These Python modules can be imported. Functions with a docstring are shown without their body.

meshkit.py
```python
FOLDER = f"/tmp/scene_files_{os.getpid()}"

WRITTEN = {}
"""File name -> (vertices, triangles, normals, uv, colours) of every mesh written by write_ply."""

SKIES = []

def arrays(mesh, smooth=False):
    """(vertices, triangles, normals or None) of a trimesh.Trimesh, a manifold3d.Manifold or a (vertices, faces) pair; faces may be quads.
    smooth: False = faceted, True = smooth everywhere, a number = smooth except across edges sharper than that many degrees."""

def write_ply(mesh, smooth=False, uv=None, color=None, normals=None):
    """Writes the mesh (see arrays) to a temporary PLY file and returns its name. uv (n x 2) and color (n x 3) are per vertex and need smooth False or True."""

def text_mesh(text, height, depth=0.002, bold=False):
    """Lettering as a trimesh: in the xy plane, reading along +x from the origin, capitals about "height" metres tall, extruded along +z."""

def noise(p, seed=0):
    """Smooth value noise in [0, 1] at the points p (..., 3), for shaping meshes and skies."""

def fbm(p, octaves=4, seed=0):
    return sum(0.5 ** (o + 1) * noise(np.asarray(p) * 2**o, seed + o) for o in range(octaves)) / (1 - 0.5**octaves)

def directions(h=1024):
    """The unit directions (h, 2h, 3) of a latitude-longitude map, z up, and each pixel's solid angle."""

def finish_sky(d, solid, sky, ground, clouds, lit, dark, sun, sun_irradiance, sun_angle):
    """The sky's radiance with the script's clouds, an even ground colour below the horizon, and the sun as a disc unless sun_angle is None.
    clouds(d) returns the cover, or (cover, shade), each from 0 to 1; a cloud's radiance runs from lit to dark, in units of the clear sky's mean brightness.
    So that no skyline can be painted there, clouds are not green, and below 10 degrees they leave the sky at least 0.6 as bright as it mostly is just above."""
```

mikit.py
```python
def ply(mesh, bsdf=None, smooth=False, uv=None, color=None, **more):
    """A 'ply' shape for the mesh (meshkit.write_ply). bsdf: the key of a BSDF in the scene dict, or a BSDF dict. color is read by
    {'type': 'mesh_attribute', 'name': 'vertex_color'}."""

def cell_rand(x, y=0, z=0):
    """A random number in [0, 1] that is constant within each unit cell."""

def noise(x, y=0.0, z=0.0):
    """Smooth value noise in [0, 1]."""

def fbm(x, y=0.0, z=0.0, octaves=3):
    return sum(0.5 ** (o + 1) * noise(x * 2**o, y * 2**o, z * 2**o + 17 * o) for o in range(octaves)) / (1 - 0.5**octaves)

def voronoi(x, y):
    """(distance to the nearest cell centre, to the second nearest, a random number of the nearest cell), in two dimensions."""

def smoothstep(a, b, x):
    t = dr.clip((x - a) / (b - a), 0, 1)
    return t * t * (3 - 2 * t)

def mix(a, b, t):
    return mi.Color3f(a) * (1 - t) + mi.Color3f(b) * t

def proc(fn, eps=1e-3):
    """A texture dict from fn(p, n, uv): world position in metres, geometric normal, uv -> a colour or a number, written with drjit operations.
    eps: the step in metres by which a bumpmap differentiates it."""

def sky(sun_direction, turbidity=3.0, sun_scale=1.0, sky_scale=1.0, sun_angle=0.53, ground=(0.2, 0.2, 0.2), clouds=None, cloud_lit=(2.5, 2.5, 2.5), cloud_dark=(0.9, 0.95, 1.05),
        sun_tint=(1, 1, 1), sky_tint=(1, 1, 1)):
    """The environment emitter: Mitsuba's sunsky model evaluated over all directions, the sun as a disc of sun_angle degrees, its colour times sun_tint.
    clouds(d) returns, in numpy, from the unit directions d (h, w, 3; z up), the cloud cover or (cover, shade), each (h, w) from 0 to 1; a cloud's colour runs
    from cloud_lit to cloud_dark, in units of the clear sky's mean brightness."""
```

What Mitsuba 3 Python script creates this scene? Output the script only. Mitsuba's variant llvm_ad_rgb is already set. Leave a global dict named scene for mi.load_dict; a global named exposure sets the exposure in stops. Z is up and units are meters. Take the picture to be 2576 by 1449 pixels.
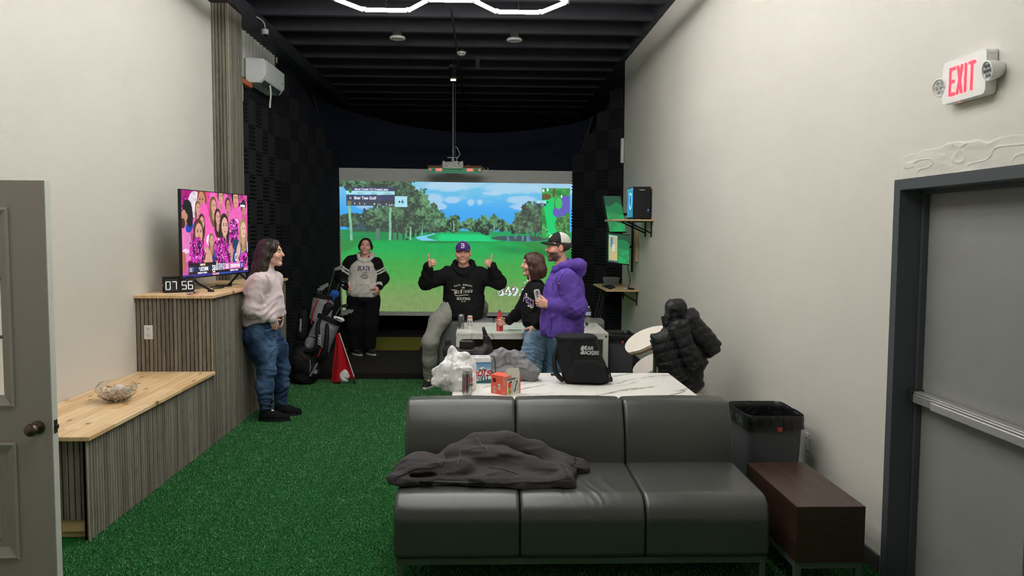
import math, random, numpy as np, trimesh, manifold3d as m3, mitsuba as mi, drjit as dr
import meshkit, mikit
from mikit import proc, fbm as dfbm, noise as dnoise, smoothstep as dss
from shapely.geometry import Polygon, Point, LineString, box as sbox
from shapely.ops import unary_union

scene, labels = {}, {}
PI = math.pi
T = mi.ScalarTransform4f
rng = np.random.default_rng(7)

# ---------------------------------------------------------------- camera
CAM_H, YAW, PITCH, ROLL, FPX = 1.8, .0332, .0688, .0057, 2050.0
_cy, _sy, _cp, _sp = math.cos(YAW), math.sin(YAW), math.cos(PITCH), math.sin(PITCH)
_fwd = np.array([_sy*_cp, _cy*_cp, -_sp]); _right = np.array([_cy, -_sy, 0.0]); _down = np.cross(_fwd, _right)
_up = -(math.sin(ROLL)*_right + math.cos(ROLL)*_down)
scene['camera'] = {'type': 'perspective', 'fov': math.degrees(2*math.atan(1288/FPX)), 'fov_axis': 'x', 'near_clip': .05, 'far_clip': 60,
                   'to_world': T().look_at(origin=[0, 0, CAM_H], target=(np.array([0, 0, CAM_H])+_fwd).tolist(), up=_up.tolist())}
exposure = 1.0
LED = 14.8          # radiance of the hexagon tubes
SCREEN_GAIN = 1.0   # projected picture
TV_GAIN = 1.0

# ---------------------------------------------------------------- materials
def lin(c):
    c = np.asarray(c, float)/255.0
    return np.where(c <= .04045, c/12.92, ((c+.055)/1.055)**2.4)
def C3(c): return mi.Color3f(*[float(x) for x in c]) if isinstance(c, (tuple, list, np.ndarray)) else mi.Color3f(c)
def dmix(a, b, t): return C3(a)*(1-t)+C3(b)*t
def rgb(c): return {'type': 'rgb', 'value': [float(x) for x in lin(c)]}
def rgbl(c): return {'type': 'rgb', 'value': [float(x) for x in c]}
_mats = {}
def M(name, col=None, rough=.6, metal=0.0, spec=.4, tex=None, bump=None, bscale=1.0, **kw):
    """defines (once) and returns the key of a principled material; col in 8-bit sRGB"""
    key = 'mat_' + name
    if key in scene: return key
    base = tex if tex is not None else rgb(col)
    b = {'type': 'principled', 'base_color': base, 'roughness': rough, 'metallic': metal, 'specular': spec, **kw}
    if bump is not None: b = {'type': 'bumpmap', 'arbitrary': bump, 'scale': bscale, 'bsdf': b}
    scene[key] = b if kw.get('spec_trans') else {'type': 'twosided', 'bsdf': b}
    return key
def vcol(name, rough=.6, spec=.3, bump=None, bscale=1.0, **kw):
    return M(name, None, rough, 0.0, spec, tex={'type': 'mesh_attribute', 'name': 'vertex_color'}, bump=bump, bscale=bscale, **kw)
def emit(name, radiance, col=(10, 10, 10)):
    return {'type': 'area', 'radiance': radiance if isinstance(radiance, dict) else rgbl(radiance)}

# ---------------------------------------------------------------- scene entries
_count = {}
def key_for(name, parent=None):
    k = (parent + '__' if parent else '') + name
    n = _count.get(k, 0); _count[k] = n+1
    return k if n == 0 else '%s_%03d' % (k, n)
def put(name, mesh, mat, parent=None, smooth=False, uv=None, color=None, **kw):
    k = key_for(name, parent)
    scene[k] = mikit.ply(mesh, mat, smooth, uv, color, **kw)
    return k
def putd(name, d, parent=None, **kw):
    k = key_for(name, parent); scene[k] = {**d, **kw}; return k
def thing(name, label, cat, group=None):
    k = key_for(name); tag(k, label, cat, group); return k
def tag(k, label=None, cat=None, group=None, kind=None):
    d = labels.setdefault(k, {})
    for n, v in (('label', label), ('category', cat), ('group', group), ('kind', kind)):
        if v: d[n] = v
    return k
def struct(k, label=None): return tag(k, label, kind='structure')

# ---------------------------------------------------------------- mesh helpers
def cat(*ms): return trimesh.util.concatenate([m for m in ms if m is not None])
def box(x0, x1, y0, y1, z0, z1, bev=0.0):
    if bev > 0:
        e = np.array([x1-x0, y1-y0, z1-z0])/2; c = np.array([x0+x1, y0+y1, z0+z1])/2
        b = min(bev, e.min()*.99)
        pts = []
        for s in np.ndindex(2, 2, 2):
            sg = np.array(s)*2-1
            for k in range(3):
                q = e-b; q[k] = e[k]; pts.append(c+sg*q)
        return trimesh.convex.convex_hull(np.array(pts))
    m = trimesh.creation.box(extents=[x1-x0, y1-y0, z1-z0]); m.apply_translation([(x0+x1)/2, (y0+y1)/2, (z0+z1)/2]); return m
def rbox(x0, x1, y0, y1, z0, z1, r, seg=4):
    """box with properly rounded edges (hull of spheres)"""
    s = trimesh.creation.uv_sphere(radius=r, count=[2*seg, 4*seg]).vertices
    c = [np.array([x, y, z]) for x in (x0+r, x1-r) for y in (y0+r, y1-r) for z in (z0+r, z1-r)]
    return trimesh.convex.convex_hull(np.vstack([s+q for q in c]))
def xf(m, rz=0, rx=0, ry=0, t=(0, 0, 0), s=None):
    m = m.copy()
    if s is not None: m.apply_scale(s)
    R = trimesh.transformations
    for a, ax in ((rx, [1, 0, 0]), (ry, [0, 1, 0]), (rz, [0, 0, 1])):
        if a: m.apply_transform(R.rotation_matrix(a, ax))
    m.apply_translation(t); return m
def frame(m, o, ex, ey, ez=None):
    """maps local xyz axes onto ex, ey, ez (unit) with origin o"""
    ex, ey = np.asarray(ex, float), np.asarray(ey, float)
    ex = ex/np.linalg.norm(ex); ey = ey/np.linalg.norm(ey)
    ez = np.cross(ex, ey) if ez is None else np.asarray(ez, float)
    ez = ez/np.linalg.norm(ez)
    A = np.eye(4); A[:3, 0], A[:3, 1], A[:3, 2], A[:3, 3] = ex, ey, ez, o
    m = m.copy(); m.apply_transform(A); return m
def lathe(profile, n=32, cap=True):
    p = np.array(profile, float)
    return trimesh.creation.revolve(p, sections=n)
def cyl(a, b, r, n=16, r2=None):
    a, b = np.asarray(a, float), np.asarray(b, float); r2 = r if r2 is None else r2
    L = np.linalg.norm(b-a)
    m = trimesh.creation.revolve(np.array([[0, 0], [r, 0], [r2, L], [0, L]]), sections=n)
    z = (b-a)/L; x = np.cross(z, [0, 0, 1] if abs(z[2]) < .9 else [1, 0, 0]); x /= np.linalg.norm(x)
    return frame(m, a, x, np.cross(z, x), z)
def tube(points, r, n=8, closed=False, smooth=0):
    p = np.asarray(points, float)
    if smooth:
        from scipy.interpolate import CubicSpline
        t = np.r_[0, np.cumsum(np.linalg.norm(np.diff(p, axis=0), axis=1))]
        tt = np.linspace(0, t[-1], smooth); p = CubicSpline(t, p)(tt)
        if np.ndim(r): r = np.interp(tt, t, r)
    rr = np.broadcast_to(np.asarray(r, float), (len(p),))
    tg = np.gradient(p, axis=0); tg /= np.linalg.norm(tg, axis=1, keepdims=True)+1e-12
    u = np.cross(tg[0], [0, 0, 1] if abs(tg[0][2]) < .9 else [1, 0, 0]); u /= np.linalg.norm(u)
    us = []
    for k in range(len(p)):
        u = u - tg[k]*(u@tg[k]); u /= np.linalg.norm(u)+1e-12; us.append(u.copy())
    us = np.array(us); w = np.cross(tg, us); a = np.arange(n)*2*PI/n
    v = (p[:, None]+rr[:, None, None]*(np.cos(a)[None, :, None]*us[:, None]+np.sin(a)[None, :, None]*w[:, None])).reshape(-1, 3)
    f = []
    for i in range(len(p)-1):
        for j in range(n):
            f.append([i*n+j, i*n+(j+1) % n, (i+1)*n+(j+1) % n, (i+1)*n+j])
    f = np.array(f); f = np.vstack([f[:, [0, 1, 2]], f[:, [0, 2, 3]]])
    v = np.vstack([v, p[0], p[-1]]); c0, c1 = len(v)-2, len(v)-1; b = (len(p)-1)*n
    f = np.vstack([f, [[c0, (j+1) % n, j] for j in range(n)], [[c1, b+j, b+(j+1) % n] for j in range(n)]])
    return trimesh.Trimesh(v, f, process=False)
def extrude(poly, h, z0=0.0):
    ps = getattr(poly, 'geoms', [poly])
    m = cat(*[trimesh.creation.extrude_polygon(g, h, engine='earcut') for g in ps]); m.apply_translation([0, 0, z0]); return m
def grid_mesh(P):
    """P (n, m, 3) -> quad sheet, and uv"""
    n, m = P.shape[:2]; i, j = np.meshgrid(np.arange(n-1), np.arange(m-1), indexing='ij')
    q = np.stack([i*m+j, (i+1)*m+j, (i+1)*m+j+1, i*m+j+1], -1).reshape(-1, 4)
    u, v = np.meshgrid(np.linspace(0, 1, n), np.linspace(0, 1, m), indexing='ij')
    return trimesh.Trimesh(P.reshape(-1, 3), np.vstack([q[:, [0, 1, 2]], q[:, [0, 2, 3]]]), process=False), np.stack([u, v], -1).reshape(-1, 2)
def rect(o, ex, ey):
    """one quad with uv: o lower left, ex to the right, ey up"""
    o, ex, ey = (np.asarray(q, float) for q in (o, ex, ey))
    return trimesh.Trimesh([o, o+ex, o+ex+ey, o+ey], [[0, 1, 2], [0, 2, 3]], process=False), np.array([[0, 0], [1, 0], [1, 1], [0, 1.0]])
def text(s, h, o, ex, ey, depth=.002, bold=False, center=True, shear=0.0, sx=1.0):
    m = meshkit.text_mesh(s, h, depth, bold)
    if shear: m.vertices[:, 0] += shear*m.vertices[:, 1]
    m.vertices[:, 0] *= sx
    if center:
        b = m.bounds; m.apply_translation([-(b[0][0]+b[1][0])/2, -h/2, 0])
    return frame(m, o, ex, ey)

# ---------------------------------------------------------------- organic shapes: signed distance fields and surface nets
def unit(v): v = np.asarray(v, float); return v/(np.linalg.norm(v)+1e-12)
def basis(z, x=(1, 0, 0)):
    z = unit(z); x = np.asarray(x, float)-z*(np.dot(x, z)); x = unit(x); return np.stack([x, np.cross(z, x), z])
class Field:
    def __init__(s, k=.02): s.p, s.k, s.disp = [], k, None
    def _a(s, f, k, op): s.p.append((f, s.k if k is None else k, op)); return s
    def cone(s, a, b, ra, rb=None, k=None, op='+', flat=None):
        """round cone from a to b; flat=(direction, factor) squashes it along a direction"""
        a, b = np.asarray(a, float), np.asarray(b, float); rb = ra if rb is None else rb
        L2 = max(((b-a)**2).sum(), 1e-9); D = b-a
        if flat is not None:
            fd = unit(flat[0]); ff = flat[1]
        def f(p):
            q = p-a
            t = np.clip(q@D/L2, 0, 1)
            e = q-t[:, None]*D
            r = ra+(rb-ra)*t
            if flat is None: return np.sqrt((e*e).sum(1))-r
            c = e@fd; e2 = (e*e).sum(1)-c*c
            return (np.sqrt(np.maximum(e2, 0)+(c/ff)**2)-r)*min(1, ff)
        return s._a(f, k, op)
    def chain(s, pts, rs, k=None, op='+', flat=None):
        for i in range(len(pts)-1): s.cone(pts[i], pts[i+1], rs[i], rs[i+1], k, op, flat)
        return s
    def ell(s, c, r, B=None, k=None, op='+'):
        c, r = np.asarray(c, float), np.broadcast_to(np.asarray(r, float), (3,)); B = np.eye(3) if B is None else B
        def f(p):
            q = (p-c)@B.T/r; n = np.sqrt((q*q).sum(1)); g = np.sqrt(((q/r)**2).sum(1))
            return np.where(n > 1e-6, n*(n-1)/np.maximum(g, 1e-6), -r.min())
        return s._a(f, k, op)
    def box(s, c, h, r=.01, B=None, k=None, op='+'):
        c, h = np.asarray(c, float), np.asarray(h, float)-r; B = np.eye(3) if B is None else B
        def f(p):
            q = np.abs((p-c)@B.T)-h
            return np.sqrt((np.maximum(q, 0)**2).sum(1))+np.minimum(q.max(1), 0)-r
        return s._a(f, k, op)
    def poly(s, P, y0, h, r=None, k=None, op='+'):
        """outline P in (x,z) as a padded panel at depth y0, half thickness h"""
        P = np.asarray(P, float); r = h*.95 if r is None else r; A, D = P, np.roll(P, -1, 0)-P
        def f(p):
            q = p[:, [0, 2]]; d2 = np.full(len(q), 1e9); ins = np.zeros(len(q), bool)
            for a, e in zip(A, D):
                w = q-a; t = np.clip(w@e/(e@e), 0, 1); d2 = np.minimum(d2, ((w-t[:, None]*e)**2).sum(1)); b = a+e
                c = (a[1] > q[:, 1]) != (b[1] > q[:, 1]); ins ^= c & (q[:, 0] < e[0]*(q[:, 1]-a[1])/(e[1] if e[1] else 1e-9)+a[0])
            d = np.sqrt(d2)*np.where(ins, -1, 1)
            u, v = d+r, np.abs(p[:, 1]-y0)-h+r
            return np.sqrt(np.maximum(u, 0)**2+np.maximum(v, 0)**2)+np.minimum(np.maximum(u, v), 0)-r
        return s._a(f, k, op)
    def half(s, c, n, k=.004, op='&'):
        """keeps the side the normal points away from"""
        c, n = np.asarray(c, float), unit(n)
        return s._a(lambda p: (p-c)@n, k, op)
    def loft(s, C, A, Bd, X, Y, k=None, op='+', ends=.02, pw=2.0):
        """sections with centres C (n,3), half widths A along X and half depths Bd along Y; the axis runs through C"""
        C = np.asarray(C, float); A = np.asarray(A, float); Bd = np.asarray(Bd, float); X, Y = unit(X), unit(Y)
        Z = np.cross(X, Y); zz = C@Z
        if zz[0] > zz[-1]: Z = -Z; zz = -zz
        from scipy.interpolate import PchipInterpolator as PI_
        fn = PI_(zz, np.column_stack([C@X, C@Y, A, Bd]))
        def f(p):
            z = p@Z; v = fn(np.clip(z, zz[0], zz[-1]))
            x = np.abs(p@X-v[:, 0])/v[:, 2]; y = np.abs(p@Y-v[:, 1])/v[:, 3]
            n = (x**pw+y**pw)**(1/pw)
            d = (n-1)*np.minimum(v[:, 2], v[:, 3])
            o = np.maximum(zz[0]-z, z-zz[-1])+ends
            return np.sqrt(np.maximum(d+ends, 0)**2+np.maximum(o, 0)**2)+np.minimum(np.maximum(d+ends, o), 0)-ends
        return s._a(f, k, op)
    @staticmethod
    def _mix(d, e, k, op):
        if op == '+':
            h = np.maximum(k-np.abs(d-e), 0)/k; return np.minimum(d, e)-h*h*k*.25
        if op == '-': e = -e
        h = np.maximum(k-np.abs(d-e), 0)/k; return np.maximum(d, e)+h*h*k*.25
    def ev(s, P):
        d = np.full(len(P), 9.0)
        for f, k, op in s.p: d = s._mix(d, f(P), max(k, 1e-5), op)
        return d+s.disp(P) if s.disp is not None else d
    def mesh(s, lo, hi, h, fine=(), B=8):
        """surface nets on a rectilinear grid; fine: (lo, hi, step) boxes that refine the axes"""
        ax = []
        for k in range(3):
            xs, x = [], lo[k]
            while x < hi[k]+h:
                xs.append(x)
                st = h
                for fl, fh, fs in fine:
                    if fl[k] <= x <= fh[k]: st = min(st, fs)
                x += st
            n = -(-(len(xs)-1)//B)*B+1
            while len(xs) < n: xs.append(xs[-1]+h)
            ax.append(np.array(xs))
        nb = [(len(a)-1)//B for a in ax]
        cen = [np.array([(a[i*B]+a[(i+1)*B])/2 for i in range(n)]) for a, n in zip(ax, nb)]
        hw = [np.array([(a[(i+1)*B]-a[i*B])/2 for i in range(n)]) for a, n in zip(ax, nb)]
        G = np.stack(np.meshgrid(*cen, indexing='ij'), -1).reshape(-1, 3)
        Rr = np.sqrt(sum(q**2 for q in np.meshgrid(*hw, indexing='ij'))).reshape(-1)
        vals = [f(G) for f, k, op in s.p]
        d = np.full(len(G), 9.0)
        for v, (f, k, op) in zip(vals, s.p): d = s._mix(d, v, max(k, 1e-5), op)
        act = np.abs(d) < Rr*1.3+.02
        ids = np.nonzero(act)[0]
        V = np.empty([len(a) for a in ax], np.float32)
        bi = np.stack(np.unravel_index(np.arange(len(G)), nb), -1)
        Vb = d.reshape(nb)
        full = np.repeat(np.repeat(np.repeat(Vb, B, 0), B, 1), B, 2)
        V[:] = np.pad(full, ((0, 1),)*3, mode='edge')
        if len(ids):
            lv = np.arange(B+1)
            I = bi[ids]*B
            ii = np.stack(np.meshgrid(lv, lv, lv, indexing='ij'), -1).reshape(-1, 3)
            idx = I[:, None]+ii[None]
            P = np.stack([ax[k][idx[..., k]] for k in range(3)], -1)
            nP = P.shape[1]
            dd = np.full(P.shape[:2], 9.0)
            dmin = d[ids]
            for v, (f, k, op) in zip(vals, s.p):
                if op == '+': use = v[ids] < dmin+2.6*Rr[ids]+k+.02
                elif op == '-': use = -v[ids] > dmin-2.6*Rr[ids]-k-.03
                else: use = np.ones(len(ids), bool)
                if use.any(): dd[use] = s._mix(dd[use], f(P[use].reshape(-1, 3)).reshape(-1, nP), max(k, 1e-5), op)
            if s.disp is not None:
                near = np.abs(dd) < .03
                dd[near] += s.disp(P[near])
            V[idx[..., 0], idx[..., 1], idx[..., 2]] = dd
        return nets(V, ax)
def nets(V, ax):
    S = V < 0
    cnt = np.zeros([n-1 for n in S.shape], np.uint8)
    for o in np.ndindex(2, 2, 2):
        cnt += S[o[0]:o[0]+cnt.shape[0], o[1]:o[1]+cnt.shape[1], o[2]:o[2]+cnt.shape[2]]
    cells = np.argwhere((cnt > 0) & (cnt < 8))
    num = np.full(cnt.shape, -1, np.int64); num[tuple(cells.T)] = np.arange(len(cells))
    acc = np.zeros((len(cells), 3)); w = np.zeros(len(cells))
    corner = list(np.ndindex(2, 2, 2))
    val = {o: V[cells[:, 0]+o[0], cells[:, 1]+o[1], cells[:, 2]+o[2]] for o in corner}
    pos = {o: np.stack([ax[k][cells[:, k]+o[k]] for k in range(3)], -1) for o in corner}
    for o in corner:
        for k in range(3):
            if o[k]: continue
            q = list(o); q[k] = 1; q = tuple(q)
            a, b = val[o], val[q]; m = (a < 0) != (b < 0)
            t = a[m]/(a[m]-b[m]); acc[m] += pos[o][m]+(pos[q][m]-pos[o][m])*t[:, None]; w[m] += 1
    v = acc/w[:, None]
    F = []
    for k in range(3):
        sl0 = [slice(None)]*3; sl1 = [slice(None)]*3; sl0[k] = slice(None, -1); sl1[k] = slice(1, None)
        A, Bq = S[tuple(sl0)], S[tuple(sl1)]
        e = np.argwhere(A != Bq)
        i, j = (k+1) % 3, (k+2) % 3
        e = e[(e[:, i] > 0) & (e[:, j] > 0) & (e[:, i] < cnt.shape[i]) & (e[:, j] < cnt.shape[j])]
        def c(di, dj):
            q = e.copy(); q[:, i] -= di; q[:, j] -= dj; return num[tuple(q.T)]
        quad = np.stack([c(1, 1), c(0, 1), c(0, 0), c(1, 0)], -1)
        flip = ~A[tuple(e.T)]
        quad[flip] = quad[flip][:, ::-1]
        F.append(quad)
    F = np.vstack(F)
    return trimesh.Trimesh(v, np.vstack([F[:, [0, 1, 2]], F[:, [0, 2, 3]]]), process=False)
def wrinkle(amp, f=9., seed=0, vert=.7):
    """cloth folds: sharpened ridges of warped noise, a broad set and a finer one"""
    def fn(p):
        w = meshkit.noise(p*f*.6, seed+3)[:, None]*1.3
        q = p*[1, 1, vert]*f
        n = meshkit.noise(q+w*[1.0, .7, 1.6], seed); m = meshkit.noise(q*2.3+w*[1.4, 1.9, .8], seed+1)
        a, b = 1-np.sqrt((2*n-1)**2+.004), 1-np.sqrt((2*m-1)**2+.004); return -amp*(a**1.7*1.5-.6)-amp*.45*(b**1.7*1.5-.6)
    return fn
def drape(amp, S, seed=0, w=.5):
    """long sharp folds: ridged noise stretched by the scale vector S"""
    S = np.asarray(S, float)
    def fn(p):
        q = p*S+w*meshkit.noise(p*S*.5, seed+5)[:, None]*[1, 2, 2]
        n = meshkit.noise(q, seed); m = meshkit.noise(q*2.1+7, seed+1)
        a, b = 1-np.sqrt((2*n-1)**2+.012), 1-np.sqrt((2*m-1)**2+.012); return -amp*(a**2-.33)-amp*.4*(b**2-.33)
    return fn
def project_on(field, m, dirn, off=.003, steps=30):
    """slides the vertices of a flat mesh along dirn on to the field's surface, keeping its small thickness"""
    d = unit(dirn); v = np.array(m.vertices); o = np.dot(v, d); base = o.min(); lift = np.where(o < (o.min()+o.max())/2, off, 0)
    p = v-np.outer(o-base, d)
    t = np.zeros(len(p))
    for _ in range(steps): t += field.ev(p+t[:, None]*d)*.7
    e = np.abs(field.ev(p+t[:, None]*d)); ok = e < .02
    if ok.any(): t = np.where(ok, t, np.median(t[ok]))
    m = m.copy(); m.vertices = p+(t-lift)[:, None]*d; return m

# ================================================================ lamps: the hexagon tube grid under the joists
HEX_A, HEX_Z = .455, 4.05
def hex_light():
    t = thing('hexagon_tube_light', 'honeycomb of glowing white LED tubes hung under the black joists', 'ceiling light')
    E_ = {}
    cols = [(-1.02, 8.136, 8), (-.343, 7.742, 8), (.336, 8.136, 8)]
    dy = HEX_A*math.sqrt(3)
    V_ = {}
    for cx, y0, n in cols:
        for r in range(n):
            c = np.array([cx, y0-dy*r])
            P = [c+HEX_A*np.array([math.cos(a), math.sin(a)]) for a in np.arange(6)*PI/3]
            for i in range(6):
                a, b = P[i], P[(i+1) % 6]
                ka, kb = tuple(np.round(a*40).astype(int)), tuple(np.round(b*40).astype(int))
                V_[ka] = a; V_[kb] = b
                k = tuple(sorted([ka, kb])); E_.setdefault(k, (a, b))
    for k in sorted(E_):
        a, b = E_[k]; d = (b-a)/np.linalg.norm(b-a)
        p, q = a+d*.02, b-d*.02
        m = tube([[p[0], p[1], HEX_Z], [q[0], q[1], HEX_Z]], .021, n=10)
        put('tube', m, 'mat_led', t, emitter={'type': 'area', 'radiance': rgbl(LED*np.array([1.0, .985, .93]))})
    for k in sorted(V_):
        p = V_[k]; m = xf(lathe([[0, -.02], [.026, -.02], [.026, .022], [0, .022]], 10), t=(p[0], p[1], HEX_Z+.004)); put('connector', m, 'mat_white_plastic', t)
    for x, y in ((-1.02, 8.53), (.336, 8.53), (-1.02, 4.59), (.336, 4.59), (-1.02, 2.22), (.336, 2.22)):
        put('hanging_wire', tube([[x, y, HEX_Z+.012], [x, y, 4.62]], .002, 5), 'mat_black_plastic', t)
M('led', (240, 240, 240)); M('white_plastic', (226, 226, 224), .4); M('black_plastic', (22, 22, 24), .45); M('dark_grey_plastic', (52, 53, 56), .5)
M('black_matte', (17, 17, 19), .85); M('chrome', (200, 200, 202), .12, 1.0); M('steel', (150, 150, 150), .35, 1.0); M('white_paint', (222, 220, 214), .55)
hex_light()

# ================================================================ room shell
def wall_tex(p, n, uv):
    a = dfbm(p.x*1.3+3, p.y*1.3, p.z*1.3, 3); b = dnoise(p.x*90, p.y*90, p.z*90)
    return dmix(lin((204, 200, 192)), lin((212, 208, 200)), a)*(0.985+.03*b)
def orange_peel(p, n, uv): return dnoise(p.x*160, p.y*160, p.z*160)*.6+dfbm(p.x*9, p.y*9, p.z*9, 2)
M('wall', tex=proc(wall_tex), rough=.55, spec=.25, bump=proc(orange_peel, 2e-3), bscale=.0007)
def black_wall_tex(p, n, uv): return dmix(lin((26, 27, 33)), lin((36, 37, 44)), dfbm(p.x*3, p.y*3, p.z*3, 3))
M('black_wall', tex=proc(black_wall_tex), rough=.9, spec=.1)
def deck_tex(p, n, uv): return dmix(lin((40, 41, 48)), lin((58, 59, 66)), dfbm(p.x*2.5, p.y*6, p.z*6, 3))
M('ceiling_paint', tex=proc(deck_tex), rough=.6, spec=.3)

struct(put('floor', box(-3.1, 2.4, -2.1, 18.1, -.1, 0), M('turf_base', (26, 84, 38), .95, spec=.05)))
struct(put('wall_left', box(-3.05, -2.9, -2, 9.0, 0, 4.7), 'mat_wall'))
_wr = Polygon([(-2, 0), (12.43, 0), (12.43, 4.7), (-2, 4.7)]).difference(sbox(2.98, -.1, 4.10, 2.04))
struct(put('wall_right', frame(extrude(_wr, .25), [2.1, 0, 0], [0, 1, 0], [0, 0, 1]), 'mat_wall'))
struct(put('wall_front', box(-3.05, 2.35, -2.1, -2, 0, 4.7), 'mat_wall'))
struct(put('wall_back', box(-3.05, 2.35, 18.0, 18.1, 0, 4.7), 'mat_black_wall'))
struct(put('ceiling', box(-3.05, 2.35, -2, 18.1, 4.62, 4.7), 'mat_ceiling_paint'))
_j = cat(box(-3.0, 2.1, -.004, .004, 4.38, 4.62), box(-3.0, 2.1, -.004, .07, 4.38, 4.388), box(-3.0, 2.1, .062, .07, 4.388, 4.41))
for y in [9.308, 10.047, 10.807, 11.603, 12.455, 13.23, 14.0, 14.77, 15.54, 16.31, 17.08, 17.85] + [9.308-.77*i for i in range(1, 14)]:
    put('joist', xf(_j, t=(0, y, 0)), 'mat_ceiling_paint', 'ceiling')
put('eave_beam', box(2.03, 2.1, -2, 18, 4.372, 4.62), 'mat_ceiling_paint', 'ceiling')
put('eave_beam', box(-2.95, -2.69, 8.3, 17.9, 4.19, 4.37), 'mat_ceiling_paint', 'ceiling')
put('conduit', tube([[-.375, -1.5, 4.355], [-.42, 17.6, 4.355]], .014), 'mat_ceiling_paint', 'ceiling')
put('bracket', box(-.15, -.09, 12.3, 12.34, 4.2, 4.4), 'mat_ceiling_paint', 'ceiling')

# baseboard on the right wall
struct(put('baseboard_right', box(2.085, 2.1, 4.15, 12.4, 0, .10, .004), M('baseboard', (74, 76, 76), .5)))
# filler patch and hairline cracks over the exit door
def patch():
    ys, zs = np.linspace(4.09, 2.6, 220), np.linspace(2.075, 2.26, 44)
    Y_, Z_ = np.meshgrid(ys, zs, indexing='ij')
    ht = meshkit.fbm(np.stack([Y_*5, Z_*14, Y_*0], -1), 4, 3)
    edge = np.clip((2.215+.09*(meshkit.fbm(np.stack([Y_*4, Y_*0, Y_*0], -1), 3, 5)-.5)-Z_)/.012, 0, 1)*np.clip((4.09-Y_)/.03, 0, 1)*np.clip((Y_-2.6)/.03, 0, 1)
    q = np.floor(ht*7)/7
    rd = 1-np.abs(2*meshkit.noise(np.stack([Y_*7, Z_*22, Y_*0], -1), 9)-1); thick = edge*(.0015+.0025*np.clip((ht-.5)*6, 0, 1)+.0015*ht+.0028*np.clip(rd-.86, 0, 1)/.14)
    P = np.stack([2.1-thick+.0012*(1-edge), Y_, Z_], -1)
    return grid_mesh(P)[0]
put('plaster_patch', patch(), M('plaster', (204, 200, 192), .6), 'wall_right')
put('paint_drip', tube([[2.098, 3.23, 2.74], [2.096, 3.205, 2.752], [2.097, 3.185, 2.744], [2.098, 3.178, 2.725]], .0012, 5, smooth=10), M('faint_mark', (150, 146, 140), .7), 'wall_right')

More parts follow.
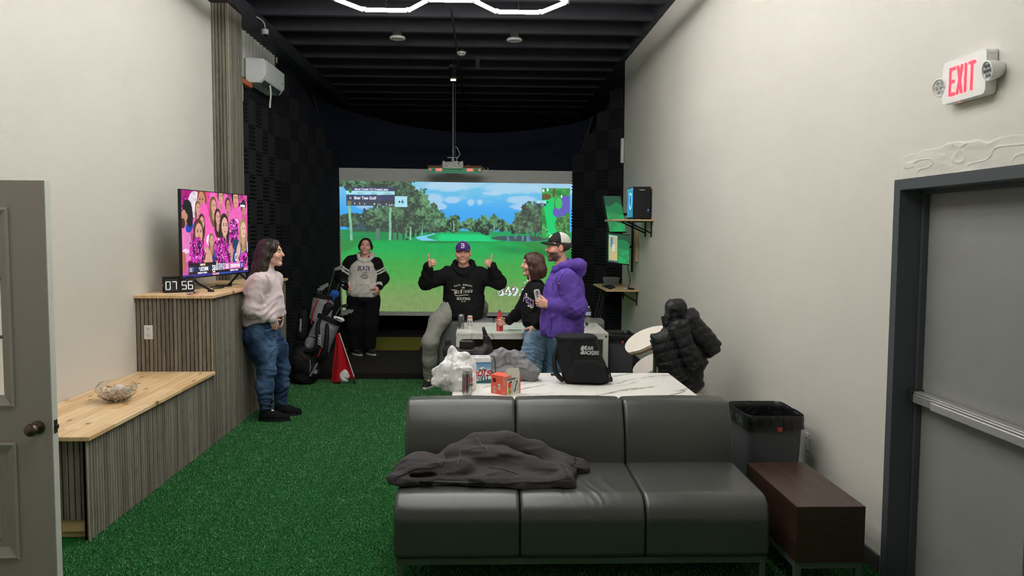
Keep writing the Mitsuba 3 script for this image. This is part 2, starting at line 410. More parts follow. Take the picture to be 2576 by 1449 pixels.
# ---------------------------------------------------------------- artificial turf: instanced tufts, nobody could count them
def turf_patch(n=5200, size=.5, seed=1):
    r = np.random.default_rng(seed)
    p = r.uniform(-size/2, size/2, (n, 2)); a = r.uniform(0, 2*PI, n); lean = r.uniform(.1, .9, n); h = r.uniform(.006, .012, n); w = r.uniform(.0012, .0021, n)
    d = np.stack([np.cos(a), np.sin(a)], -1); t = np.stack([-d[:, 1], d[:, 0]], -1)
    z0 = np.zeros(n)
    b0 = np.column_stack([p-t*w[:, None], z0]); b1 = np.column_stack([p+t*w[:, None], z0])
    m0 = np.column_stack([p-t*w[:, None]*.8+d*(lean*h*.4)[:, None], h*.75]); m1 = np.column_stack([p+t*w[:, None]*.8+d*(lean*h*.4)[:, None], h*.75])
    tp = np.column_stack([p+d*(lean*h*1.3)[:, None], h])
    v = np.stack([b0, b1, m0, m1, tp], 1).reshape(-1, 3); i = np.arange(n)*5
    f = np.vstack([np.stack([i, i+1, i+3], 1), np.stack([i, i+3, i+2], 1), np.stack([i+2, i+3, i+4], 1)])
    tone = r.uniform(0, 1, n)**2
    c = lin((42, 100, 56))[None]*(1-tone[:, None])+lin((112, 172, 116))[None]*tone[:, None]
    straw = r.random(n) < .05; c[straw] = lin((168, 184, 140))
    return trimesh.Trimesh(v, f, process=False), np.repeat(c, 5, 0)
_tv, _tc = turf_patch()
vcol('turf_blade', .75, .12)
scene['turf_tuft_group'] = {'type': 'shapegroup', 'blades': mikit.ply(_tv, 'mat_turf_blade', False, None, _tc)}
_r = np.random.default_rng(5)
_k = 0
for x in np.arange(-2.1, 2.1, .5):
    for y in np.arange(3.7, 10.7, .5):
        if y > 9.75 and x < -.6: continue
        _k += 1
        scene['artificial_turf__%03d' % _k] = {'type': 'instance', 'sg': {'type': 'ref', 'id': 'turf_tuft_group'},
            'to_world': T().translate([float(x), float(y), 0]).rotate([0, 0, 1], float(90*_r.integers(4)))}
tag('artificial_turf', 'short dark green artificial turf covering the floor', 'turf', kind='stuff')

# ---------------------------------------------------------------- hitting platform at the far end
def carpet_tex(p, n, uv): return dmix(lin((30, 28, 29)), lin((48, 44, 44)), dnoise(p.x*260, p.y*260, p.z*260))
_pl = Polygon([(-2.9, 9.85), (-.6, 9.85), (-.6, 10.65), (2.1, 10.65), (2.1, 18), (-2.9, 18)])
struct(put('platform', extrude(_pl, .08), M('black_carpet', tex=proc(carpet_tex), rough=.95, spec=.05)))
t = put('turf_strip', box(-2.02, -.95, 11.72, 13.12, .08, .095, .004), M('olive_turf', (104, 92, 40), .9, spec=.1))
tag(t, 'olive yellow turf strip lying on the black platform in front of the golf screen', 'mat')

# ---------------------------------------------------------------- acoustic foam on the bay walls
def foam_tile(w=.3, n=6, h=.045):
    pts = [(0, 0)]
    for i in range(n):
        pts += [(i*w/n+.001, .012), ((i+.5)*w/n, h)]
    pts += [(w-.001, .012), (w, 0)]
    m = trimesh.creation.extrude_polygon(Polygon(pts), w, engine='earcut')     # profile in xy, along z
    m.apply_translation([-w/2, 0, -w/2]); return m                            # ridges along z, x across, y outward
M('foam', (42, 42, 46), .95, spec=.08)
_ft = mikit.ply(foam_tile(), 'mat_foam')
def foam_wall(parent, p0, p1, z0, rows, skip=None):
    p0, p1 = np.array(p0), np.array(p1); L = np.linalg.norm(p1-p0); n = int(round(L/.3)); d = (p1-p0)/L; s = L/n/.3
    for i in range(n):
        for j in range(rows):
            c = p0+d*L*(i+.5)/n; z = z0+.3*(j+.5)
            if skip and skip(c, z): continue
            W = np.eye(4); out = np.array([-d[1], d[0], 0])*(1 if parent.endswith('right') else -1)
            W[:3, 0] = [d[0]*s, d[1]*s, 0]; W[:3, 1] = out; W[:3, 2] = [0, 0, 1]
            if (i+j) % 2: W[:3, :3] = W[:3, :3] @ np.array([[0, 0, 1], [0, 1, 0], [-1, 0, 0.]])
            W[:3, 3] = [c[0], c[1], z]
            putd('foam_tile', {**_ft, 'to_world': T(W.tolist())}, parent)
struct(put('wall_bay_left', cat(box(-2.95, -2.88, 9.365, 11.5, 0, 3.62), box(-2.95, -2.9, 11.5, 18, 0, 4.62)), 'mat_black_wall'))
foam_wall('wall_bay_left', (-2.878, 9.38), (-2.878, 11.48), .08, 12, lambda c, z: z > 3.45 and 9.8 < c[1] < 11.1)
struct(put('wall_end_left', frame(extrude(Polygon([(0, 0), (2.14, 0), (2.14, 2.9), (1.6, 3.45), (.6, 4.0), (0, 4.1)]), .04), [-2.88, 11.5, 0], unit([.435, 2.1, 0]), [0, 0, 1]), 'mat_black_wall'))
foam_wall('wall_end_left', (-2.872, 11.5), (-2.440, 13.6), .08, 13, lambda c, z: z > 4.05-.55*(c[1]-11.5))
struct(put('wall_bay_right', box(2.1, 2.2, 12.43, 18, 0, 4.62), 'mat_black_wall'))
struct(put('wall_end_right', frame(extrude(Polygon([(0, 0), (1.33, 0), (1.33, 2.9), (.9, 3.4), (0, 4.2)]), .04), [2.128, 12.452, 0], unit([-.63, 1.17, 0]), [0, 0, 1]), 'mat_black_wall'))
foam_wall('wall_end_right', (2.09, 12.43), (1.465, 13.59), .08, 13, lambda c, z: z > 4.2-1.05*(c[1]-12.43))
# bare corrugated metal above the foam
_cy = np.linspace(9.3, 11.6, 140); _cz = np.array([3.55, 4.3])
_P = np.stack([np.repeat((-2.905+.018*np.clip(1.6*np.sin(_cy*2*PI/.15), -1, 1))[:, None], 2, 1), np.repeat(_cy[:, None], 2, 1), np.repeat(_cz[None], 140, 0)], -1)
put('corrugated_sheet', grid_mesh(_P)[0], M('white_metal', (206, 208, 204), .45), 'wall_bay_left', smooth=40)

# ---------------------------------------------------------------- black cloth over the screen
def curtain():
    n, m = 46, 24
    u, v = np.meshgrid(np.linspace(0, 1, n), np.linspace(0, 1, m), indexing='ij')
    xl = -2.87+.43*v; xr = 1.80-.32*v
    x = xl+(xr-xl)*u; zt = 4.02-.30*u-.42*np.sin(PI*u)**.8; z = zt+(2.80-zt)*v; y = 13.70+.03*np.sin(u*22+3*v)*(1-v)+.06*np.sin(v*9+u*4)*np.sin(PI*v)
    A = np.stack([x, y, z], -1); B_ = A+[0, .012, 0.004]
    a, b = grid_mesh(A)[0], grid_mesh(B_)[0]; b.invert(); return cat(a, b)
M('navy_cloth', (30, 34, 48), .9, spec=.1)
t = thing('black_curtain', 'black cloth hanging with a sagging top edge above the golf screen', 'curtain')
put('cloth', curtain(), 'mat_navy_cloth', t, smooth=True)
for a, b in (((-2.84, 13.66, 4.02), (-2.45, 13.64, 2.86)), ((1.78, 13.66, 3.72), (1.50, 13.64, 2.84))):
    put('hem', tube([a, (np.array(a)*.5+np.array(b)*.5)+[0, 0, -.02], b], .02, 8, smooth=12), M('hem_cloth', (48, 50, 60), .9), t)
tag(t+'__hem', None)
labels.pop(t+'__hem', None)

# ---------------------------------------------------------------- exit door in the right wall
M('door_grey', (112, 113, 113), .42, spec=.35); M('frame_grey', (74, 78, 82), .4, spec=.4)
def steel_tex(p, n, uv):
    s = dfbm(p.y*3, p.z*3, 1.0, 4); return dmix(lin((130, 130, 129)), lin((142, 142, 141)), s)
M('steel_door', tex=proc(steel_tex), rough=.42, spec=.35)
struct(put('door_2', box(2.235, 2.28, 3.015, 4.065, .01, 2.015, .003), 'mat_steel_door'), 'grey steel exit door with a push bar')
def door_frame():
    prof = [(0, -.015), (.05, -.015), (.05, .0), (.05, .10), (.066, .10), (.066, .125), (.05, .125), (.05, .20), (0, .20)]   # (inward, depth)
    ms = []
    ms.append(box(2.088, 2.3, 4.065, 4.125, 0, 2.075, .002)); ms.append(box(2.205, 2.233, 4.045, 4.07, 0, 2.03))
    ms.append(box(2.088, 2.3, 2.955, 3.015, 0, 2.075, .002)); ms.append(box(2.205, 2.233, 3.01, 3.035, 0, 2.03))
    ms.append(box(2.0885, 2.3, 2.955, 4.125, 2.02, 2.075, .002)); ms.append(box(2.205, 2.233, 3.01, 4.07, 2.0, 2.025))
    return ms
for m in door_frame(): put('door_frame', m, 'mat_frame_grey', 'door_2')
M('bar_metal', (168, 168, 166), .35, .6); M('bar_dark', (40, 41, 43), .5)
pb = put('push_bar', cat(box(2.19, 2.236, 3.09, 4.045, .955, .975, .003), box(2.172, 2.215, 3.12, 3.86, .965, .995, .004), box(2.18, 2.225, 3.09, 4.03, .993, 1.003, .003), box(2.176, 2.225, 3.86, 4.03, .945, .992, .004)), 'mat_bar_metal', 'door_2')
put('end_cap', box(2.168, 2.238, 4.03, 4.055, .94, 1.008, .004), 'mat_bar_dark', pb)
put('press_pad', box(2.168, 2.2, 3.12, 3.855, .94, .985, .006), M('pad_metal', (186, 186, 184), .4, .5), pb)
put('screw', cyl([2.065+.14, 4.064, 1.8], [2.065+.14, 4.06, 1.8], .006), 'mat_steel', 'door_2')

# ---------------------------------------------------------------- interior door on the left, standing open
def left_door():
    X0, X1, Y0, Y1 = -2.88, -1.935, 3.66, 3.705
    M('taupe_paint', (172, 164, 156), .45, spec=.35); M('edge_white', (196, 198, 192), .5); M('bronze', (112, 100, 88), .3, .9)
    sl = sbox(X0, .01, X1, 2.013)
    lite = sbox(-2.78, 1.015, -2.10, 1.885); lo1, lo2 = sbox(-2.78, .32, -2.47, .84), sbox(-2.405, .32, -2.10, .84)
    body = extrude(sl.difference(unary_union([lite, lo1, lo2])), .045)
    d = struct(put('door_1', frame(body, [0, Y1, 0], [1, 0, 0], [0, 0, 1]), 'mat_taupe_paint'), 'open taupe half-glazed interior door')
    def mould(r, w=.055, steps=((0, .008), (.012, .012), (.026, .004), (.04, -.003), (.055, -.012))):
        x0, z0, x1, z1 = r.bounds; V = []; F = []
        for o, h in steps:
            for x, z in ((x0+o-.01, z0+o-.01), (x1-o+.01, z0+o-.01), (x1-o+.01, z1-o+.01), (x0+o-.01, z1-o+.01)): V.append([x, Y0-h, z])
        n = len(steps)
        for i in range(n-1):
            for k in range(4):
                a, b = i*4+k, i*4+(k+1) % 4; F.append([a, b, b+4, a+4])
        F = np.array(F); return trimesh.Trimesh(V, np.vstack([F[:, [0, 1, 2]], F[:, [0, 2, 3]]]), process=False)
    put('window_moulding', mould(lite), 'mat_taupe_paint', d)
    for r in (lo1, lo2):
        x0, z0, x1, z1 = r.bounds
        p = put('panel', cat(mould(r), box(x0+.03, x1-.03, Y0+.012, Y0+.03, z0+.03, z1-.03), box(x0+.075, x1-.075, Y0+.002, Y0+.02, z0+.075, z1-.075, .008)), 'mat_taupe_paint', d)
    scene['mat_window_glass'] = {'type': 'thindielectric', 'int_ior': 1.5}
    xs, zs = np.linspace(-2.735, -2.145, 4), np.linspace(1.06, 1.84, 4)
    for i in range(3):
        for j in range(3):
            put('pane', rect([xs[i]+.006, Y0+.018, zs[j]+.006], [xs[i+1]-xs[i]-.012, 0, 0], [0, 0, zs[j+1]-zs[j]-.012])[0], 'mat_window_glass', d)
    for i in (1, 2): put('muntin', box(xs[i]-.007, xs[i]+.007, Y0+.008, Y0+.028, 1.05, 1.85), 'mat_muntin', d)
    for j in (1, 2): put('muntin', box(-2.745, -2.135, Y0+.0085, Y0+.0275, zs[j]-.007, zs[j]+.007), 'mat_muntin', d)
    put('edge_strip', box(X1, X1+.004, Y0, Y1, .01, 2.013), 'mat_edge_white', d)
    put('latch_plate', box(X1+.003, X1+.006, Y0+.01, Y1-.008, .885, .945), 'mat_bronze', d)
    put('latch', box(X1+.004, X1+.018, Y0+.014, Y1-.014, .905, .925, .003), 'mat_bar_dark', d)
    kn = lathe([[0, 0], [.031, 0], [.031, .006], [.014, .01], [.012, .03], [.024, .042], [.029, .056], [.025, .07], [.012, .077], [0, .078]], 28)
    put('knob', frame(kn, [-1.995, Y0, .916], [1, 0, 0], [0, 0, 1]), 'mat_bronze', d, smooth=35)
M('muntin', (112, 114, 118), .5)
left_door()

# ================================================================ slat-clad column, bench and counter on the left
def slat_tex(p, n, uv):
    g = dfbm(p.x*60, p.y*60, p.z*2.2, 3); s = dnoise(p.x*240, p.y*240, p.z*5); c = mikit.cell_rand(p.y/.034, p.x/.034, 1)
    k = mi.Float(dss(.70, .76, dnoise(p.x*30, p.y*30, p.z*14)))*.5
    t = dr.clip(g*.7+s*.3+(c-.5)*.5, 0, 1)
    return dmix(lin((86, 81, 74)), lin((150, 144, 132)), t)*(1-k*.25)
M('slat', tex=proc(slat_tex), rough=.7, spec=.2); M('felt', (18, 17, 16), .95, spec=.05)
PITCH_S = .034
def slats_x(parent, x0, x1, y, z0, z1, front=-1, n=None):
    """slats side by side along x on a face looking to -y"""
    n = int(round((x1-x0)/PITCH_S)); w = (x1-x0)/n
    d = mikit.ply(box(-w/2+.0035, w/2-.0035, -.014, 0, 0, z1-z0, .0015), 'mat_slat')
    for i in range(n): putd('slat', {**d, 'to_world': T().translate([x0+(i+.5)*w, y, z0])}, parent)
def slats_y(parent, y0, y1, x, z0, z1):
    n = int(round((y1-y0)/PITCH_S)); w = (y1-y0)/n
    d = mikit.ply(box(0, .014, -w/2+.0035, w/2-.0035, 0, z1-z0, .0015), 'mat_slat')
    for i in range(n): putd('slat', {**d, 'to_world': T().translate([x, y0+(i+.5)*w, z0])}, parent)
t = thing('slat_column', 'tall grey-brown slat-clad column at the end of the left wall', 'column')
put('core', box(-2.895, -2.735, 8.885, 9.36, 1.262, 4.19), 'mat_felt', t)
slats_x(t, -2.9, -2.722, 8.885, 1.26, 4.19); slats_y(t, 8.875, 9.36, -2.735, 1.26, 4.19)
put('corner_trim', box(-2.724, -2.718, 8.868, 8.876, 1.26, 4.19), M('trim_light', (176, 160, 138), .6), t)

def pine(name, along_y=True):
    def tex(p, n, uv):
        w = .092
        b = dr.floor((p.x+7)/w); r1 = mikit.cell_rand(b, 3, 1); yy = p.y*1.0+r1*13
        seg = dr.floor(yy/.55); r2 = mikit.cell_rand(b, seg, 2)
        # rings seen along the board, bent round knots
        kx = (mikit.cell_rand(b, seg, 5)*.7+.15-((p.x+7)/w-b))*w; ky = (mikit.cell_rand(b, seg, 6)-(yy/.55-seg))*.55
        kd = dr.sqrt(kx*kx*5+ky*ky); on = mi.Float(mikit.cell_rand(b, seg, 7) > .45)
        knot = on*(1-mi.Float(dss(.012, .028, kd)))
        halo = on*(1-mi.Float(dss(.02, .07, kd)))
        g = dfbm((p.x+halo*.02)*70+r2*40, yy*2.0, 1.0+r1*9, 3)
        streak = dnoise((p.x)*160+r1*20, yy*3, 2)
        c = dmix(lin((208, 172, 124)), lin((238, 212, 172)), dr.clip(g*1.3-.15+r2*.5-.26, 0, 1))
        c = dmix(c, C3(lin((178, 132, 84))), streak*.28+halo*.3)
        c = dmix(c, C3(lin((110, 66, 36))), knot*.85)
        heart = mi.Float(mikit.cell_rand(b, seg, 9) > .82)*mi.Float(dss(.5, .62, g))
        return dmix(c, C3(lin((158, 104, 62))), heart*.5)
    return M(name, tex=proc(tex), rough=.38, spec=.35)
pine('pine')
t = thing('slat_bench', 'low slat-fronted bench with a knotty pine top along the left wall', 'bench')
put('top', box(-2.898, -2.252, 4.65, 6.835, .594, .62, .003), 'mat_pine', t)
put('core', cat(box(-2.89, -2.289, 4.72, 6.83, .12, .594), box(-2.31, -2.289, 4.69, 6.83, 0, .594)), 'mat_felt', t)
slats_y(t, 4.672, 6.82, -2.289, .004, .594); slats_x(t, -2.89, -2.30, 4.72, .115, .594)
put('corner_trim', box(-2.277, -2.272, 4.664, 4.672, .004, .594), 'mat_trim_light', t)
M('raw_lumber', (206, 178, 132), .7)
put('stud', box(-2.56, -2.47, 4.73, 4.79, 0.045, .118, .003), 'mat_raw_lumber', t); put('stud', box(-2.46, -2.31, 4.72, 4.76, .04, .118, .003), 'mat_raw_lumber', t)
put('sill_plate', box(-2.89, -2.30, 4.74, 4.83, .001, .04, .003), 'mat_raw_lumber', t)
t = thing('slat_counter', 'chest-high slat-fronted counter with a pine top under the television', 'counter')
put('top', box(-2.898, -2.245, 6.80, 9.36, 1.234, 1.26, .003), 'mat_pine', t)
put('core', box(-2.89, -2.289, 6.846, 9.35, .62, 1.234), 'mat_felt', t)
put('core', box(-2.31, -2.289, 6.84, 9.35, 0, .62), 'mat_felt', t)
slats_y(t, 6.836, 9.35, -2.289, .004, 1.234); slats_x(t, -2.895, -2.29, 6.846, .62, 1.234)
put('corner_trim', box(-2.277, -2.272, 6.828, 6.836, .62, 1.234), 'mat_trim_light', t)
put('end_panel', box(-2.70, -2.276, 9.352, 9.362, 0, 1.234), 'mat_slat', t)

# ================================================================ seating
def prof_extrude(P, x0, x1, inset=((0, .016), (.003, .008), (.010, .002), (.02, 0)), crown=0.0, n=10):
    """closed outline P (k,2) in (y,z), counter-clockwise, swept along x with softly rounded ends"""
    P = np.asarray(P, float); k = len(P)
    tn = np.roll(P, -1, 0)-np.roll(P, 1, 0); nm = np.stack([tn[:, 1], -tn[:, 0]], -1); nm /= np.linalg.norm(nm, axis=1, keepdims=True)+1e-9
    xs = [x0+a for a, _ in inset]+list(np.linspace(x0+inset[-1][0], x1-inset[-1][0], n)[1:-1])+[x1-a for a, _ in reversed(inset)]
    ins = [b for _, b in inset]+[0]*(n-2)+[b for _, b in reversed(inset)]
    V = []
    for x, d in zip(xs, ins):
        c = crown*math.sin(PI*(x-x0)/(x1-x0))**.6 if crown else 0
        Q = P-nm*(d-c); V.append(np.column_stack([np.full(k, x), Q]))
    m = len(xs); V = np.vstack(V); F = []
    for i in range(m-1):
        for j in range(k): F.append([i*k+j, (i+1)*k+j, (i+1)*k+(j+1) % k, i*k+(j+1) % k])
    F = np.array(F); F = np.vstack([F[:, [0, 2, 1]], F[:, [0, 3, 2]]])
    V = np.vstack([V, [x0, *P.mean(0)], [x1, *P.mean(0)]]); a, b = len(V)-2, len(V)-1; o = (m-1)*k
    F = np.vstack([F, [[a, (j+1) % k, j] for j in range(k)], [[b, o+j, o+(j+1) % k] for j in range(k)]])
    return trimesh.Trimesh(V, F, process=False)
def rounded(pts, radii, seg=7):
    """polygon corners rounded by their radii; returns outline points"""
    pts = [np.asarray(p, float) for p in pts]; out = []; n = len(pts)
    for i, (p, r) in enumerate(zip(pts, radii)):
        a, b = unit(pts[i-1]-p), unit(pts[(i+1) % n]-p); ang = math.acos(np.clip(a@b, -1, 1)); t = r/math.tan(ang/2)
        s, e = p+a*t, p+b*t; c = p+unit(a+b)*r/math.sin(ang/2)
        for q in np.linspace(0, 1, seg):
            w = s*(1-q)+e*q; out.append(c+unit(w-c)*r)
    # add points along straight runs
    res = []
    for i in range(len(out)):
        a, b = out[i], out[(i+1) % len(out)]; m = max(1, int(np.linalg.norm(b-a)/.06))
        for j in range(m): res.append(a+(b-a)*j/m)
    return np.array(res)
def leather_bump(p, n, uv):
    f = dnoise(p.x*300, p.y*300, p.z*300)*.12
    def creases(cx, cy, r, ang, sc):
        dx, dy = p.x-cx, p.y-cy; u = dx*math.cos(ang)+dy*math.sin(ang); v = -dx*math.sin(ang)+dy*math.cos(ang)
        mk = dr.exp(-(dr.square(u/r)+dr.square(v/(r*1.3))))
        return mk*dr.power(dr.abs(dr.sin(u*sc+3*dnoise(u*9, v*5, 1)+v*3)), 3)*mi.Float(dnoise(u*20, v*5, 3)*1.2)
    return f+creases(.60, 4.22, .13, .25, 52.)*3.2+creases(1.12, 4.36, .14, -.5, 48.)*2.6+creases(.45, 4.15, .08, .1, 60.)*2+dfbm(p.x*4, p.y*4, p.z*4, 2)*2.5
def leather_tex(p, n, uv): return dmix(lin((50, 53, 50)), lin((57, 60, 57)), dfbm(p.x*5, p.y*5, p.z*5, 3))
M('leather', tex=proc(leather_tex), rough=.36, spec=.85, bump=proc(leather_bump, 1.5e-3), bscale=.0011)
M('sofa_frame', (92, 102, 97), .4, .5)
SEAT = rounded([(0, .155), (.70, .155), (.70, .44), (.62, .468), (0, .455)], [.03, .03, .05, .1, .12])
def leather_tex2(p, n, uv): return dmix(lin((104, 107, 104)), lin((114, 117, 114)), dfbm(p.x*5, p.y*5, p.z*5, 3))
M('leather_light', tex=proc(leather_tex2), rough=.45, spec=.45)  # lighter copy of the leather; lamp light on the far sofa put into its colour
def make_sofa(label, place=None, mat='mat_leather'):
    t = thing('sofa', label, 'sofa')
    W = np.eye(4) if place is None else place
    xs = [-.455, .181, .818, 1.455]
    def z(m):
        m = m.copy()
        if place is not None: m.apply_transform(place)
        return m
    for i in range(3):
        put('seat', z(prof_extrude(SEAT+[4.0, 0], xs[i]+.0015, xs[i+1]-.0015, crown=.006)), mat, t, smooth=50)
    for i in range(3):
        put('back_cushion', z(prof_extrude(np.array(BK)+[4.0, 0], xs[i]+.0015-(.004 if i == 0 else 0), xs[i+1]-.0015, crown=.008)), mat, t, smooth=50)
    for x in (-.425, 1.425):
        for y in (4.02, 4.87):
            put('leg', z(box(x-.016, x+.016, y, y+.032, 0, .15, .002)), 'mat_sofa_frame', t)
    put('frame', z(cat(box(-.441, 1.441, 4.02, 4.052, .118, .152, .002), box(-.441, 1.441, 4.87, 4.902, .118, .152, .002), box(-.441, -.409, 4.02, 4.90, .118, .152), box(1.409, 1.441, 4.02, 4.90, .118, .152))), 'mat_sofa_frame', t)
    return t
BK = rounded([(.615, .43), (.74, .155), (.93, .155), (.94, .798), (.745, .808), (.635, .64)], [.04, .02, .03, .05, .06, .5], 9)
make_sofa('grey leather three-seat sofa in the foreground with a dark jacket lying on it')
_R = np.diag([-1.015, -1.0, .97, 1.0]); _R[0, 3] = .935; _R[1, 3] = 9.425+4.94
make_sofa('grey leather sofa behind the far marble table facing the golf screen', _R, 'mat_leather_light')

# ---------------------------------------------------------------- marble tables
def marble_tex(p, n, uv):
    a, b = p.x*.80+p.y*.60, -p.x*.60+p.y*.80
    w = dfbm(a*1.6, b*5+p.z*3, 2.0, 4); w2 = dfbm(p.x*26, p.y*26, p.z*26+5.0, 3)
    def vein(fr, off, wid, am, cut, sd):
        s = b*fr+(w-.5)*am+(w2-.5)*.16+off; d = dr.abs(s-dr.floor(s)-.5)
        return (1-mi.Float(dss(0, wid, d)))*mi.Float(dss(cut, cut+.12, dfbm(a*3.2+sd, b*7, sd, 2)))
    v = vein(4.2, .1, .10, 1.1, .38, 1.0)*.8+vein(7.3, .4, .08, 1.6, .44, 7.0)*.65+vein(4.2, .1, .035, 1.1, .34, 1.0)*.6
    c = dmix(lin((228, 227, 221)), lin((214, 212, 206)), dfbm(p.x*2, p.y*2, 3.0, 3))
    return dmix(c, C3(lin((132, 118, 104))), dr.clip(v, 0, 1)*.8)
M('marble', tex=proc(marble_tex), rough=.3, spec=.4); M('table_white', (216, 217, 210), .4)
def make_table(label, x0, x1, y0, y1, panel=False):
    t = thing('marble_table', label, 'table')
    put('tabletop', box(x0, x1, y0, y1, .725, .75, .002), 'mat_marble', t)
    put('apron', cat(box(x0+.001, x1-.001, y0+.001, y0+.055, .685, .725), box(x0+.001, x1-.001, y1-.055, y1-.001, .685, .725), box(x0+.001, x0+.055, y0+.055, y1-.055, .685, .725), box(x1-.055, x1-.001, y0+.055, y1-.055, .685, .725)), 'mat_marble', t)
    for x in (x0+.001, x1-.056):
        for y in (y0+.001, y1-.056): put('leg', box(x, x+.055, y, y+.055, 0, .685, .002), 'mat_table_white', t)
    if panel:
        n = 44; w = (x1-x0-.12)/n
        ms = [box(x0+.06, x1-.06, y1-.03, y1-.02, .12, .68)]+[box(x0+.06+w*i+.004, x0+.06+w*(i+1)-.004, y1-.037, y1-.03, .12, .68) for i in range(n)]
        put('ribbed_panel', cat(*ms), M('dark_brown', (104, 72, 60), .6), t)
        put('grommet', cyl([x1-.025, y0-.0, .715], [x1-.025, y0-.004, .715], .011, 18), M('grommet_green', (52, 88, 62), .4), t)
    return t
make_table('white marble-top table right behind the foreground sofa holding bags and drinks', -.21, 1.378, 5.03, 6.02)
make_table('white marble-top table farther back beside the woman in jeans with a red bottle', -.30, 1.292, 8.42, 9.40, True)

# ---------------------------------------------------------------- espresso bench by the wall
def espresso_tex(p, n, uv): return dmix(lin((44, 28, 23)), lin((60, 40, 33)), dfbm(p.x*40, p.y*3, p.z*40, 3))
M('espresso', tex=proc(espresso_tex), rough=.33, spec=.45)
t = thing('wooden_bench', 'dark espresso box bench on metal legs along the right wall', 'bench')
put('box', box(1.547, 1.893, 3.90, 4.68, .165, .45, .002), 'mat_espresso', t)
for x in (1.549, 1.859):
    for y in (3.91, 4.64): put('leg', box(x, x+.032, y, y+.032, 0, .164, .002), 'mat_sofa_frame', t)
put('frame', cat(box(1.549, 1.891, 3.91, 3.942, .13, .1645, .002), box(1.549, 1.891, 4.64, 4.672, .13, .1645), box(1.549, 1.581, 3.91, 4.67, .13, .1645), box(1.859, 1.891, 3.91, 4.67, .13, .1645)), 'mat_sofa_frame', t)

# ---------------------------------------------------------------- waste bins with black liners
M('bin_dark', (74, 75, 79), .55); M('bin_grey', (98, 101, 104), .55)
def liner_bump(p, n, uv): return dfbm(p.x*16, p.y*16, p.z*8, 4)*3+dnoise(p.x*40+5*dnoise(p.z*20, p.x*9, 1), p.y*40, p.z*10)
M('liner', (20, 20, 23), .28, spec=.5, bump=proc(liner_bump, 2e-3), bscale=.004)
def make_bin(name, label, c, w, d, h, mat, tab=True):
    """tapered bin with the liner folded over its rim; c centre, w along x, d along y"""
    t = thing(name, label, 'waste bin', None)
    cx, cy = c
    def ring(s, z, wob=0, n=64, seed=0):
        a = np.linspace(0, 2*PI, n, endpoint=False); r = np.maximum(np.abs(np.cos(a))**8+np.abs(np.sin(a))**8, 1e-9)**(-1/8)
        q = np.stack([np.cos(a)*r*w/2*s, np.sin(a)*r*d/2*s, np.full(n, z)], -1)
        if wob: nz = meshkit.fbm(np.column_stack([np.cos(a)*4+seed, np.sin(a)*4, np.full(n, z*9)]), 3, seed)-.5; q[:, :2] *= 1+wob*nz[:, None]*2; q[:, 2] += wob*.35*nz
        return q+[cx, cy, 0]
    def loft(rs, cap=False):
        n = len(rs[0]); V = np.vstack(rs); F = []
        for i in range(len(rs)-1):
            for j in range(n): F.append([i*n+j, i*n+(j+1) % n, (i+1)*n+(j+1) % n, (i+1)*n+j])
        F = np.array(F); F = np.vstack([F[:, [0, 1, 2]], F[:, [0, 2, 3]]])
        if cap:
            V = np.vstack([V, rs[0].mean(0)]); F = np.vstack([F, [[len(V)-1, (j+1) % n, j] for j in range(n)]])
        return trimesh.Trimesh(V, F, process=False)
    put('body', loft([ring(.84, 0.002), ring(.85, .02), ring(.985, h-.03), ring(1.0, h-.03), ring(1.0, h), ring(.975, h), ring(.83, .05)], True), mat, t, smooth=35)
    put('liner', loft([ring(.86, h-.32, .03, seed=3), ring(.90, h-.2, .04, seed=3), ring(.95, h-.03, .015, seed=3), ring(.99, h+.012, .01, seed=3), ring(1.03, h+.008, .012, seed=3), ring(1.045, h-.02, .015, seed=3), ring(1.035, h-.055, .03, seed=3), ring(1.05, h-.075, .05, seed=3)]), 'mat_liner', t, smooth=True)
    if tab: put('tab', box(cx+.0, cx+.028, cy-d/2-.012, cy-d/2-.004, h-.085, h-.06), M('red_tab', (176, 62, 50), .5), t)
    return t
make_bin('waste_bin', 'dark waste bin with black liner between the sofa and the right wall', (1.80, 5.11), .36, .44, .67, 'mat_bin_dark')
make_bin('waste_bin', 'dark waste bin with black liner beside the far table and white stools', (1.50, 9.06), .31, .40, .67, 'mat_bin_dark')

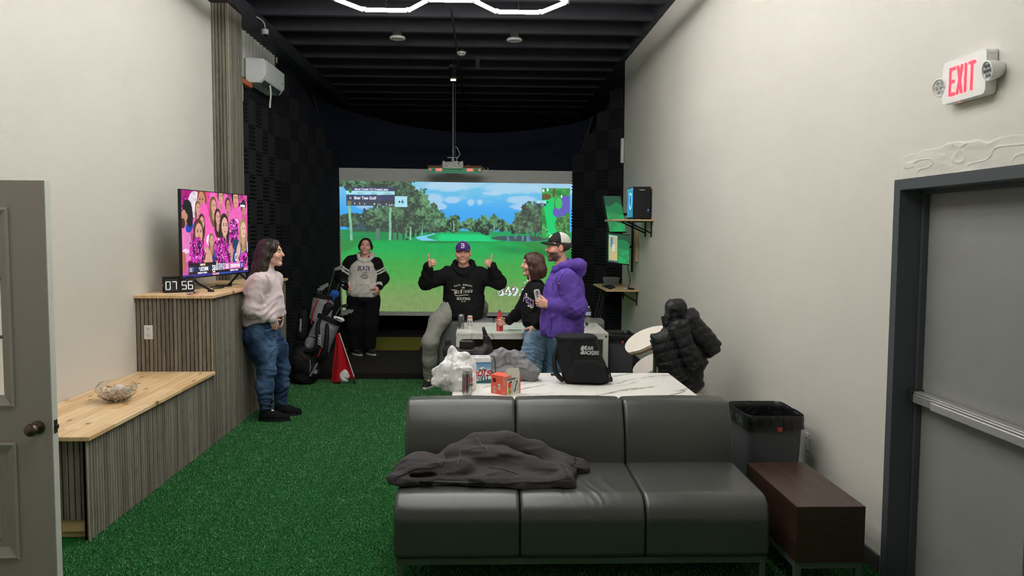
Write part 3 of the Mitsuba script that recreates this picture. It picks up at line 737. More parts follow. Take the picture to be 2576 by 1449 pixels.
# ---------------------------------------------------------------- bar stools with bent white seats
M('seat_white', (226, 218, 206), .5); M('ply_edge', (176, 122, 70), .5); M('seat_under', (66, 58, 48), .35, spec=.5)
def make_stool(label, x, y, zs, rz):
    t = thing('bar_stool', label, 'stool', 'white bent-seat stools by the right wall')
    u = np.linspace(0, 1, 26)
    # curved shell: nose rolls down in front, low back rises behind
    px = -.23+.46*u; pz = .09-.17*np.clip((.85-u)/.85, 0, 1)**2.0+.03*np.clip((u-.8)/.2, 0, 1)**2
    tx, tz = np.gradient(px), np.gradient(pz); L = np.hypot(tx, tz); nx, nz = -tz/L, tx/L
    def shell(lo, hi, shrink=0.0):
        n = 17; v = np.linspace(-1, 1, n); W = .225*np.sqrt(np.maximum(1-np.clip((.42-u)/.43, 0, 1)**2.6, .02))*np.sqrt(np.maximum(1-np.clip((u-.75)/.27, 0, 1)**2.6, .02))-shrink
        top = np.stack([np.repeat((px+nx*hi)[:, None], n, 1), W[:, None]*v[None], np.repeat((pz+nz*hi)[:, None], n, 1)+.012*(v[None]**2)], -1)
        bot = np.stack([np.repeat((px+nx*lo)[:, None], n, 1), W[:, None]*v[None], np.repeat((pz+nz*lo)[:, None], n, 1)+.012*(v[None]**2)], -1)
        a, b = grid_mesh(top)[0], grid_mesh(bot)[0]; b.invert(); e = []
        idx = [(i, 0) for i in range(26)]+[(25, j) for j in range(1, n)]+[(i, n-1) for i in range(24, -1, -1)]+[(0, j) for j in range(n-2, 0, -1)]
        V = np.array([top[i, j] for i, j in idx]+[bot[i, j] for i, j in idx]); K = len(idx)
        F = np.array([[i, (i+1) % K, K+(i+1) % K, K+i] for i in range(K)])
        return cat(a, b, trimesh.Trimesh(V, np.vstack([F[:, [0, 1, 2]], F[:, [0, 2, 3]]]), process=False))
    def P(m): return xf(m, rz=rz, t=(x, y, zs))
    put('cushion', P(shell(.008, .03)), 'mat_seat_white', t, smooth=40)
    put('shell', P(shell(-.004, .008, -.002)), 'mat_ply_edge', t, smooth=40)
    put('underside', P(cat(shell(-.009, -.004, .004), box(-.09, .09, -.09, .09, -.03, -.008, .004))), 'mat_seat_under', t, smooth=30)
    put('column', P(cat(cyl([0, 0, -.35], [0, 0, -.03], .02), cyl([0, 0, -zs+.03], [0, 0, -.33], .03, 24))), 'mat_chrome', t, smooth=40)
    put('lever', P(tube([[0, -.02, -.05], [0, -.12, -.06], [0, -.16, -.05]], .005, 8)), 'mat_chrome', t)
    put('footrest', P(tube([[.02, -.02, -zs+.3], [.03, -.16, -zs+.29], [.17, -.14, -zs+.29], [.20, 0, -zs+.29], [.17, .14, -zs+.29], [.03, .16, -zs+.29], [.02, .02, -zs+.3]], .009, 8, smooth=30)), 'mat_chrome', t, smooth=40)
    put('base', P(lathe([[0, -zs+.0], [.2, -zs+.0], [.2, -zs+.008], [.06, -zs+.03], [.03, -zs+.05], [0, -zs+.05]], 36)), 'mat_chrome', t, smooth=30)
    return t
make_stool('white bent-seat bar stool with wooden underside next to the hanging coat', 1.445, 6.80, .855, .25)
make_stool('lower white bent-seat stool peeking out under the other stool', 1.69, 7.75, .49, .2)

# ================================================================ wall shelves and screens on the right
def osb(p, n, uv): return dmix(lin((196, 164, 116)), lin((226, 200, 158)), dfbm(p.x*14, p.y*5, p.z*80, 3))
M('shelf_wood', tex=proc(osb), rough=.55)
def make_shelf(label, x0, y0, y1, z):
    t = thing('wall_shelf', label, 'shelf')
    put('board', box(x0, 2.098, y0, y1, z-.022, z, .002), 'mat_shelf_wood', t)
    for y in (y0+.12, y1-.15):
        put('bracket', cat(box(2.085, 2.099, y-.014, y+.014, z-.22, z-.022), box(x0+.14, 2.09, y-.014, y+.014, z-.03, z-.022), tube([[2.09, y, z-.17], [x0+.20, y, z-.028]], .011, 6)), 'mat_black_plastic', t)
    return t
make_shelf('upper pine wall shelf on black brackets holding the desktop computer', 1.58, 10.12, 10.78, 1.965)
make_shelf('lower pine wall shelf on black brackets with keyboard and mouse', 1.655, 11.02, 12.40, 1.015)
t = thing('desktop_computer', 'black desktop computer with blue-lit glass side on the upper shelf', 'computer')
put('case', box(1.856, 2.072, 10.22, 10.66, 1.978, 2.375, .004), M('case_black', (24, 25, 29), .4), t)
put('foot', cat(*[box(x, x+.03, y, y+.04, 1.965, 1.979) for x in (1.862, 2.035) for y in (10.24, 10.6)]), 'mat_black_plastic', t)
put('front_seam', box(1.858, 2.07, 10.217, 10.221, 2.218, 2.222), 'mat_black_plastic', t)
def glass_glow(p, n, uv):
    d = dr.sqrt(dr.square((p.y-10.42))+dr.square(p.z-2.20)); ring = dr.exp(-dr.square((d-.10)/.007))+.5*dr.exp(-dr.square((d-.085)/.004))
    lit = .35+.4*dfbm(p.y*9, p.z*9, 2.0, 3)
    return C3((.03, .22, .48))*lit*.8+C3((.35, .8, 1.0))*ring*.9
_m, _uv = rect([1.8545, 10.645, 1.995], [0, -.41, 0], [0, 0, .365])
put('side_window', _m, M('tinted_glass', (12, 24, 34), .1, spec=.6), t, uv=_uv, emitter={'type': 'area', 'radiance': proc(glass_glow)})
put('power_light', cyl([2.045, 10.2195, 2.085], [2.045, 10.215, 2.085], .006, 12), 'mat_black_plastic', t, emitter={'type': 'area', 'radiance': rgbl((.2, .5, 4.))})
put('power_light', cyl([2.045, 10.2195, 2.06], [2.045, 10.215, 2.06], .003, 12), 'mat_black_plastic', t, emitter={'type': 'area', 'radiance': rgbl((.3, .5, 3.))})
put('logo', text('beelink', .014, [1.965, 10.2185, 2.335], [1, 0, 0], [0, 0, 1], .001, True), M('print_white', (214, 214, 212), .6), t)

def green_course(p, n, uv):
    u, v = uv.x, uv.y
    g = dmix((.02, .30, .09), (.03, .20, .07), mi.Float(dss(.35, .65, dfbm(u*3, v*9+u, 2.0, 3))))
    band = mi.Float(dss(.72, .78, v+.06*dr.sin(u*7))); c = dmix(g, (.02, .07, .04), band)
    c = dmix(c, (.02, .16, .06), mi.Float(dss(.52, .60, v+.1*u))*(1-band))
    return c*.62
def monitor(label, corners, d, back):
    """corners: lower left, lower right, upper left of the picture as seen; d: thickness"""
    o, ex, ey = (np.array(c, float) for c in corners); ex, ey = ex-o, ey-o; n = unit(np.cross(ex, ey))
    t = thing('monitor', label, 'monitor'); W, H = np.linalg.norm(ex), np.linalg.norm(ey)
    put('housing', frame(box(-.008, W+.008, -.012, H+.008, -d, -.001, .004), o, ex, ey), 'mat_black_plastic', t)
    m, uv = rect(o+n*.0005, ex, ey); put('screen', m, 'mat_black_plastic', t, uv=uv, emitter={'type': 'area', 'radiance': proc(back)})
    put('mount', frame(cat(box(W*.3, W*.7, H*.25, H*.7, -d-.03, -d, .006), box(W*.45, W*.55, H*.4, H*.55, -d-.09, -d-.03)), o, ex, ey), 'mat_black_plastic', t)
    return t, o, ex, ey, n
monitor('tilted green monitor behind the upper pine shelf', ((1.684, 11.02, 1.809), (1.93, 11.12, 1.812), (1.597, 11.02, 2.29)), .045, green_course)
def lower_pic(p, n, uv):
    c = green_course(p, n, uv); u, v = uv.x, uv.y
    def R(a, b, e, f): return mi.Float((u > a) & (u < b) & (v > e) & (v < f))
    c = dmix(c, (.42, .40, .22), R(.02, .43, .06, .93)); c = dmix(c, (.10, .22, .30), R(.10, .22, .52, .84)); c = dmix(c, (.30, .16, .08), R(.13, .19, .80, .88))
    c = dmix(c, (.55, .55, .40), R(.18, .32, .38, .62)); c = dmix(c, (.50, .42, .16), R(.16, .42, .12, .30)); c = dmix(c, (.30, .46, .40), R(.02, .43, .86, .93))
    c = dmix(c, (.01, .05, .02), R(.435, .455, 0, 1)); c = dmix(c, (.04, .08, .10), R(.02, .43, .0, .06))
    return c*(1-.45*R(.02, .43, 0, 1))
t2 = monitor('lower monitor with a tan picture panel left of green fairway', ((1.660, 10.94, 1.405), (1.967, 11.06, 1.365), (1.656, 10.94, 1.80)), .05, lower_pic)
t = put('mounting_board', box(2.06, 2.098, 11.1, 11.45, 1.40, 1.84, .003), 'mat_shelf_wood'); tag(t, 'wooden board fixed to the wall behind the lower monitor', 'board')
t = thing('monitor_arm', 'black wall arm carrying the two monitors beside the upper shelf', 'stand')  # arm mounted on the wall for both monitors, not a free stand
put('post', cyl([2.03, 11.2, 1.25], [2.03, 11.2, 2.2], .017, 14), 'mat_black_plastic', t)
for z in (1.6, 2.05): put('arm', tube([[2.03, 11.2, z], [1.86, 11.2, z], [1.82, 11.16, z]], .016, 8), 'mat_black_plastic', t)
t = put('power_cable', tube([[1.98, 11.2, 1.37], [1.985, 11.21, 1.25], [2.01, 11.22, 1.15], [1.99, 11.2, 1.06], [1.97, 11.17, 1.03]], .0055, 6, smooth=24), 'mat_black_plastic'); tag(t, 'black cable hanging from the lower monitor to the lower shelf', 'cable')
# on the lower shelf
t = put('keyboard', cat(box(1.70, 1.84, 11.42, 11.82, 1.016, 1.03, .004), *[box(1.706+.022*i, 1.724+.022*i, 11.43+.0255*j, 11.451+.0255*j, 1.03, 1.036) for i in range(6) for j in range(15)]), 'mat_black_plastic'); tag(t, 'black keyboard on the lower wall shelf', 'keyboard')
f = Field(.01).ell([1.735, 11.22, 1.022], [.033, .056, .03]).half([0, 0, 1.0165], [0, 0, -1])
t = put('mouse', f.mesh([1.69, 11.15, 1.0], [1.78, 11.29, 1.06], .005), M('mouse_black', (34, 35, 38), .35), smooth=True); tag(t, 'black computer mouse on the front edge of the lower shelf', 'mouse')
t = thing('plastic_tub', 'clear grey plastic tub standing on the lower wall shelf', 'container')
def tub(w0, d0, w1, d1, h, th):
    q = []
    for s, z in ((0, 0), (1, h)):
        q.append([(w0+(w1-w0)*s)/2, (d0+(d1-d0)*s)/2, z])
    o = [[sx*a, sy*b, z] for (a, b, z) in q for sx, sy in ((-1, -1), (1, -1), (1, 1), (-1, 1))]
    i = [[sx*(a-th), sy*(b-th), z+(th if z == 0 else 0)] for (a, b, z) in q for sx, sy in ((-1, -1), (1, -1), (1, 1), (-1, 1))]
    V = np.array(o+i); F = [[0, 3, 2], [0, 2, 1], [8, 9, 10], [8, 10, 11]]
    for k in range(4):
        l = (k+1) % 4; F += [[k, l, l+4], [k, l+4, k+4], [8+k, 12+l, 8+l], [8+k, 12+k, 12+l], [4+k, 4+l, 12+l], [4+k, 12+l, 12+k]]
    return trimesh.Trimesh(V, F, process=False)
M('smoky_plastic', (150, 156, 160), .25, spec=.5, spec_trans=.55)
put('tub', xf(tub(.17, .24, .21, .28, .115, .003), t=(1.87, 12.02, 1.016)), 'mat_smoky_plastic', t)
put('rim', xf(cat(box(-.11, .11, -.145, -.138, .108, .116), box(-.11, .11, .138, .145, .108, .116), box(-.11, -.103, -.14, .14, .108, .116), box(.103, .11, -.14, .14, .108, .116)), t=(1.87, 12.02, 1.016)), M('rim_grey', (140, 146, 150), .4), t)
t = put('phone_charger', cat(box(1.935, 2.0, 11.28, 11.40, 1.016, 1.026, .003)), 'mat_white_plastic'); tag(t, 'small white charger lying on the lower shelf beside the mouse', 'charger')
t = put('power_strip', box(1.98, 2.05, 11.1, 11.24, 1.016, 1.035, .004), 'mat_black_plastic'); tag(t, 'small black power block on the lower shelf near the wall', 'power strip')
for i, (a, b) in enumerate((([1.72, 11.9, 1.0], [1.50, 11.75, .095]), ([1.77, 11.95, 1.0], [1.56, 11.8, .095]), ([1.80, 12.0, .99], [1.61, 11.85, .095]))):
    a, b = np.array(a), np.array(b); c = b+(a-b)*.42
    t = thing('alignment_stick', ('leftmost thin dark stick leaning under the lower shelf', 'middle thin dark stick leaning under the lower shelf', 'rightmost thin dark stick leaning under the lower shelf')[i], 'stick', 'sticks leaning under the lower shelf')
    put('upper', cyl(c, a-(a-b)*.03, .009, 8), 'mat_black_plastic', t); put('shaft', cyl(b, c, .006, 8), 'mat_chrome', t)
# wall plates
def wall_outlet(o, ex, ey, name, label):
    t = thing(name, label, 'outlet')
    put('plate', frame(box(-.036, .036, -.059, .059, 0, .005, .002), o, ex, ey), 'mat_white_plastic', t)
    for s in (-.027, .027):
        k = put('socket', frame(xf(extrude(Point(0, 0).buffer(.017).intersection(sbox(-.017, -.0135, .017, .0135)), .002), t=(0, s, .005)), o, ex, ey), M('socket_white', (214, 214, 210), .4), t)
        put('slot', frame(cat(box(-.008, -.006, s-.002, s+.008, .0068, .0075), box(.005, .0075, s-.003, s+.008, .0068, .0075), xf(cyl([0, 0, .0068], [0, 0, .0075], .0025, 8), t=(0, s-.008, 0))), o, ex, ey), 'mat_black_plastic', k)
    put('screw', frame(cyl([0, 0, .005], [0, 0, .0062], .003, 8), o, ex, ey), 'mat_steel', t)
wall_outlet([-2.795, 6.831, .95], [1, 0, 0], [0, 0, 1], 'wall_outlet', 'white electrical outlet on the slatted end of the counter')
wall_outlet([2.099, 5.16, .45], [0, -1, 0], [0, 0, 1], 'wall_outlet', 'white electrical outlet on the right wall behind the waste bin')
t = put('wall_plate', box(2.05, 2.09, 12.36, 12.45, 2.85, 3.22, .004), 'mat_white_plastic'); tag(t, 'narrow white panel at the end of the right wall', 'wall panel')

# ================================================================ fixtures
# exit sign with two lamp heads
def exit_sign():
    t = thing('exit_sign', 'white emergency sign with red EXIT letters and two lamp heads over the exit door', 'exit sign')
    W, H, D = .318, .185, .052
    o, ex, ey = [2.1-D, 3.645, 2.378], [0, -1, 0], [0, 0, 1]
    sh = extrude(Polygon(rounded([(0, 0), (W, 0), (W, H), (0, H)], [.022]*4)), D-.004)
    fr = lambda m: frame(m, o, ex, ey)   # local z points into the room
    put('housing', fr(xf(sh, t=(0, 0, -D+.004))), M('sign_white', (228, 228, 226), .4), t)
    def letter(s):
        w, h, k = .046, .122, .0115
        if s == 'E': p = unary_union([sbox(0, 0, k, h), sbox(0, 0, w, k), sbox(0, h-k, w, h), sbox(0, h/2-k/2, w*.85, h/2+k/2)])
        if s == 'X': p = unary_union([Polygon([(0, 0), (k*1.15, 0), (w, h), (w-k*1.15, h)]), Polygon([(w, 0), (w-k*1.15, 0), (0, h), (k*1.15, h)])])
        if s == 'I': p = sbox(w/2-k/2, 0, w/2+k/2, h)
        if s == 'T': p = unary_union([sbox(w/2-k/2, 0, w/2+k/2, h), sbox(0, h-k, w, h)])
        return extrude(p, .0015)
    x = .058
    for s in 'EXIT':
        put('letter', fr(xf(letter(s), t=(x-(.012 if s == 'I' else 0), .030, .003))), M('red_letter', (200, 30, 44), .4), t, emitter={'type': 'area', 'radiance': rgbl((1.25, .035, .07))})
        x += .055 if s != 'I' else .033
    put('indicator', fr(cyl([.105, -.002, -.02], [.105, .004, -.02], .004, 10)), 'mat_red_letter', t, emitter={'type': 'area', 'radiance': rgbl((2., .1, .06))})
    put('backplate', fr(box(.02, W-.02, .02, H-.02, -D, -D+.006)), 'mat_sign_white', t)
    for cx, cy, tilt in ((-.012, .080, .25), (W+.022, .088, -.25)):
        d = unit([.25 if cx < 0 else -.1, -.15, 1.0]); c = np.array([cx, cy, .0])
        B = basis(d)
        hd = lathe([[0, -.055], [.026, -.052], [.036, -.03], [.042, 0], [.042, .008], [.038, .010], [.037, .004], [0, .004]], 32)
        h = put('lamp_head', fr(frame(hd, c, B[0], B[1])), 'mat_sign_white', t, smooth=35)
        put('joint', fr(cyl(c-[0, 0, .03], [W/2+(cx-W/2)*.86, cy, -.03], .018, 14)), 'mat_sign_white', t)
        ln = [cyl([math.cos(a)*r, math.sin(a)*r, .003], [math.cos(a)*r, math.sin(a)*r, .0075], .0105, 12, .007) for r, a in [(0, 0)]+[(.0225, k*PI/3) for k in range(6)]]
        put('reflector', fr(frame(cat(*ln), c, B[0], B[1])), M('lamp_silver', (198, 202, 206), .15, .8), h)
        put('lens', fr(frame(cyl([0, 0, .0085], [0, 0, .0095], .037, 28), c, B[0], B[1])), 'mat_clear_lens', h)
scene['mat_clear_lens'] = {'type': 'thindielectric', 'int_ior': 1.4}
exit_sign()

# split air conditioner on the left bay wall
def air_con():
    t = thing('air_conditioner', 'white wall-mounted split air conditioner high beside the slat column', 'air conditioner')
    M('ac_white', (222, 224, 226), .35)
    P = rounded([(0, .0), (.17, -.0), (.235, .085), (.235, .285), (0, .30)], [.005, .05, .05, .035, .005])
    body = prof_extrude(P*[1, 1], 0, .95, inset=((0, .012), (.004, .004), (.012, 0)), n=6)
    fr = lambda m: frame(m, [-2.872, 9.99, 3.565], [0, 1, 0], [1, 0, 0], [0, 0, 1])
    m = fr(body); m.invert(); put('body', m, 'mat_ac_white', t, smooth=30)
    put('front_panel', fr(box(.03, .92, .236, .241, .11, .275, .002)), 'mat_ac_white', t)
    put('air_slot', fr(frame(box(.07, .88, -.05, .03, 0, .003), [0, .195, .025], [1, 0, 0], unit([0, .065, .085]))), M('slot_dark', (44, 46, 50), .6), t)
    put('flap', fr(frame(box(.07, .88, -.028, .022, .006, .010, .001), [0, .205, .032], [1, 0, 0], unit([0, .08, .05]))), 'mat_ac_white', t)
    put('vane', fr(cat(*[frame(box(x, x+.012, -.03, .02, .002, .006), [0, .198, .03], [1, 0, 0], unit([0, .065, .085])) for x in np.linspace(.1, .84, 9)])), M('vane_grey', (188, 190, 192), .4), t)
    put('display', fr(box(.80, .83, .241, .2425, .12, .135)), 'mat_slot_dark', t)
air_con()
t = put('paper_strip', grid_mesh(np.stack([np.stack([np.full(10, -2.68+.012*k)+.006*np.sin(np.linspace(0, 5, 10)), 10.33+.035*k+.02*np.sin(np.linspace(0, 3, 10)), np.linspace(3.60, 3.32, 10)], -1) for k in (0, 1)], 1))[0], M('paper_white', (214, 216, 214), .6)); tag(t, 'white strip hanging down from the air conditioner', 'tape')
t = put('wood_block', box(-2.87, -2.80, 9.42, 10.02, 3.50, 3.56, .002), M('orange_wood', (190, 104, 58), .5)); tag(t, 'small orange wooden block under the air conditioner', 'wood block')
t = put('junction_cover', box(-2.87, -2.78, 9.50, 9.58, 3.28, 3.46, .003), 'mat_white_plastic'); tag(t, 'small white box on the wall under the wooden block', 'junction box')

# round ceiling lamps (off), smoke alarm, camera
for i, (x, y) in enumerate(((-1.144, 10.80), (.372, 10.82))):
    t = thing('disc_light', ('unlit round ceiling lamp left of the conduit', 'unlit round ceiling lamp right of the conduit')[i], 'ceiling light')
    put('trim', xf(lathe([[.078, -.002], [.1, 0], [.104, .012], [.09, .03], [.078, .02]], 40), t=(x, y, 4.285)), 'mat_white_plastic', t, smooth=40)
    put('diffuser', xf(lathe([[0, .004], [.078, .004], [.078, .02], [0, .02]], 40), t=(x, y, 4.285)), M('diffuser', (206, 204, 196), .3), t)
    put('box', box(x-.055, x+.055, y-.055, y+.055, 4.31, 4.40), 'mat_black_plastic', t)
t = thing('smoke_alarm', 'small white smoke alarm on the ceiling right of the conduit', 'smoke alarm')
put('body', xf(lathe([[0, -.052], [.02, -.052], [.05, -.040], [.063, -.018], [.067, 0], [0, 0]], 32), t=(-.345, 11.8, 4.345)), 'mat_white_plastic', t, smooth=35)
put('base', xf(lathe([[0, 0], [.05, 0], [.05, .035], [0, .035]], 24), t=(-.345, 11.8, 4.345)), 'mat_black_plastic', t)
for s in (-.022, .022): put('vent', xf(box(-.008, .008, -.004, .004, -.006, .006), t=(-.345+s, 11.748, 4.318)), 'mat_dark_grey_plastic', t)
t = thing('security_camera', 'small white dome security camera under the joists near the left wall', 'security camera')
put('body', xf(lathe([[0, .05], [.036, .05], [.04, .044], [.04, -.01], [0, -.01]], 28), t=(-2.62, 9.95, 4.13)), 'mat_white_plastic', t, smooth=35)
put('dome', xf(lathe([[0, -.045], [.012, -.043], [.026, -.034], [.033, -.02], [.034, -.008], [0, -.008]], 28), t=(-2.62, 9.95, 4.13)), M('dome_black', (20, 20, 22), .1, spec=.6), t, smooth=True)
put('cable', tube([[-2.62, 9.95, 4.18], [-2.625, 9.93, 4.25], [-2.68, 9.86, 4.295], [-2.75, 9.80, 4.30]], .005, 6, smooth=16), 'mat_white_plastic', t)

# projector on its ceiling pole, sensor bar, amber lamp
t = thing('projector', 'white projector hanging on a long ceiling pole in front of the golf screen', 'projector')
X, Y = -.508, 12.8
M('proj_white', (216, 216, 212), .45)
put('body', xf(rbox(-.163, .163, 0, .24, 0, .095, .014), t=(X, Y, 2.79)), 'mat_proj_white', t, smooth=30)
put('base_trim', xf(box(-.15, .15, .0, .23, -.012, .002, .004), t=(X, Y, 2.79)), 'mat_proj_white', t)
put('lamp_cover', xf(box(-.14, .048, -.006, .002, .048, .088, .003), t=(X, Y, 2.79)), M('cover_grey', (196, 198, 198), .45), t)
put('emblem', xf(box(-.055, -.035, -.008, -.006, .062, .076), t=(X, Y, 2.79)), M('emblem_grey', (150, 152, 152), .4), t)
put('socket', xf(box(.076, .108, -.004, .002, .056, .076), t=(X, Y, 2.79)), 'mat_black_plastic', t)
for x, w in ((.02, .016), (.045, .012), (.068, .01), (.09, .022), (.12, .008), (-.138, .02), (-.11, .03)):
    put('port', xf(box(x, x+w, -.003, .002, .022, .032), t=(X, Y, 2.79)), 'mat_dark_grey_plastic', t)
put('sticker', xf(box(.124, .146, -.003, .002, .05, .06), t=(X, Y, 2.79)), 'mat_print_white', t)
put('foot', cat(*[xf(box(x, x+.03, .0, .03, .094, .104), t=(X, Y, 2.79)) for x in (-.155, .03, .13)]), 'mat_proj_white', t)
put('bracket', cat(box(X-.09, X+.085, Y+.09, Y+.115, 2.952, 2.960), box(X-.02, X+.02, Y+.08, Y+.12, 2.885, 2.955, .003), cyl([X, Y+.1, 2.88], [X, Y+.1, 2.97], .022, 14)), M('grey_metal', (120, 124, 126), .4, .7), t)
put('pole', cat(cyl([X, Y+.1, 2.96], [X, Y+.1, 4.33], .0125, 12), cyl([X, Y+.1, 3.03], [X, Y+.1, 3.10], .018, 12)), 'mat_grey_metal', t, smooth=40)
put('rod', cyl([X+.03, Y+.1, 2.98], [X+.035, Y+.1, 4.36], .006, 8), 'mat_grey_metal', t)
put('ceiling_plate', box(X-.06, X+.06, Y+.04, Y+.16, 4.33, 4.38, .003), 'mat_black_plastic', t)
put('cable', tube([[X+.03, Y+.1, 3.12], [X+.07, Y+.08, 3.10], [X+.09, Y+.06, 3.05], [X+.11, Y+.04, 3.01], [X+.09, Y+.02, 2.97], [X+.095, Y-.005, 2.87]], .005, 6, smooth=26), 'mat_white_plastic', t)
put('cable', tube([[X+.03, Y+.1, 3.09], [X+.06, Y+.08, 3.05], [X+.10, Y+.05, 3.02], [X+.12, Y+.04, 2.99]], .004, 6, smooth=20), 'mat_black_plastic', t)
t = thing('sensor_bar', 'wooden-topped swing sensor bar with red and green lights under the projector', 'sensor bar')
xa, xb = -.90, -.056
M('bar_wood', (120, 66, 34), .6); M('bar_case', (34, 78, 48), .4)
put('board', box(xa, xb, 12.86, 13.1, 2.795, 2.83, .002), 'mat_bar_wood', t)
put('case', box(xa, xb, 12.87, 13.06, 2.725, 2.795, .006), 'mat_bar_case', t, emitter={'type': 'area', 'radiance': rgbl((.006, .055, .022))})
for x in (xa+.02, xb-.055):
    put('red_lamp', cyl([x+.018, 12.868, 2.763], [x+.018, 12.862, 2.763], .018, 16), 'mat_red_letter', t, emitter={'type': 'area', 'radiance': rgbl((.75, .05, .09))})
for x in (xa+.125, xb-.235):
    for k in range(6): put('red_led', box(x+.017*k, x+.017*k+.012, 12.863, 12.87, 2.74, 2.785), 'mat_red_letter', t, emitter={'type': 'area', 'radiance': rgbl((.8, .10, .10))})
for x in (xa+.075, xb-.105, xa+.47): put('lens', box(x, x+.035, 12.865, 12.87, 2.755, 2.765), 'mat_black_plastic', t)
put('status_light', rbox(-.52, -.43, 12.845, 12.868, 2.782, 2.802, .009), 'mat_led', t, emitter={'type': 'area', 'radiance': rgbl((.8, 2.6, 1.9))})
for x in (-.70, -.29): put('clip', box(x, x+.05, 12.9, 12.92, 2.83, 2.845), 'mat_bar_wood', t)
put('cable', tube([[xb, 12.95, 2.775], [xb+.01, 12.94, 2.80], [xb+.03, 12.93, 2.80], [xb+.05, 12.92, 2.77], [xb+.08, 12.92, 2.765], [xb+.10, 12.92, 2.79], [xb+.08, 12.93, 2.80]], .004, 6, smooth=30), 'mat_white_plastic', t)
t = thing('amber_lamp', 'small glowing amber lamp near the top of the projector pole', 'lamp')
put('housing', box(-.545, -.435, 12.55, 12.65, 4.085, 4.145, .006), 'mat_black_plastic', t)
put('glow', rbox(-.53, -.45, 12.535, 12.552, 4.072, 4.105, .008), 'mat_led', t, emitter={'type': 'area', 'radiance': rgbl((9, 4.2, 1.2))})
put('stem', cyl([-.49, 12.6, 4.14], [-.49, 12.6, 4.621], .01), 'mat_black_plastic', t)

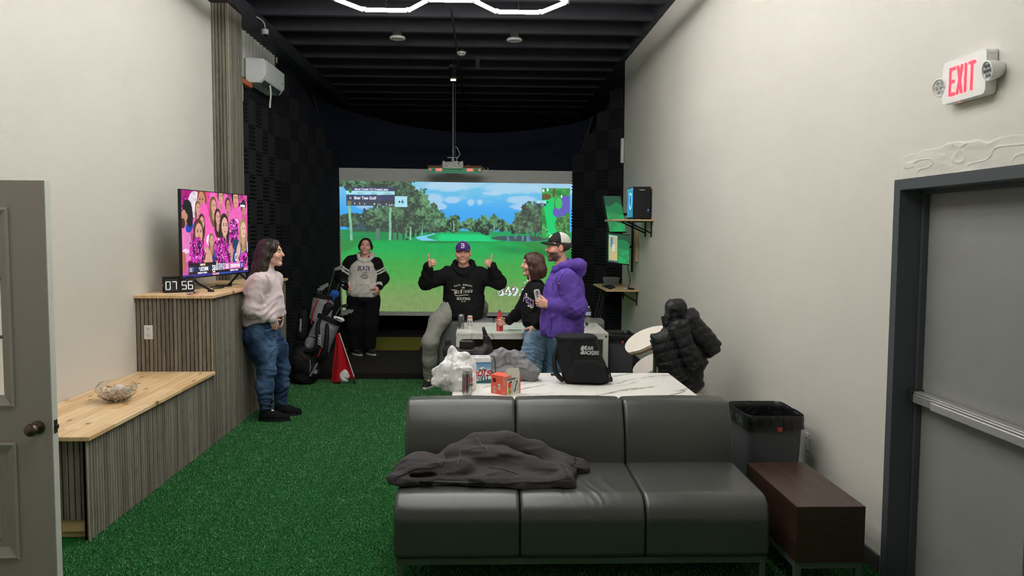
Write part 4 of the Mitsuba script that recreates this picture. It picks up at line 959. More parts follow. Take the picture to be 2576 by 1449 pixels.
# ================================================================ golf screen with the projected picture
SG = .5*SCREEN_GAIN
def L8(r, g, b): return tuple(float(x) for x in lin((r, g, b)))
def golf_picture(p, n, uv):
    u, v = mi.Float(uv.x), 1-mi.Float(uv.y)          # v runs down
    A = 1.78; x = u*A
    S = lambda a, b, t: mi.Float(dss(a, b, t))
    def fb(sx, sy, o, z=0.0): return dfbm(x*sx+z, v*sy+z, z, o)
    # sky and clouds
    c = dmix(L8(112, 196, 228), L8(62, 166, 238), S(0, .26, v))
    cl = S(.54, .68, fb(3.2, 8.5, 4, 3.0)+.10*(fb(14, 26, 3, 9.0)-.5)-.30*S(.12, .30, v)+.12*S(.12, .0, v))
    c = dmix(c, L8(168, 206, 232), cl*.8)
    for cu, cv, ru, rv in ((.46, .03, .10, .045), (.40, .13, .055, .05), (.48, .135, .04, .03), (.56, .15, .02, .03), (.60, .15, .014, .025), (.74, .04, .15, .05), (.66, .08, .05, .02), (.78, .13, .07, .035), (.78, .18, .06, .03), (.43, .185, .03, .03)):
        d = dr.square((u-cu)/ru)+dr.square((v-cv)/rv); c = dmix(c, L8(176, 212, 236), .75*S(1.1, .35, d+.9*(fb(16, 22, 3, cu*9)-.5)))
    # ground
    t = S(.375, 1.0, v)
    g = dmix(L8(20, 176, 84), L8(72, 166, 70), S(.05, .5, t)); g = dmix(g, L8(122, 150, 88), S(.5, 1.0, t))
    blade = fb(60, 40, 3, 4.0); tuft = fb(14, 30, 3, 8.0)
    g = g*(.86+.28*blade*(.3+.7*t))*(.93+.14*tuft)
    fair = S(.45, .53, v-.13*dr.square((u-.48)*1.0)); band = S(.455, .47, v)
    g = dmix(L8(42, 140, 62)*1 if False else L8(42, 140, 62), g, S(.43, .47, v-.10*S(.12, .0, u)-.18*S(.72, 1.0, u)))
    g = dmix(g, L8(30, 106, 52), .7*S(.02, .0, dr.abs(v-.452-.01*dr.sin(u*6)))*S(.33, .40, u)*S(.74, .6, u))
    g = dmix(g, L8(30, 110, 54), .55*S(.05, .0, dr.abs(v-.50-.16*(u-.66)))*S(.62, .72, u))
    # far fairway
    hz = .372
    c2 = dmix(L8(26, 158, 92), L8(14, 208, 122), S(.385, .41, v)*S(.40, .44, u+.10*(v-.38))*S(.66, .60, u-.8*(v-.40)))
    c2 = dmix(c2, L8(34, 122, 60), S(.30, .18, u)*(.3+.5*fb(8, 40, 3, 2.0)))
    g = dmix(c2, g, S(.448, .455, v))
    c = dmix(c, g, S(hz-.002, hz+.002, v))
    # creek path and pond
    pc = .402-.055*S(.395, .425, v)+.035*S(.425, .455, v); wd = .006+.03*S(.39, .45, v)
    c = dmix(c, L8(120, 200, 238), S(wd, wd*.85, dr.abs(u-pc))*S(.388, .392, v)*S(.452, .448, v))
    pd = dr.square((u-.775)/.125)+dr.square((v-.425)/.022)
    water = dmix(L8(58, 84, 82), L8(92, 140, 170), S(.45, .7, dnoise(x*60, v*10, 2.))*S(.03, .0, dr.abs(u-.77)-.04))
    c = dmix(c, water, S(1.1, .9, pd+.3*(fb(10, 30, 2, 1.)-.5)))
    wall_ = S(.30, .33, v)*S(.41, .395, v)*S(.44, .40, u)*S(.02, .06, u); c = dmix(c, dmix(L8(44, 60, 48), L8(70, 92, 70), fb(40, 60, 3, 6.0)), wall_*S(.40, .378, v)*.92)
    # trees: a crown is a noisy disc lit from the upper right
    leaf = fb(70, 70, 3, 5.0); clump = fb(22, 22, 3, 11.0)
    dark, lite = L8(36, 52, 44), L8(110, 166, 118)
    def crown(c, cu, cv, ru, rv, k=.75, shade=0.0, grey=0.0):
        dx, dy = (u-cu)/ru, (v-cv)/rv; d = dr.square(dx)+dr.square(dy)+k*((clump-.5)*1.2+(leaf-.5)*1.1)
        m = S(1.0, .86, d)
        lt = dr.clip(.38+1.5*(leaf-.5)+1.3*(clump-.5)-.25*dy+.18*dx-shade, 0, 1)
        col = dmix(dark, lite, lt); col = dmix(col, L8(86, 92, 80), grey)
        return dmix(c, col, m)
    for i in range(13):
        cu = .40+.045*i; c = crown(c, cu, .335-.012*math.sin(i*2.3), .030, .045+.012*math.sin(i*1.7), .7)
    for cu, cv, ru, rv in ((.485, .31, .03, .06), (.555, .32, .024, .055), (.62, .305, .028, .065), (.66, .305, .026, .065), (.695, .325, .024, .05)): c = crown(c, cu, cv, ru, rv)
    for cu, cv, ru, rv in ((.77, .29, .03, .085), (.83, .24, .055, .11), (.87, .26, .05, .13), (.80, .34, .045, .05), (.90, .33, .05, .07)): c = crown(c, cu, cv, ru, rv, .95, .05, .35)
    for cu, cv, ru, rv, sh in ((.42, .30, .035, .085, 0), (.385, .27, .045, .12, 0), (.345, .22, .05, .17, 0), (.30, .27, .06, .17, .1), (.26, .14, .085, .17, .22), (.26, .30, .07, .10, .25), (.17, .02, .10, .09, .15), (.06, .01, .07, .06, .0), (.20, .27, .075, .10, .18), (.14, .28, .05, .09, .12), (.04, .30, .06, .055, .25), (.23, .06, .06, .1, .2)):
        c = crown(c, cu, cv, ru, rv, .85, sh, .30 if sh > .1 else .1)
    # trunks
    def trunk(c, u0, v0, u1, v1, w, col):
        s = dr.clip((v-v0)/(v1-v0), 0, 1); cu = u0+(u1-u0)*s+.0008*dr.sin(v*40)
        m = S(w, w*.7, dr.abs(u-cu))*mi.Float((v > v0) & (v < v1)); return dmix(c, dmix(col, L8(70, 96, 82), dr.clip(1.4*(dnoise(x*90, v*30, 2.)-.4), 0, 1)*.6), m)
    lt, dk = L8(132, 196, 160), L8(74, 78, 66)
    for a in ((.040, .19, .047, .455, .0065, lt), (.215, .20, .212, .45, .006, lt), (.160, .36, .160, .45, .010, L8(92, 128, 112)), (.300, .345, .300, .448, .0042, lt), (.243, .36, .245, .445, .005, dk), (.270, .36, .270, .445, .0055, dk),
              (.222, .37, .222, .445, .003, dk), (.282, .37, .282, .42, .002, lt), (.35, .36, .35, .41, .0024, lt), (.42, .35, .42, .385, .005, dk), (.486, .30, .486, .375, .0022, lt), (.66, .31, .66, .375, .002, lt), (.752, .34, .752, .38, .003, dk),
              (.845, .36, .832, .43, .005, dk), (.815, .37, .828, .43, .003, dk)): c = trunk(c, *a)
    # haze of the room light on the cloth, and the map panel
    def inside(a, b, e, f): return mi.Float((u > a) & (u < b) & (v > e) & (v < f))
    m = inside(.868, .989, .035, .425)
    a_, b_ = (u-.868)/.121, (v-.035)/.39
    mp = dmix(L8(64, 160, 72), L8(40, 128, 58), S(.4, .6, dfbm(a_*5, b_*12, 3.0, 3)))
    mp = dmix(mp, L8(12, 205, 110), S(.20, .17, dr.abs(a_-.30+.06*dr.sin(b_*6)))*S(.12, .17, b_)*S(.98, .9, b_))
    lake = dr.minimum(dr.square((a_-.92)/.32)+dr.square((b_-.32)/.17), dr.square((a_-.62)/.22)+dr.square((b_-.47)/.11)); mp = dmix(mp, L8(98, 92, 186), S(1.05, .98, lake+.25*(dnoise(a_*5, b_*9, 1.)-.5)))
    isl = dr.square((a_-.60)/.13)+dr.square((b_-.30)/.11); mp = dmix(mp, L8(58, 196, 98), S(1.05, .95, isl))
    wood = dr.square((a_-.78)/.30)+dr.square((b_-.72)/.19); mp = dmix(mp, dmix(L8(86, 150, 78), L8(54, 104, 52), S(.5, .6, dnoise(a_*16, b_*34, 2.))), S(1.1, .95, wood+.4*(dnoise(a_*6, b_*12, 5.)-.5)))
    mp = dmix(mp, L8(96, 84, 44), S(1.05, .9, dr.square((a_-.14)/.2)+dr.square((b_-.17)/.06))+S(.05, .03, dr.abs(a_-.42+.2*(b_-.1)))*S(.2, .16, b_))
    mp = dmix(mp, L8(214, 240, 240), S(1.1, .9, dr.square((a_-.05)/.035)+dr.square((b_-.05)/.03))+S(1.1, .9, dr.square((a_-.2)/.04)+dr.square((b_-.03)/.03))+S(1.1, .9, dr.square((a_-.7)/.03)+dr.square((b_-.16)/.03)))
    mp = dmix(mp, L8(190, 232, 214), S(.012, .006, dr.abs(a_-.10-.25*S(.74, .98, b_)+.08*S(.82, .74, b_)))*S(.74, .76, b_)*S(.99, .97, b_))
    mp = dmix(mp, L8(20, 60, 34), S(1.1, .8, dr.square((a_-.2)/.03)+dr.square((b_-.28)/.018))+S(1.1, .8, dr.square((a_-.2)/.028)+dr.square((b_-.86)/.016)))
    c = dmix(c, mp, m)
    # score panels
    dk = L8(66, 66, 104); dk2 = L8(64, 66, 76); li = L8(168, 226, 240)
    for a, b, e, f, col in ((.028, .235, .045, .078, dk), (.028, .235, .075, .102, li), (.028, .235, .106, .148, dk), (.028, .235, .146, .188, dk2), (.235, .288, .112, .195, li), (.845, .886, .13, .153, li), (.845, .886, .153, .173, dk)):
        c = dmix(c, col, inside(a, b, e, f)*.97)
    c = dmix(c, L8(60, 128, 60), S(1.1, .8, dr.square((u-.046)/.0075)+dr.square((v-.073)/.02)))
    c = dmix(c, L8(44, 44, 58), inside(.037, .056, .113, .143))
    c = dmix(c, L8(160, 150, 70), S(.0035, .002, dr.abs(dr.sqrt(dr.square((u-.041)*A)+dr.square((v-.168)))-.013)))
    c = c+C3((.018, .020, .019))
    return c*SG
t = thing('golf_screen', 'large golf simulator screen showing a green fairway, trees and blue sky', 'screen')
_TL, _TR, _BR, _BL = np.array([-2.42, 13.6, 2.836]), np.array([1.465, 13.6, 2.81]), np.array([1.478, 13.6, .38]), np.array([-2.396, 13.6, .398])
cloth = trimesh.Trimesh(np.array([_TL, _TR, _BR, _BL, _TL+[0, .02, 0], _TR+[0, .02, 0], _BR+[0, .02, 0], _BL+[0, .02, 0]]),
        [[0, 2, 1], [0, 3, 2], [4, 5, 6], [4, 6, 7], [0, 1, 5], [0, 5, 4], [1, 2, 6], [1, 6, 5], [2, 3, 7], [2, 7, 6], [3, 0, 4], [3, 4, 7]], process=False)
put('cloth', cloth, M('screen_cloth', (214, 216, 214), .8, spec=.1), t)
_pc = [np.array(q) for q in ((-2.366, 13.59, .470), (1.448, 13.59, .445), (-2.405, 13.59, 2.625), (1.45, 13.59, 2.60))]   # ll, lr, ul, ur
def pic_point(u, v, off=0.0):
    """picture coordinates (v down) to a point on the screen"""
    w = 1-v; a, b, c, d = _pc
    return (a*(1-u)+b*u)*(1-w)+(c*(1-u)+d*u)*w-np.array([0, off, 0])
N_ = 13
_Pg = np.array([[pic_point(i/(N_-1), 1-j/(N_-1)) for j in range(N_)] for i in range(N_)])
_pm, _puv = grid_mesh(_Pg)
_pm.invert() if _pm.face_normals[0][1] > 0 else None
put('picture', _pm, 'mat_black_matte', t, uv=_puv, emitter={'type': 'area', 'radiance': proc(golf_picture)})
M('lit_white', (230, 230, 230))
def screen_text(s, u, v, h, col, bold=True, sx=1.0, depth=.002):
    ex = unit(pic_point(u+.1, v)-pic_point(u, v)); ez = unit(pic_point(u, v-.1)-pic_point(u, v))
    m = text(s, h, pic_point(u, v, .004), ex, ez, depth, bold, False, sx=sx)
    put('lettering', m, 'mat_black_matte' if sum(col) < 330 else 'mat_lit_white', t, emitter={'type': 'area', 'radiance': rgbl([SG*x for x in L8(*col)])})
W8, DK = (226, 240, 244), (44, 56, 76)
for s, u, v, h, col, b, sx in (('Sand Creek CC Creek/Lake', .0635, .0705, .032, W8, True, .98), ('HOLE 3', .075, .097, .022, DK, False, 1), ('PAR 4', .136, .097, .022, DK, False, 1), ('INDEX 3', .193, .097, .022, DK, False, 1),
        ('Bier Tee Golf', .061, .140, .045, W8, True, .95), ('U', .041, .139, .038, W8, True, 1), ('1', .0375, .176, .026, (190, 190, 90), True, 1), ('2', .060, .178, .03, W8, False, 1), ('3', .081, .179, .03, W8, False, 1), ('4', .102, .180, .03, W8, False, 1),
        ('2.9', .160, .184, .027, W8, False, 1), ('349.1', .207, .186, .027, W8, False, 1), ('+6', .2475, .166, .058, DK, True, 1), ('218.7', .857, .147, .02, DK, False, 1), ('4.0', .864, .169, .02, W8, True, 1)):
    screen_text(s, u, v, h, col, b, sx)
def tri(u, v, pts):
    m = extrude(Polygon(pts), .002); put('icon', frame(m, pic_point(u, v, .004), [1, 0, 0], [0, 0, 1]), 'mat_lit_white', t, emitter={'type': 'area', 'radiance': rgbl([SG*x for x in L8(*W8)])})
tri(.148, .182, [(-.018, .024), (.018, .024), (0, 0)]); tri(.197, .184, [(0, 0), (.004, 0), (.004, .013), (.022, .02), (0, .03)])
for k, col in ((5, (150, 190, 190)), (4, (150, 190, 190)), (3, (180, 214, 214)), (2, (230, 240, 240)), (1, (230, 240, 240))):      # the yardage numerals stand as blocks on the turf
    screen_text('349.1', .668+.0016*k, .862+.0016*k, .135, col, True, 1.0); screen_text('-2', .782+.0009*k, .775+.001*k, .072, col, True, 1.0)
screen_text('349.1', .668, .862, .135, (120, 80, 74), False, 1.0, .004); screen_text('-2', .782, .775, .072, (110, 100, 96), False, 1.0, .004)

# ================================================================ television
TG = .5*TV_GAIN
_tr = np.random.default_rng(11)
def tv_items():
    """(cx, cy, rx, ry, angle, colour, noise) from back to front; x in 0..1.6, y down 0..1"""
    R = []
    pink, pink2, mag = (244, 104, 186), (226, 72, 158), (176, 20, 128)
    skin, skin2, brown, dark, blond = (222, 164, 142), (200, 140, 118), (84, 50, 40), (30, 24, 28), (176, 140, 98)
    def person(x, y, s, hair, sk=skin, shirt=pink, long=True, face=1):
        R.append((x, y+.36*s, .21*s, .24*s, 0, shirt, 0))
        if long: R.append((x, y+.10*s, .115*s, .23*s, 0, hair, .2))
        R.append((x, y-.02*s, .105*s, .125*s, 0, hair, .2))
        R.append((x, y+.15*s, .045*s, .08*s, 0, tuple(int(c*.86) for c in sk), 0))
        R.append((x+.012*s*face, y+.012*s, .076*s, .11*s, 0, sk, 0))
        for d in (-.030, .030): R.append((x+d*s+.018*s*face, y-.005*s, .015*s, .007*s, 0, (60, 36, 34), 0)); R.append((x+d*s+.018*s*face, y-.024*s, .020*s, .004*s, .1*np.sign(d), hair, 0))
        R.append((x+.020*s*face, y+.03*s, .009*s, .016*s, 0, tuple(int(c*.9) for c in sk), 0))
        R.append((x+.018*s*face, y+.062*s, .027*s, .010*s, 0, (160, 50, 66), 0)); R.append((x+.018*s*face, y+.060*s, .019*s, .004*s, 0, (240, 226, 220), 0))
    for x, y, c in ((.1, .10, mag), (.30, .16, (230, 214, 226)), (.62, .10, pink2), (.80, .05, pink), (1.0, .16, pink), (1.3, .12, pink2), (1.5, .22, pink)): R.append((x, y, .16, .16, 0, c, .3))
    person(.90, .04, .75, brown, long=False); person(1.28, .05, .95, dark, skin, pink, False); person(.46, .10, 1.05, (150, 74, 40), skin2, pink, False, -1); person(.36, .20, .62, (140, 96, 70)); person(1.08, .14, .7, (70, 60, 50), skin2, pink, False)
    person(.72, .16, .8, (128, 92, 60)); person(1.5, .16, .7, dark, skin2, pink2, False)
    R.append((.48, .42, .14, .30, .1, (248, 96, 182), .1)); R.append((1.28, .40, .20, .24, 0, (240, 102, 186), .1)); R.append((1.30, .34, .06, .03, 0, (250, 200, 226), .2))
    person(.44, .36, .7, (74, 42, 36), skin); person(.82, .30, .78, (66, 40, 36), skin)
    R.append((.10, .18, .12, .10, 0, mag, .9)); R.append((1.22, .45, .13, .15, 0, mag, .9)); R.append((1.16, .53, .13, .11, 0, (150, 24, 104), .9))
    # man in the cap at left
    R.append((.06, .62, .15, .22, 0, (232, 124, 190), .1)); R.append((.17, .42, .09, .06, -.5, (36, 70, 176), 0)); R.append((.13, .24, .11, .14, 0, dark, 0)); R.append((.18, .30, .07, .13, 0, dark, .1)); R.append((.055, .32, .06, .10, 0, skin2, 0)); R.append((.03, .38, .05, .06, 0, (70, 44, 38), 0)); R.append((.115, .30, .02, .035, 0, skin2, 0)); R.append((.08, .70, .07, .03, 0, (250, 210, 232), .3))
    R.append((.02, .82, .06, .12, .2, (186, 110, 84), 0)); R.append((.60, .58, .06, .07, 0, (240, 214, 220), .4)); R.append((.86, .60, .05, .06, 0, (240, 206, 222), .4))
    person(.66, .58, .62, (150, 112, 88), skin, (36, 60, 140))
    # front row
    R.append((.52, .84, .16, .19, 0, skin, 0)); R.append((.64, .92, .07, .09, .4, skin, 0)); person(.36, .48, 1.12, (92, 56, 44), skin, (232, 190, 176)); R.append((.56, .86, .13, .16, -.3, skin, 0))
    R.append((1.08, .76, .09, .22, -.12, skin, 0)); person(.98, .40, 1.10, (60, 38, 36), (226, 176, 156), (206, 150, 132)); R.append((1.13, .90, .06, .10, .2, skin, 0))
    R.append((1.28, .64, .10, .08, 0, (36, 70, 96), .2)); R.append((1.26, .84, .08, .14, 0, (28, 64, 150), .1)); R.append((1.27, .80, .035, .055, 0, (230, 232, 240), 0)); R.append((1.275, .80, .02, .03, 0, (30, 50, 120), 0))
    R.append((1.46, .80, .15, .22, 0, (228, 180, 164), 0)); person(1.47, .44, .95, blond, (232, 190, 170), (228, 184, 168)); R.append((1.40, .74, .012, .14, .25, (40, 60, 150), 0)); R.append((1.56, .72, .012, .14, -.2, (40, 60, 150), 0))
    for x, y, rx, ry in ((.33, .72, .19, .18), (.30, .84, .17, .12), (.92, .72, .20, .19), (.98, .84, .18, .14), (1.50, .84, .16, .12)): R.append((x, y, rx, ry, 0, (168, 24, 138), 1.0))
    return R
_TVI = tv_items()
def tv_picture(p, n, uv):
    x, y = mi.Float(uv.x)*1.6, 1-mi.Float(uv.y)
    f1, f2 = dnoise(x*34, y*30, 1.0), dnoise(x*80+4*dnoise(x*20, y*20, 3.), y*60, 2.0)
    c = dmix(L8(232, 96, 176), L8(150, 40, 110), dnoise(x*9, y*9, 4.0))
    for cx, cy, rx, ry, a, col, nz in _TVI:
        dx, dy = x-cx, y-cy
        if a: dx, dy = dx*math.cos(a)+dy*math.sin(a), dy*math.cos(a)-dx*math.sin(a)
        d = dr.square(dx/rx)+dr.square(dy/ry)
        if nz >= .9:
            col_ = dmix(L8(84, 8, 66), L8(206, 40, 176), mi.Float(dss(.3, .7, f1))); col_ = dmix(col_, L8(250, 190, 246), mi.Float(dss(.74, .84, f2)))
            c = dmix(c, col_, mi.Float(dss(1.0, .8, d+.55*(f1-.5)+.5*(f2-.5))))
        else:
            cc = C3(L8(*col))*(.92+.16*f1) if nz <= 0 else C3(L8(*col))*(1-nz+2*nz*f1)
            c = dmix(c, cc, mi.Float(dss(1.0, .86, d)))
    def R(a, b, e, f): return mi.Float((x > a*1.6) & (x < b*1.6) & (y > e) & (y < f))
    for a, b, e, f, col in ((.08, .47, .842, .885, (20, 16, 24)), (.08, .47, .885, .945, (24, 44, 78)), (.08, .15, .885, .945, (90, 108, 140)), (.40, .47, .885, .945, (16, 20, 40)), (.475, .605, .865, .948, (214, 210, 226)), (.605, .92, .865, .945, (226, 110, 190)), (.605, .68, .865, .945, (196, 84, 160)), (.865, .92, .865, .945, (44, 60, 150)), (.08, .92, .945, .975, (10, 12, 26)), (0, 1, .975, 1.0, (40, 40, 150)), (.42, .52, .975, 1.0, (216, 160, 180)), (.52, .72, .975, 1.0, (40, 80, 170)), (.86, .965, .10, .155, (30, 16, 36))):
        c = dmix(c, L8(*col), R(a, b, e, f)*.97)
    for cx, cy, r in ((.115*1.6, .918, .022), (.893*1.6, .905, .022)): c = dmix(c, L8(232, 234, 240), mi.Float(dss(1.1, .8, (dr.square(x-cx)+dr.square((y-cy)))/(r*r)))*(1-mi.Float(dss(1.1, .8, (dr.square(x-cx-.006)+dr.square((y-cy)))/(r*r*.3)))))
    return c*TG
t = thing('television', 'flat television on the counter showing a crowd in pink and cheerleaders', 'television')
_o, _r, _u = np.array([-2.604, 7.1, 1.388]), np.array([-2.372, 8.24, 1.375]), np.array([-2.616, 7.1, 2.144])
TVX, TVZ = unit(_r-_o), unit([0, 0, 1]); TVW, TVH = np.linalg.norm(_r-_o), .757; TVN = np.cross(TVX, TVZ)
TVX = unit([TVX[0], TVX[1], 0]); TVN = np.cross(TVX, TVZ)
fr = lambda m: frame(m, _o, TVX, TVZ, TVN)
put('housing', fr(cat(box(-.006, TVW+.006, -.012, TVH+.006, -.028, -.002, .003), box(.12, TVW-.12, .05, TVH*.6, -.06, -.026, .01))), 'mat_black_plastic', t)
put('bezel', fr(cat(box(-.006, TVW+.006, -.012, 0, -.004, .003), box(-.006, TVW+.006, TVH, TVH+.006, -.004, .002), box(-.006, 0, 0, TVH, -.004, .002), box(TVW, TVW+.006, 0, TVH, -.004, .002))), 'mat_black_plastic', t)
_m, _uv = rect(_o, TVX*TVW, TVZ*TVH)
put('screen', _m, 'mat_black_plastic', t, uv=_uv, emitter={'type': 'area', 'radiance': proc(tv_picture)})
def tvt(s, u, v, h, col, sx=.8, bold=True):
    put('lettering', fr(xf(text(s, h, [0, 0, 0], [1, 0, 0], [0, 1, 0], .0008, bold, True, sx=sx), t=(u*TVW, (1-v)*TVH, .0012))), 'mat_black_matte' if sum(col) < 330 else 'mat_lit_white', t, emitter={'type': 'area', 'radiance': rgbl([TG*q for q in L8(*col)])})
for a in (('TIMEOUT', .275, .865, .018, (250, 200, 150)), ('2', .225, .905, .016, W8), ('UCONN', .295, .915, .034, W8), ('38', .437, .912, .048, W8), (':34.9  24', .54, .887, .026, DK), ('1ST HALF', .54, .927, .022, DK), ('30', .643, .905, .046, W8), ('CREIGHTON', .775, .905, .030, W8, .72),
          ('TIMEOUTS 3  FOULS 8', .27, .961, .013, W8), ('TIMEOUTS 4  FOULS 7', .76, .961, .013, W8), ('BONUS', .44, .960, .012, (250, 200, 150)), ('Jordan', .915, .135, .026, W8)): tvt(*a)
for s in (.14, .86):
    x = TVW*s
    put('foot', fr(cat(tube([[x, -.005, -.01], [x-.01, -.06, .06], [x-.015, -.112, .17]], .010, 8), tube([[x, -.005, -.01], [x, -.06, -.06], [x, -.112, -.11]], .010, 8), box(x-.03, x+.005, -.127, -.110, .15, .2, .004), box(x-.012, x+.014, -.127, -.110, -.13, -.09, .004))), 'mat_black_plastic', t)
t = put('television_cable', tube([[-2.50, 7.55, 1.264], [-2.45, 7.62, 1.266], [-2.50, 7.78, 1.268], [-2.56, 7.66, 1.27], [-2.47, 7.72, 1.272], [-2.44, 7.90, 1.27], [-2.54, 7.98, 1.266], [-2.50, 7.80, 1.276], [-2.62, 8.0, 1.266]], .005, 6, smooth=70), 'mat_black_plastic'); tag(t, 'black cable coiled on the counter under the television', 'cable')

# ================================================================ on the counter and the bench
t = thing('flip_clock', 'black flip clock reading 07 56 on the counter corner', 'clock')
co, cx_ = np.array([-2.745, 7.05, 1.2615]), unit([.17, .10, 0]); cy_ = np.array([0, 0, 1.0])
fr2 = lambda m: frame(m, co, cx_, cy_)
put('body', fr2(box(.0, .25, .118, .135, -.10, -.012, .004)), 'mat_black_plastic', t)
put('stand', fr2(cat(box(.005, .245, 0, .012, -.08, -.01, .003), box(.118, .132, 0, .13, -.06, -.008))), 'mat_black_plastic', t)
M('flap_dark', (46, 44, 46), .6)
for x in (.002, .132):
    put('flap', fr2(box(x, x+.116, .008, .118, -.01, 0, .004)), 'mat_flap_dark', t)
    put('hub', fr2(xf(cyl([0, .062, -.05], [.116, .062, -.05], .034, 20), t=(x, 0, 0))), 'mat_black_plastic', t)
for k in range(16):      # the stacked leaves fan out behind at the left end
    a = PI*.35+PI*1.05*k/15
    put('leaf', fr2(frame(box(0, .112, 0, .030, 0, .0012), [.003, .062+.030*math.sin(a), -.055+.030*math.cos(a)], [1, 0, 0], [0, math.sin(a), math.cos(a)])), 'mat_black_plastic', t)
put('axle', fr2(cyl([-.006, .062, -.05], [0, .062, -.05], .006, 12)), 'mat_print_white', t)
SEG = {'0': 'abcdef', '7': 'abc', '5': 'afgcd', '6': 'afgedc'}
def digit(ch, x, y, w=.034, h=.066, k=.006):
    P = {'a': ((0, h), (w, h)), 'b': ((w, h), (w, h/2)), 'c': ((w, h/2), (w, 0)), 'd': ((0, 0), (w, 0)), 'e': ((0, 0), (0, h/2)), 'f': ((0, h/2), (0, h)), 'g': ((0, h/2), (w, h/2))}
    ps = []
    for s in SEG[ch]:
        (a, b), (c, d) = P[s]; q = LineString([(a+(c-a)*.07, b+(d-b)*.07), (a+(c-a)*.93, b+(d-b)*.93)]).buffer(k/2, cap_style=1); ps.append(q)
    return xf(extrude(unary_union(ps), .0012), t=(x, y, .0003))
for ch, x in (('0', .016), ('7', .066), ('5', .146), ('6', .197)): put('digit', fr2(digit(ch, x, .028)), M('digit_white', (222, 236, 236), .5), t, emitter={'type': 'area', 'radiance': rgbl((.22, .27, .28))})
t = thing('mobile_phone', 'phone in a pink case lying near the counter edge', 'phone')
_f = lambda m: frame(m, [-2.495, 6.86, 1.2605], unit([.085, .002, 0]), unit([-.04, .3, 0]))
put('case', _f(rbox(0, .082, 0, .16, 0, .012, .0055)), M('pink_case', (226, 158, 146), .4), t, smooth=30)
put('display', _f(box(.004, .078, .004, .156, .012, .0128)), M('display_glass', (34, 26, 36), .12, spec=.6), t)
put('camera', _f(box(.02, .045, -.0006, .0005, .004, .009)), 'mat_dark_grey_plastic', t)
# glass bowl of golf tees
t = thing('glass_bowl', 'round clear glass bowl on the knotty pine bench', 'bowl')
scene['mat_glass'] = {'type': 'dielectric', 'int_ior': 1.5}
bc = (-2.53, 5.63, .6205)
outer = [[0, .0], [.05, 0], [.055, .006], [.085, .022], [.118, .050], [.134, .08], [.130, .102], [.115, .125], [.106, .134]]
inner = [[.103, .133], [.111, .124], [.126, .102], [.130, .08], [.114, .052], [.082, .027], [.05, .012], [0, .010]]
put('bowl', xf(lathe(outer+inner, 56), t=bc), 'mat_glass', t, smooth=40)
def tee(r):
    m = lathe([[0, 0], [.001, .004], [.0022, .01], [.0022, .042], [.0055, .050], [.0055, .053], [0, .051]], 7); q = trimesh.transformations.random_rotation_matrix(r.random(3)); 
    a = r.uniform(0, 2*PI); h = r.uniform(.018, .10); R_ = np.interp(h, [.015, .03, .055, .085, .11], [.05, .07, .098, .104, .085]); rad = R_*math.sqrt(r.random())
    q = trimesh.transformations.euler_matrix(r.uniform(PI*.3, PI*.7), r.uniform(-.3, .3), r.uniform(0, 6.3)); m.apply_translation([0, 0, -.026]); m.apply_transform(q)
    m.apply_translation([rad*math.cos(a), rad*math.sin(a), h]); return m
_rt = np.random.default_rng(3); ts = [tee(_rt) for _ in range(330)]
cols = [lin((236, 234, 226)), lin((214, 176, 120)), lin((240, 240, 240)), lin((120, 90, 60))]
vc = np.vstack([np.repeat(cols[int(_rt.choice([0, 1, 2, 3], p=[.45, .25, .25, .05]))][None], len(m.vertices), 0) for m in ts])
vcol('tees', .4, .4)
t = put('golf_tees', xf(cat(*ts), t=bc), 'mat_tees', color=vc, smooth=True); tag(t, 'white and tan golf tees filling the glass bowl', 'golf tees', kind='stuff')

# ================================================================ people
vcol('skin', .5, .35); vcol('eye', .15, .6)
def strand_bump(p, n, uv): return dnoise(p.x*260+p.z*14, p.y*260, p.z*9)+.5*dnoise(p.x*90, p.y*90, p.z*7)
def hair_mat(name, a, b, rough=.38):
    def tx(p, n, uv): return dmix(lin(a), lin(b), dr.clip(dnoise(p.x*150+p.z*9, p.y*150, p.z*6)*1.1+.4*dnoise(p.x*40, p.y*40, p.z*4)-.3, 0, 1))
    return M(name, tex=proc(tx), rough=rough, spec=.5, bump=proc(strand_bump, 1.5e-3), bscale=.0016)
hair_mat('hair_black', (26, 19, 18), (58, 42, 38)); hair_mat('hair_brown', (50, 30, 25), (96, 62, 50)); hair_mat('hair_dark', (40, 28, 26), (70, 50, 46))
def knit_bump(p, n, uv): return dnoise(p.x*500, p.y*500, p.z*500)*.5+dfbm(p.x*26, p.y*26, p.z*26, 3)*2
_kb = proc(knit_bump, 1.5e-3)
def cloth(name, a, rough=.85, bscale=.0012, sheen=.15): return M(name, a, rough, 0, .15, bump=_kb, bscale=bscale, sheen=sheen)
cloth('sweat_lilac', (216, 200, 203)); cloth('sweat_black', (27, 27, 29)); cloth('sweat_oat', (226, 222, 212)); cloth('sweat_purple', (102, 76, 170)); cloth('pants_black', (24, 23, 26)); cloth('pants_grey', (150, 150, 143)); cloth('cuff_white', (226, 224, 218))
def denim(name, a, b):
    def tx(p, n, uv):
        f = dfbm(p.x*6, p.y*6, p.z*3, 3); g = dnoise(p.x*420, p.y*420, p.z*120)
        return dmix(lin(a), lin(b), dr.clip(mi.Float(dss(.35, .72, f))+.25*(g-.5), 0, 1))
    return M(name, tex=proc(tx), rough=.85, spec=.15, bump=_kb, bscale=.0012)
denim('denim_dark', (36, 56, 84), (78, 106, 140)); denim('denim_light', (84, 112, 142), (150, 176, 200)); denim('denim_mid', (60, 86, 110), (104, 134, 158))
M('suede_black', (26, 26, 28), .9, spec=.1); M('shoe_black', (32, 32, 35), .7); M('sole_white', (206, 206, 202), .6); M('sole_black', (20, 20, 21), .8); M('teeth', (232, 226, 216), .3)

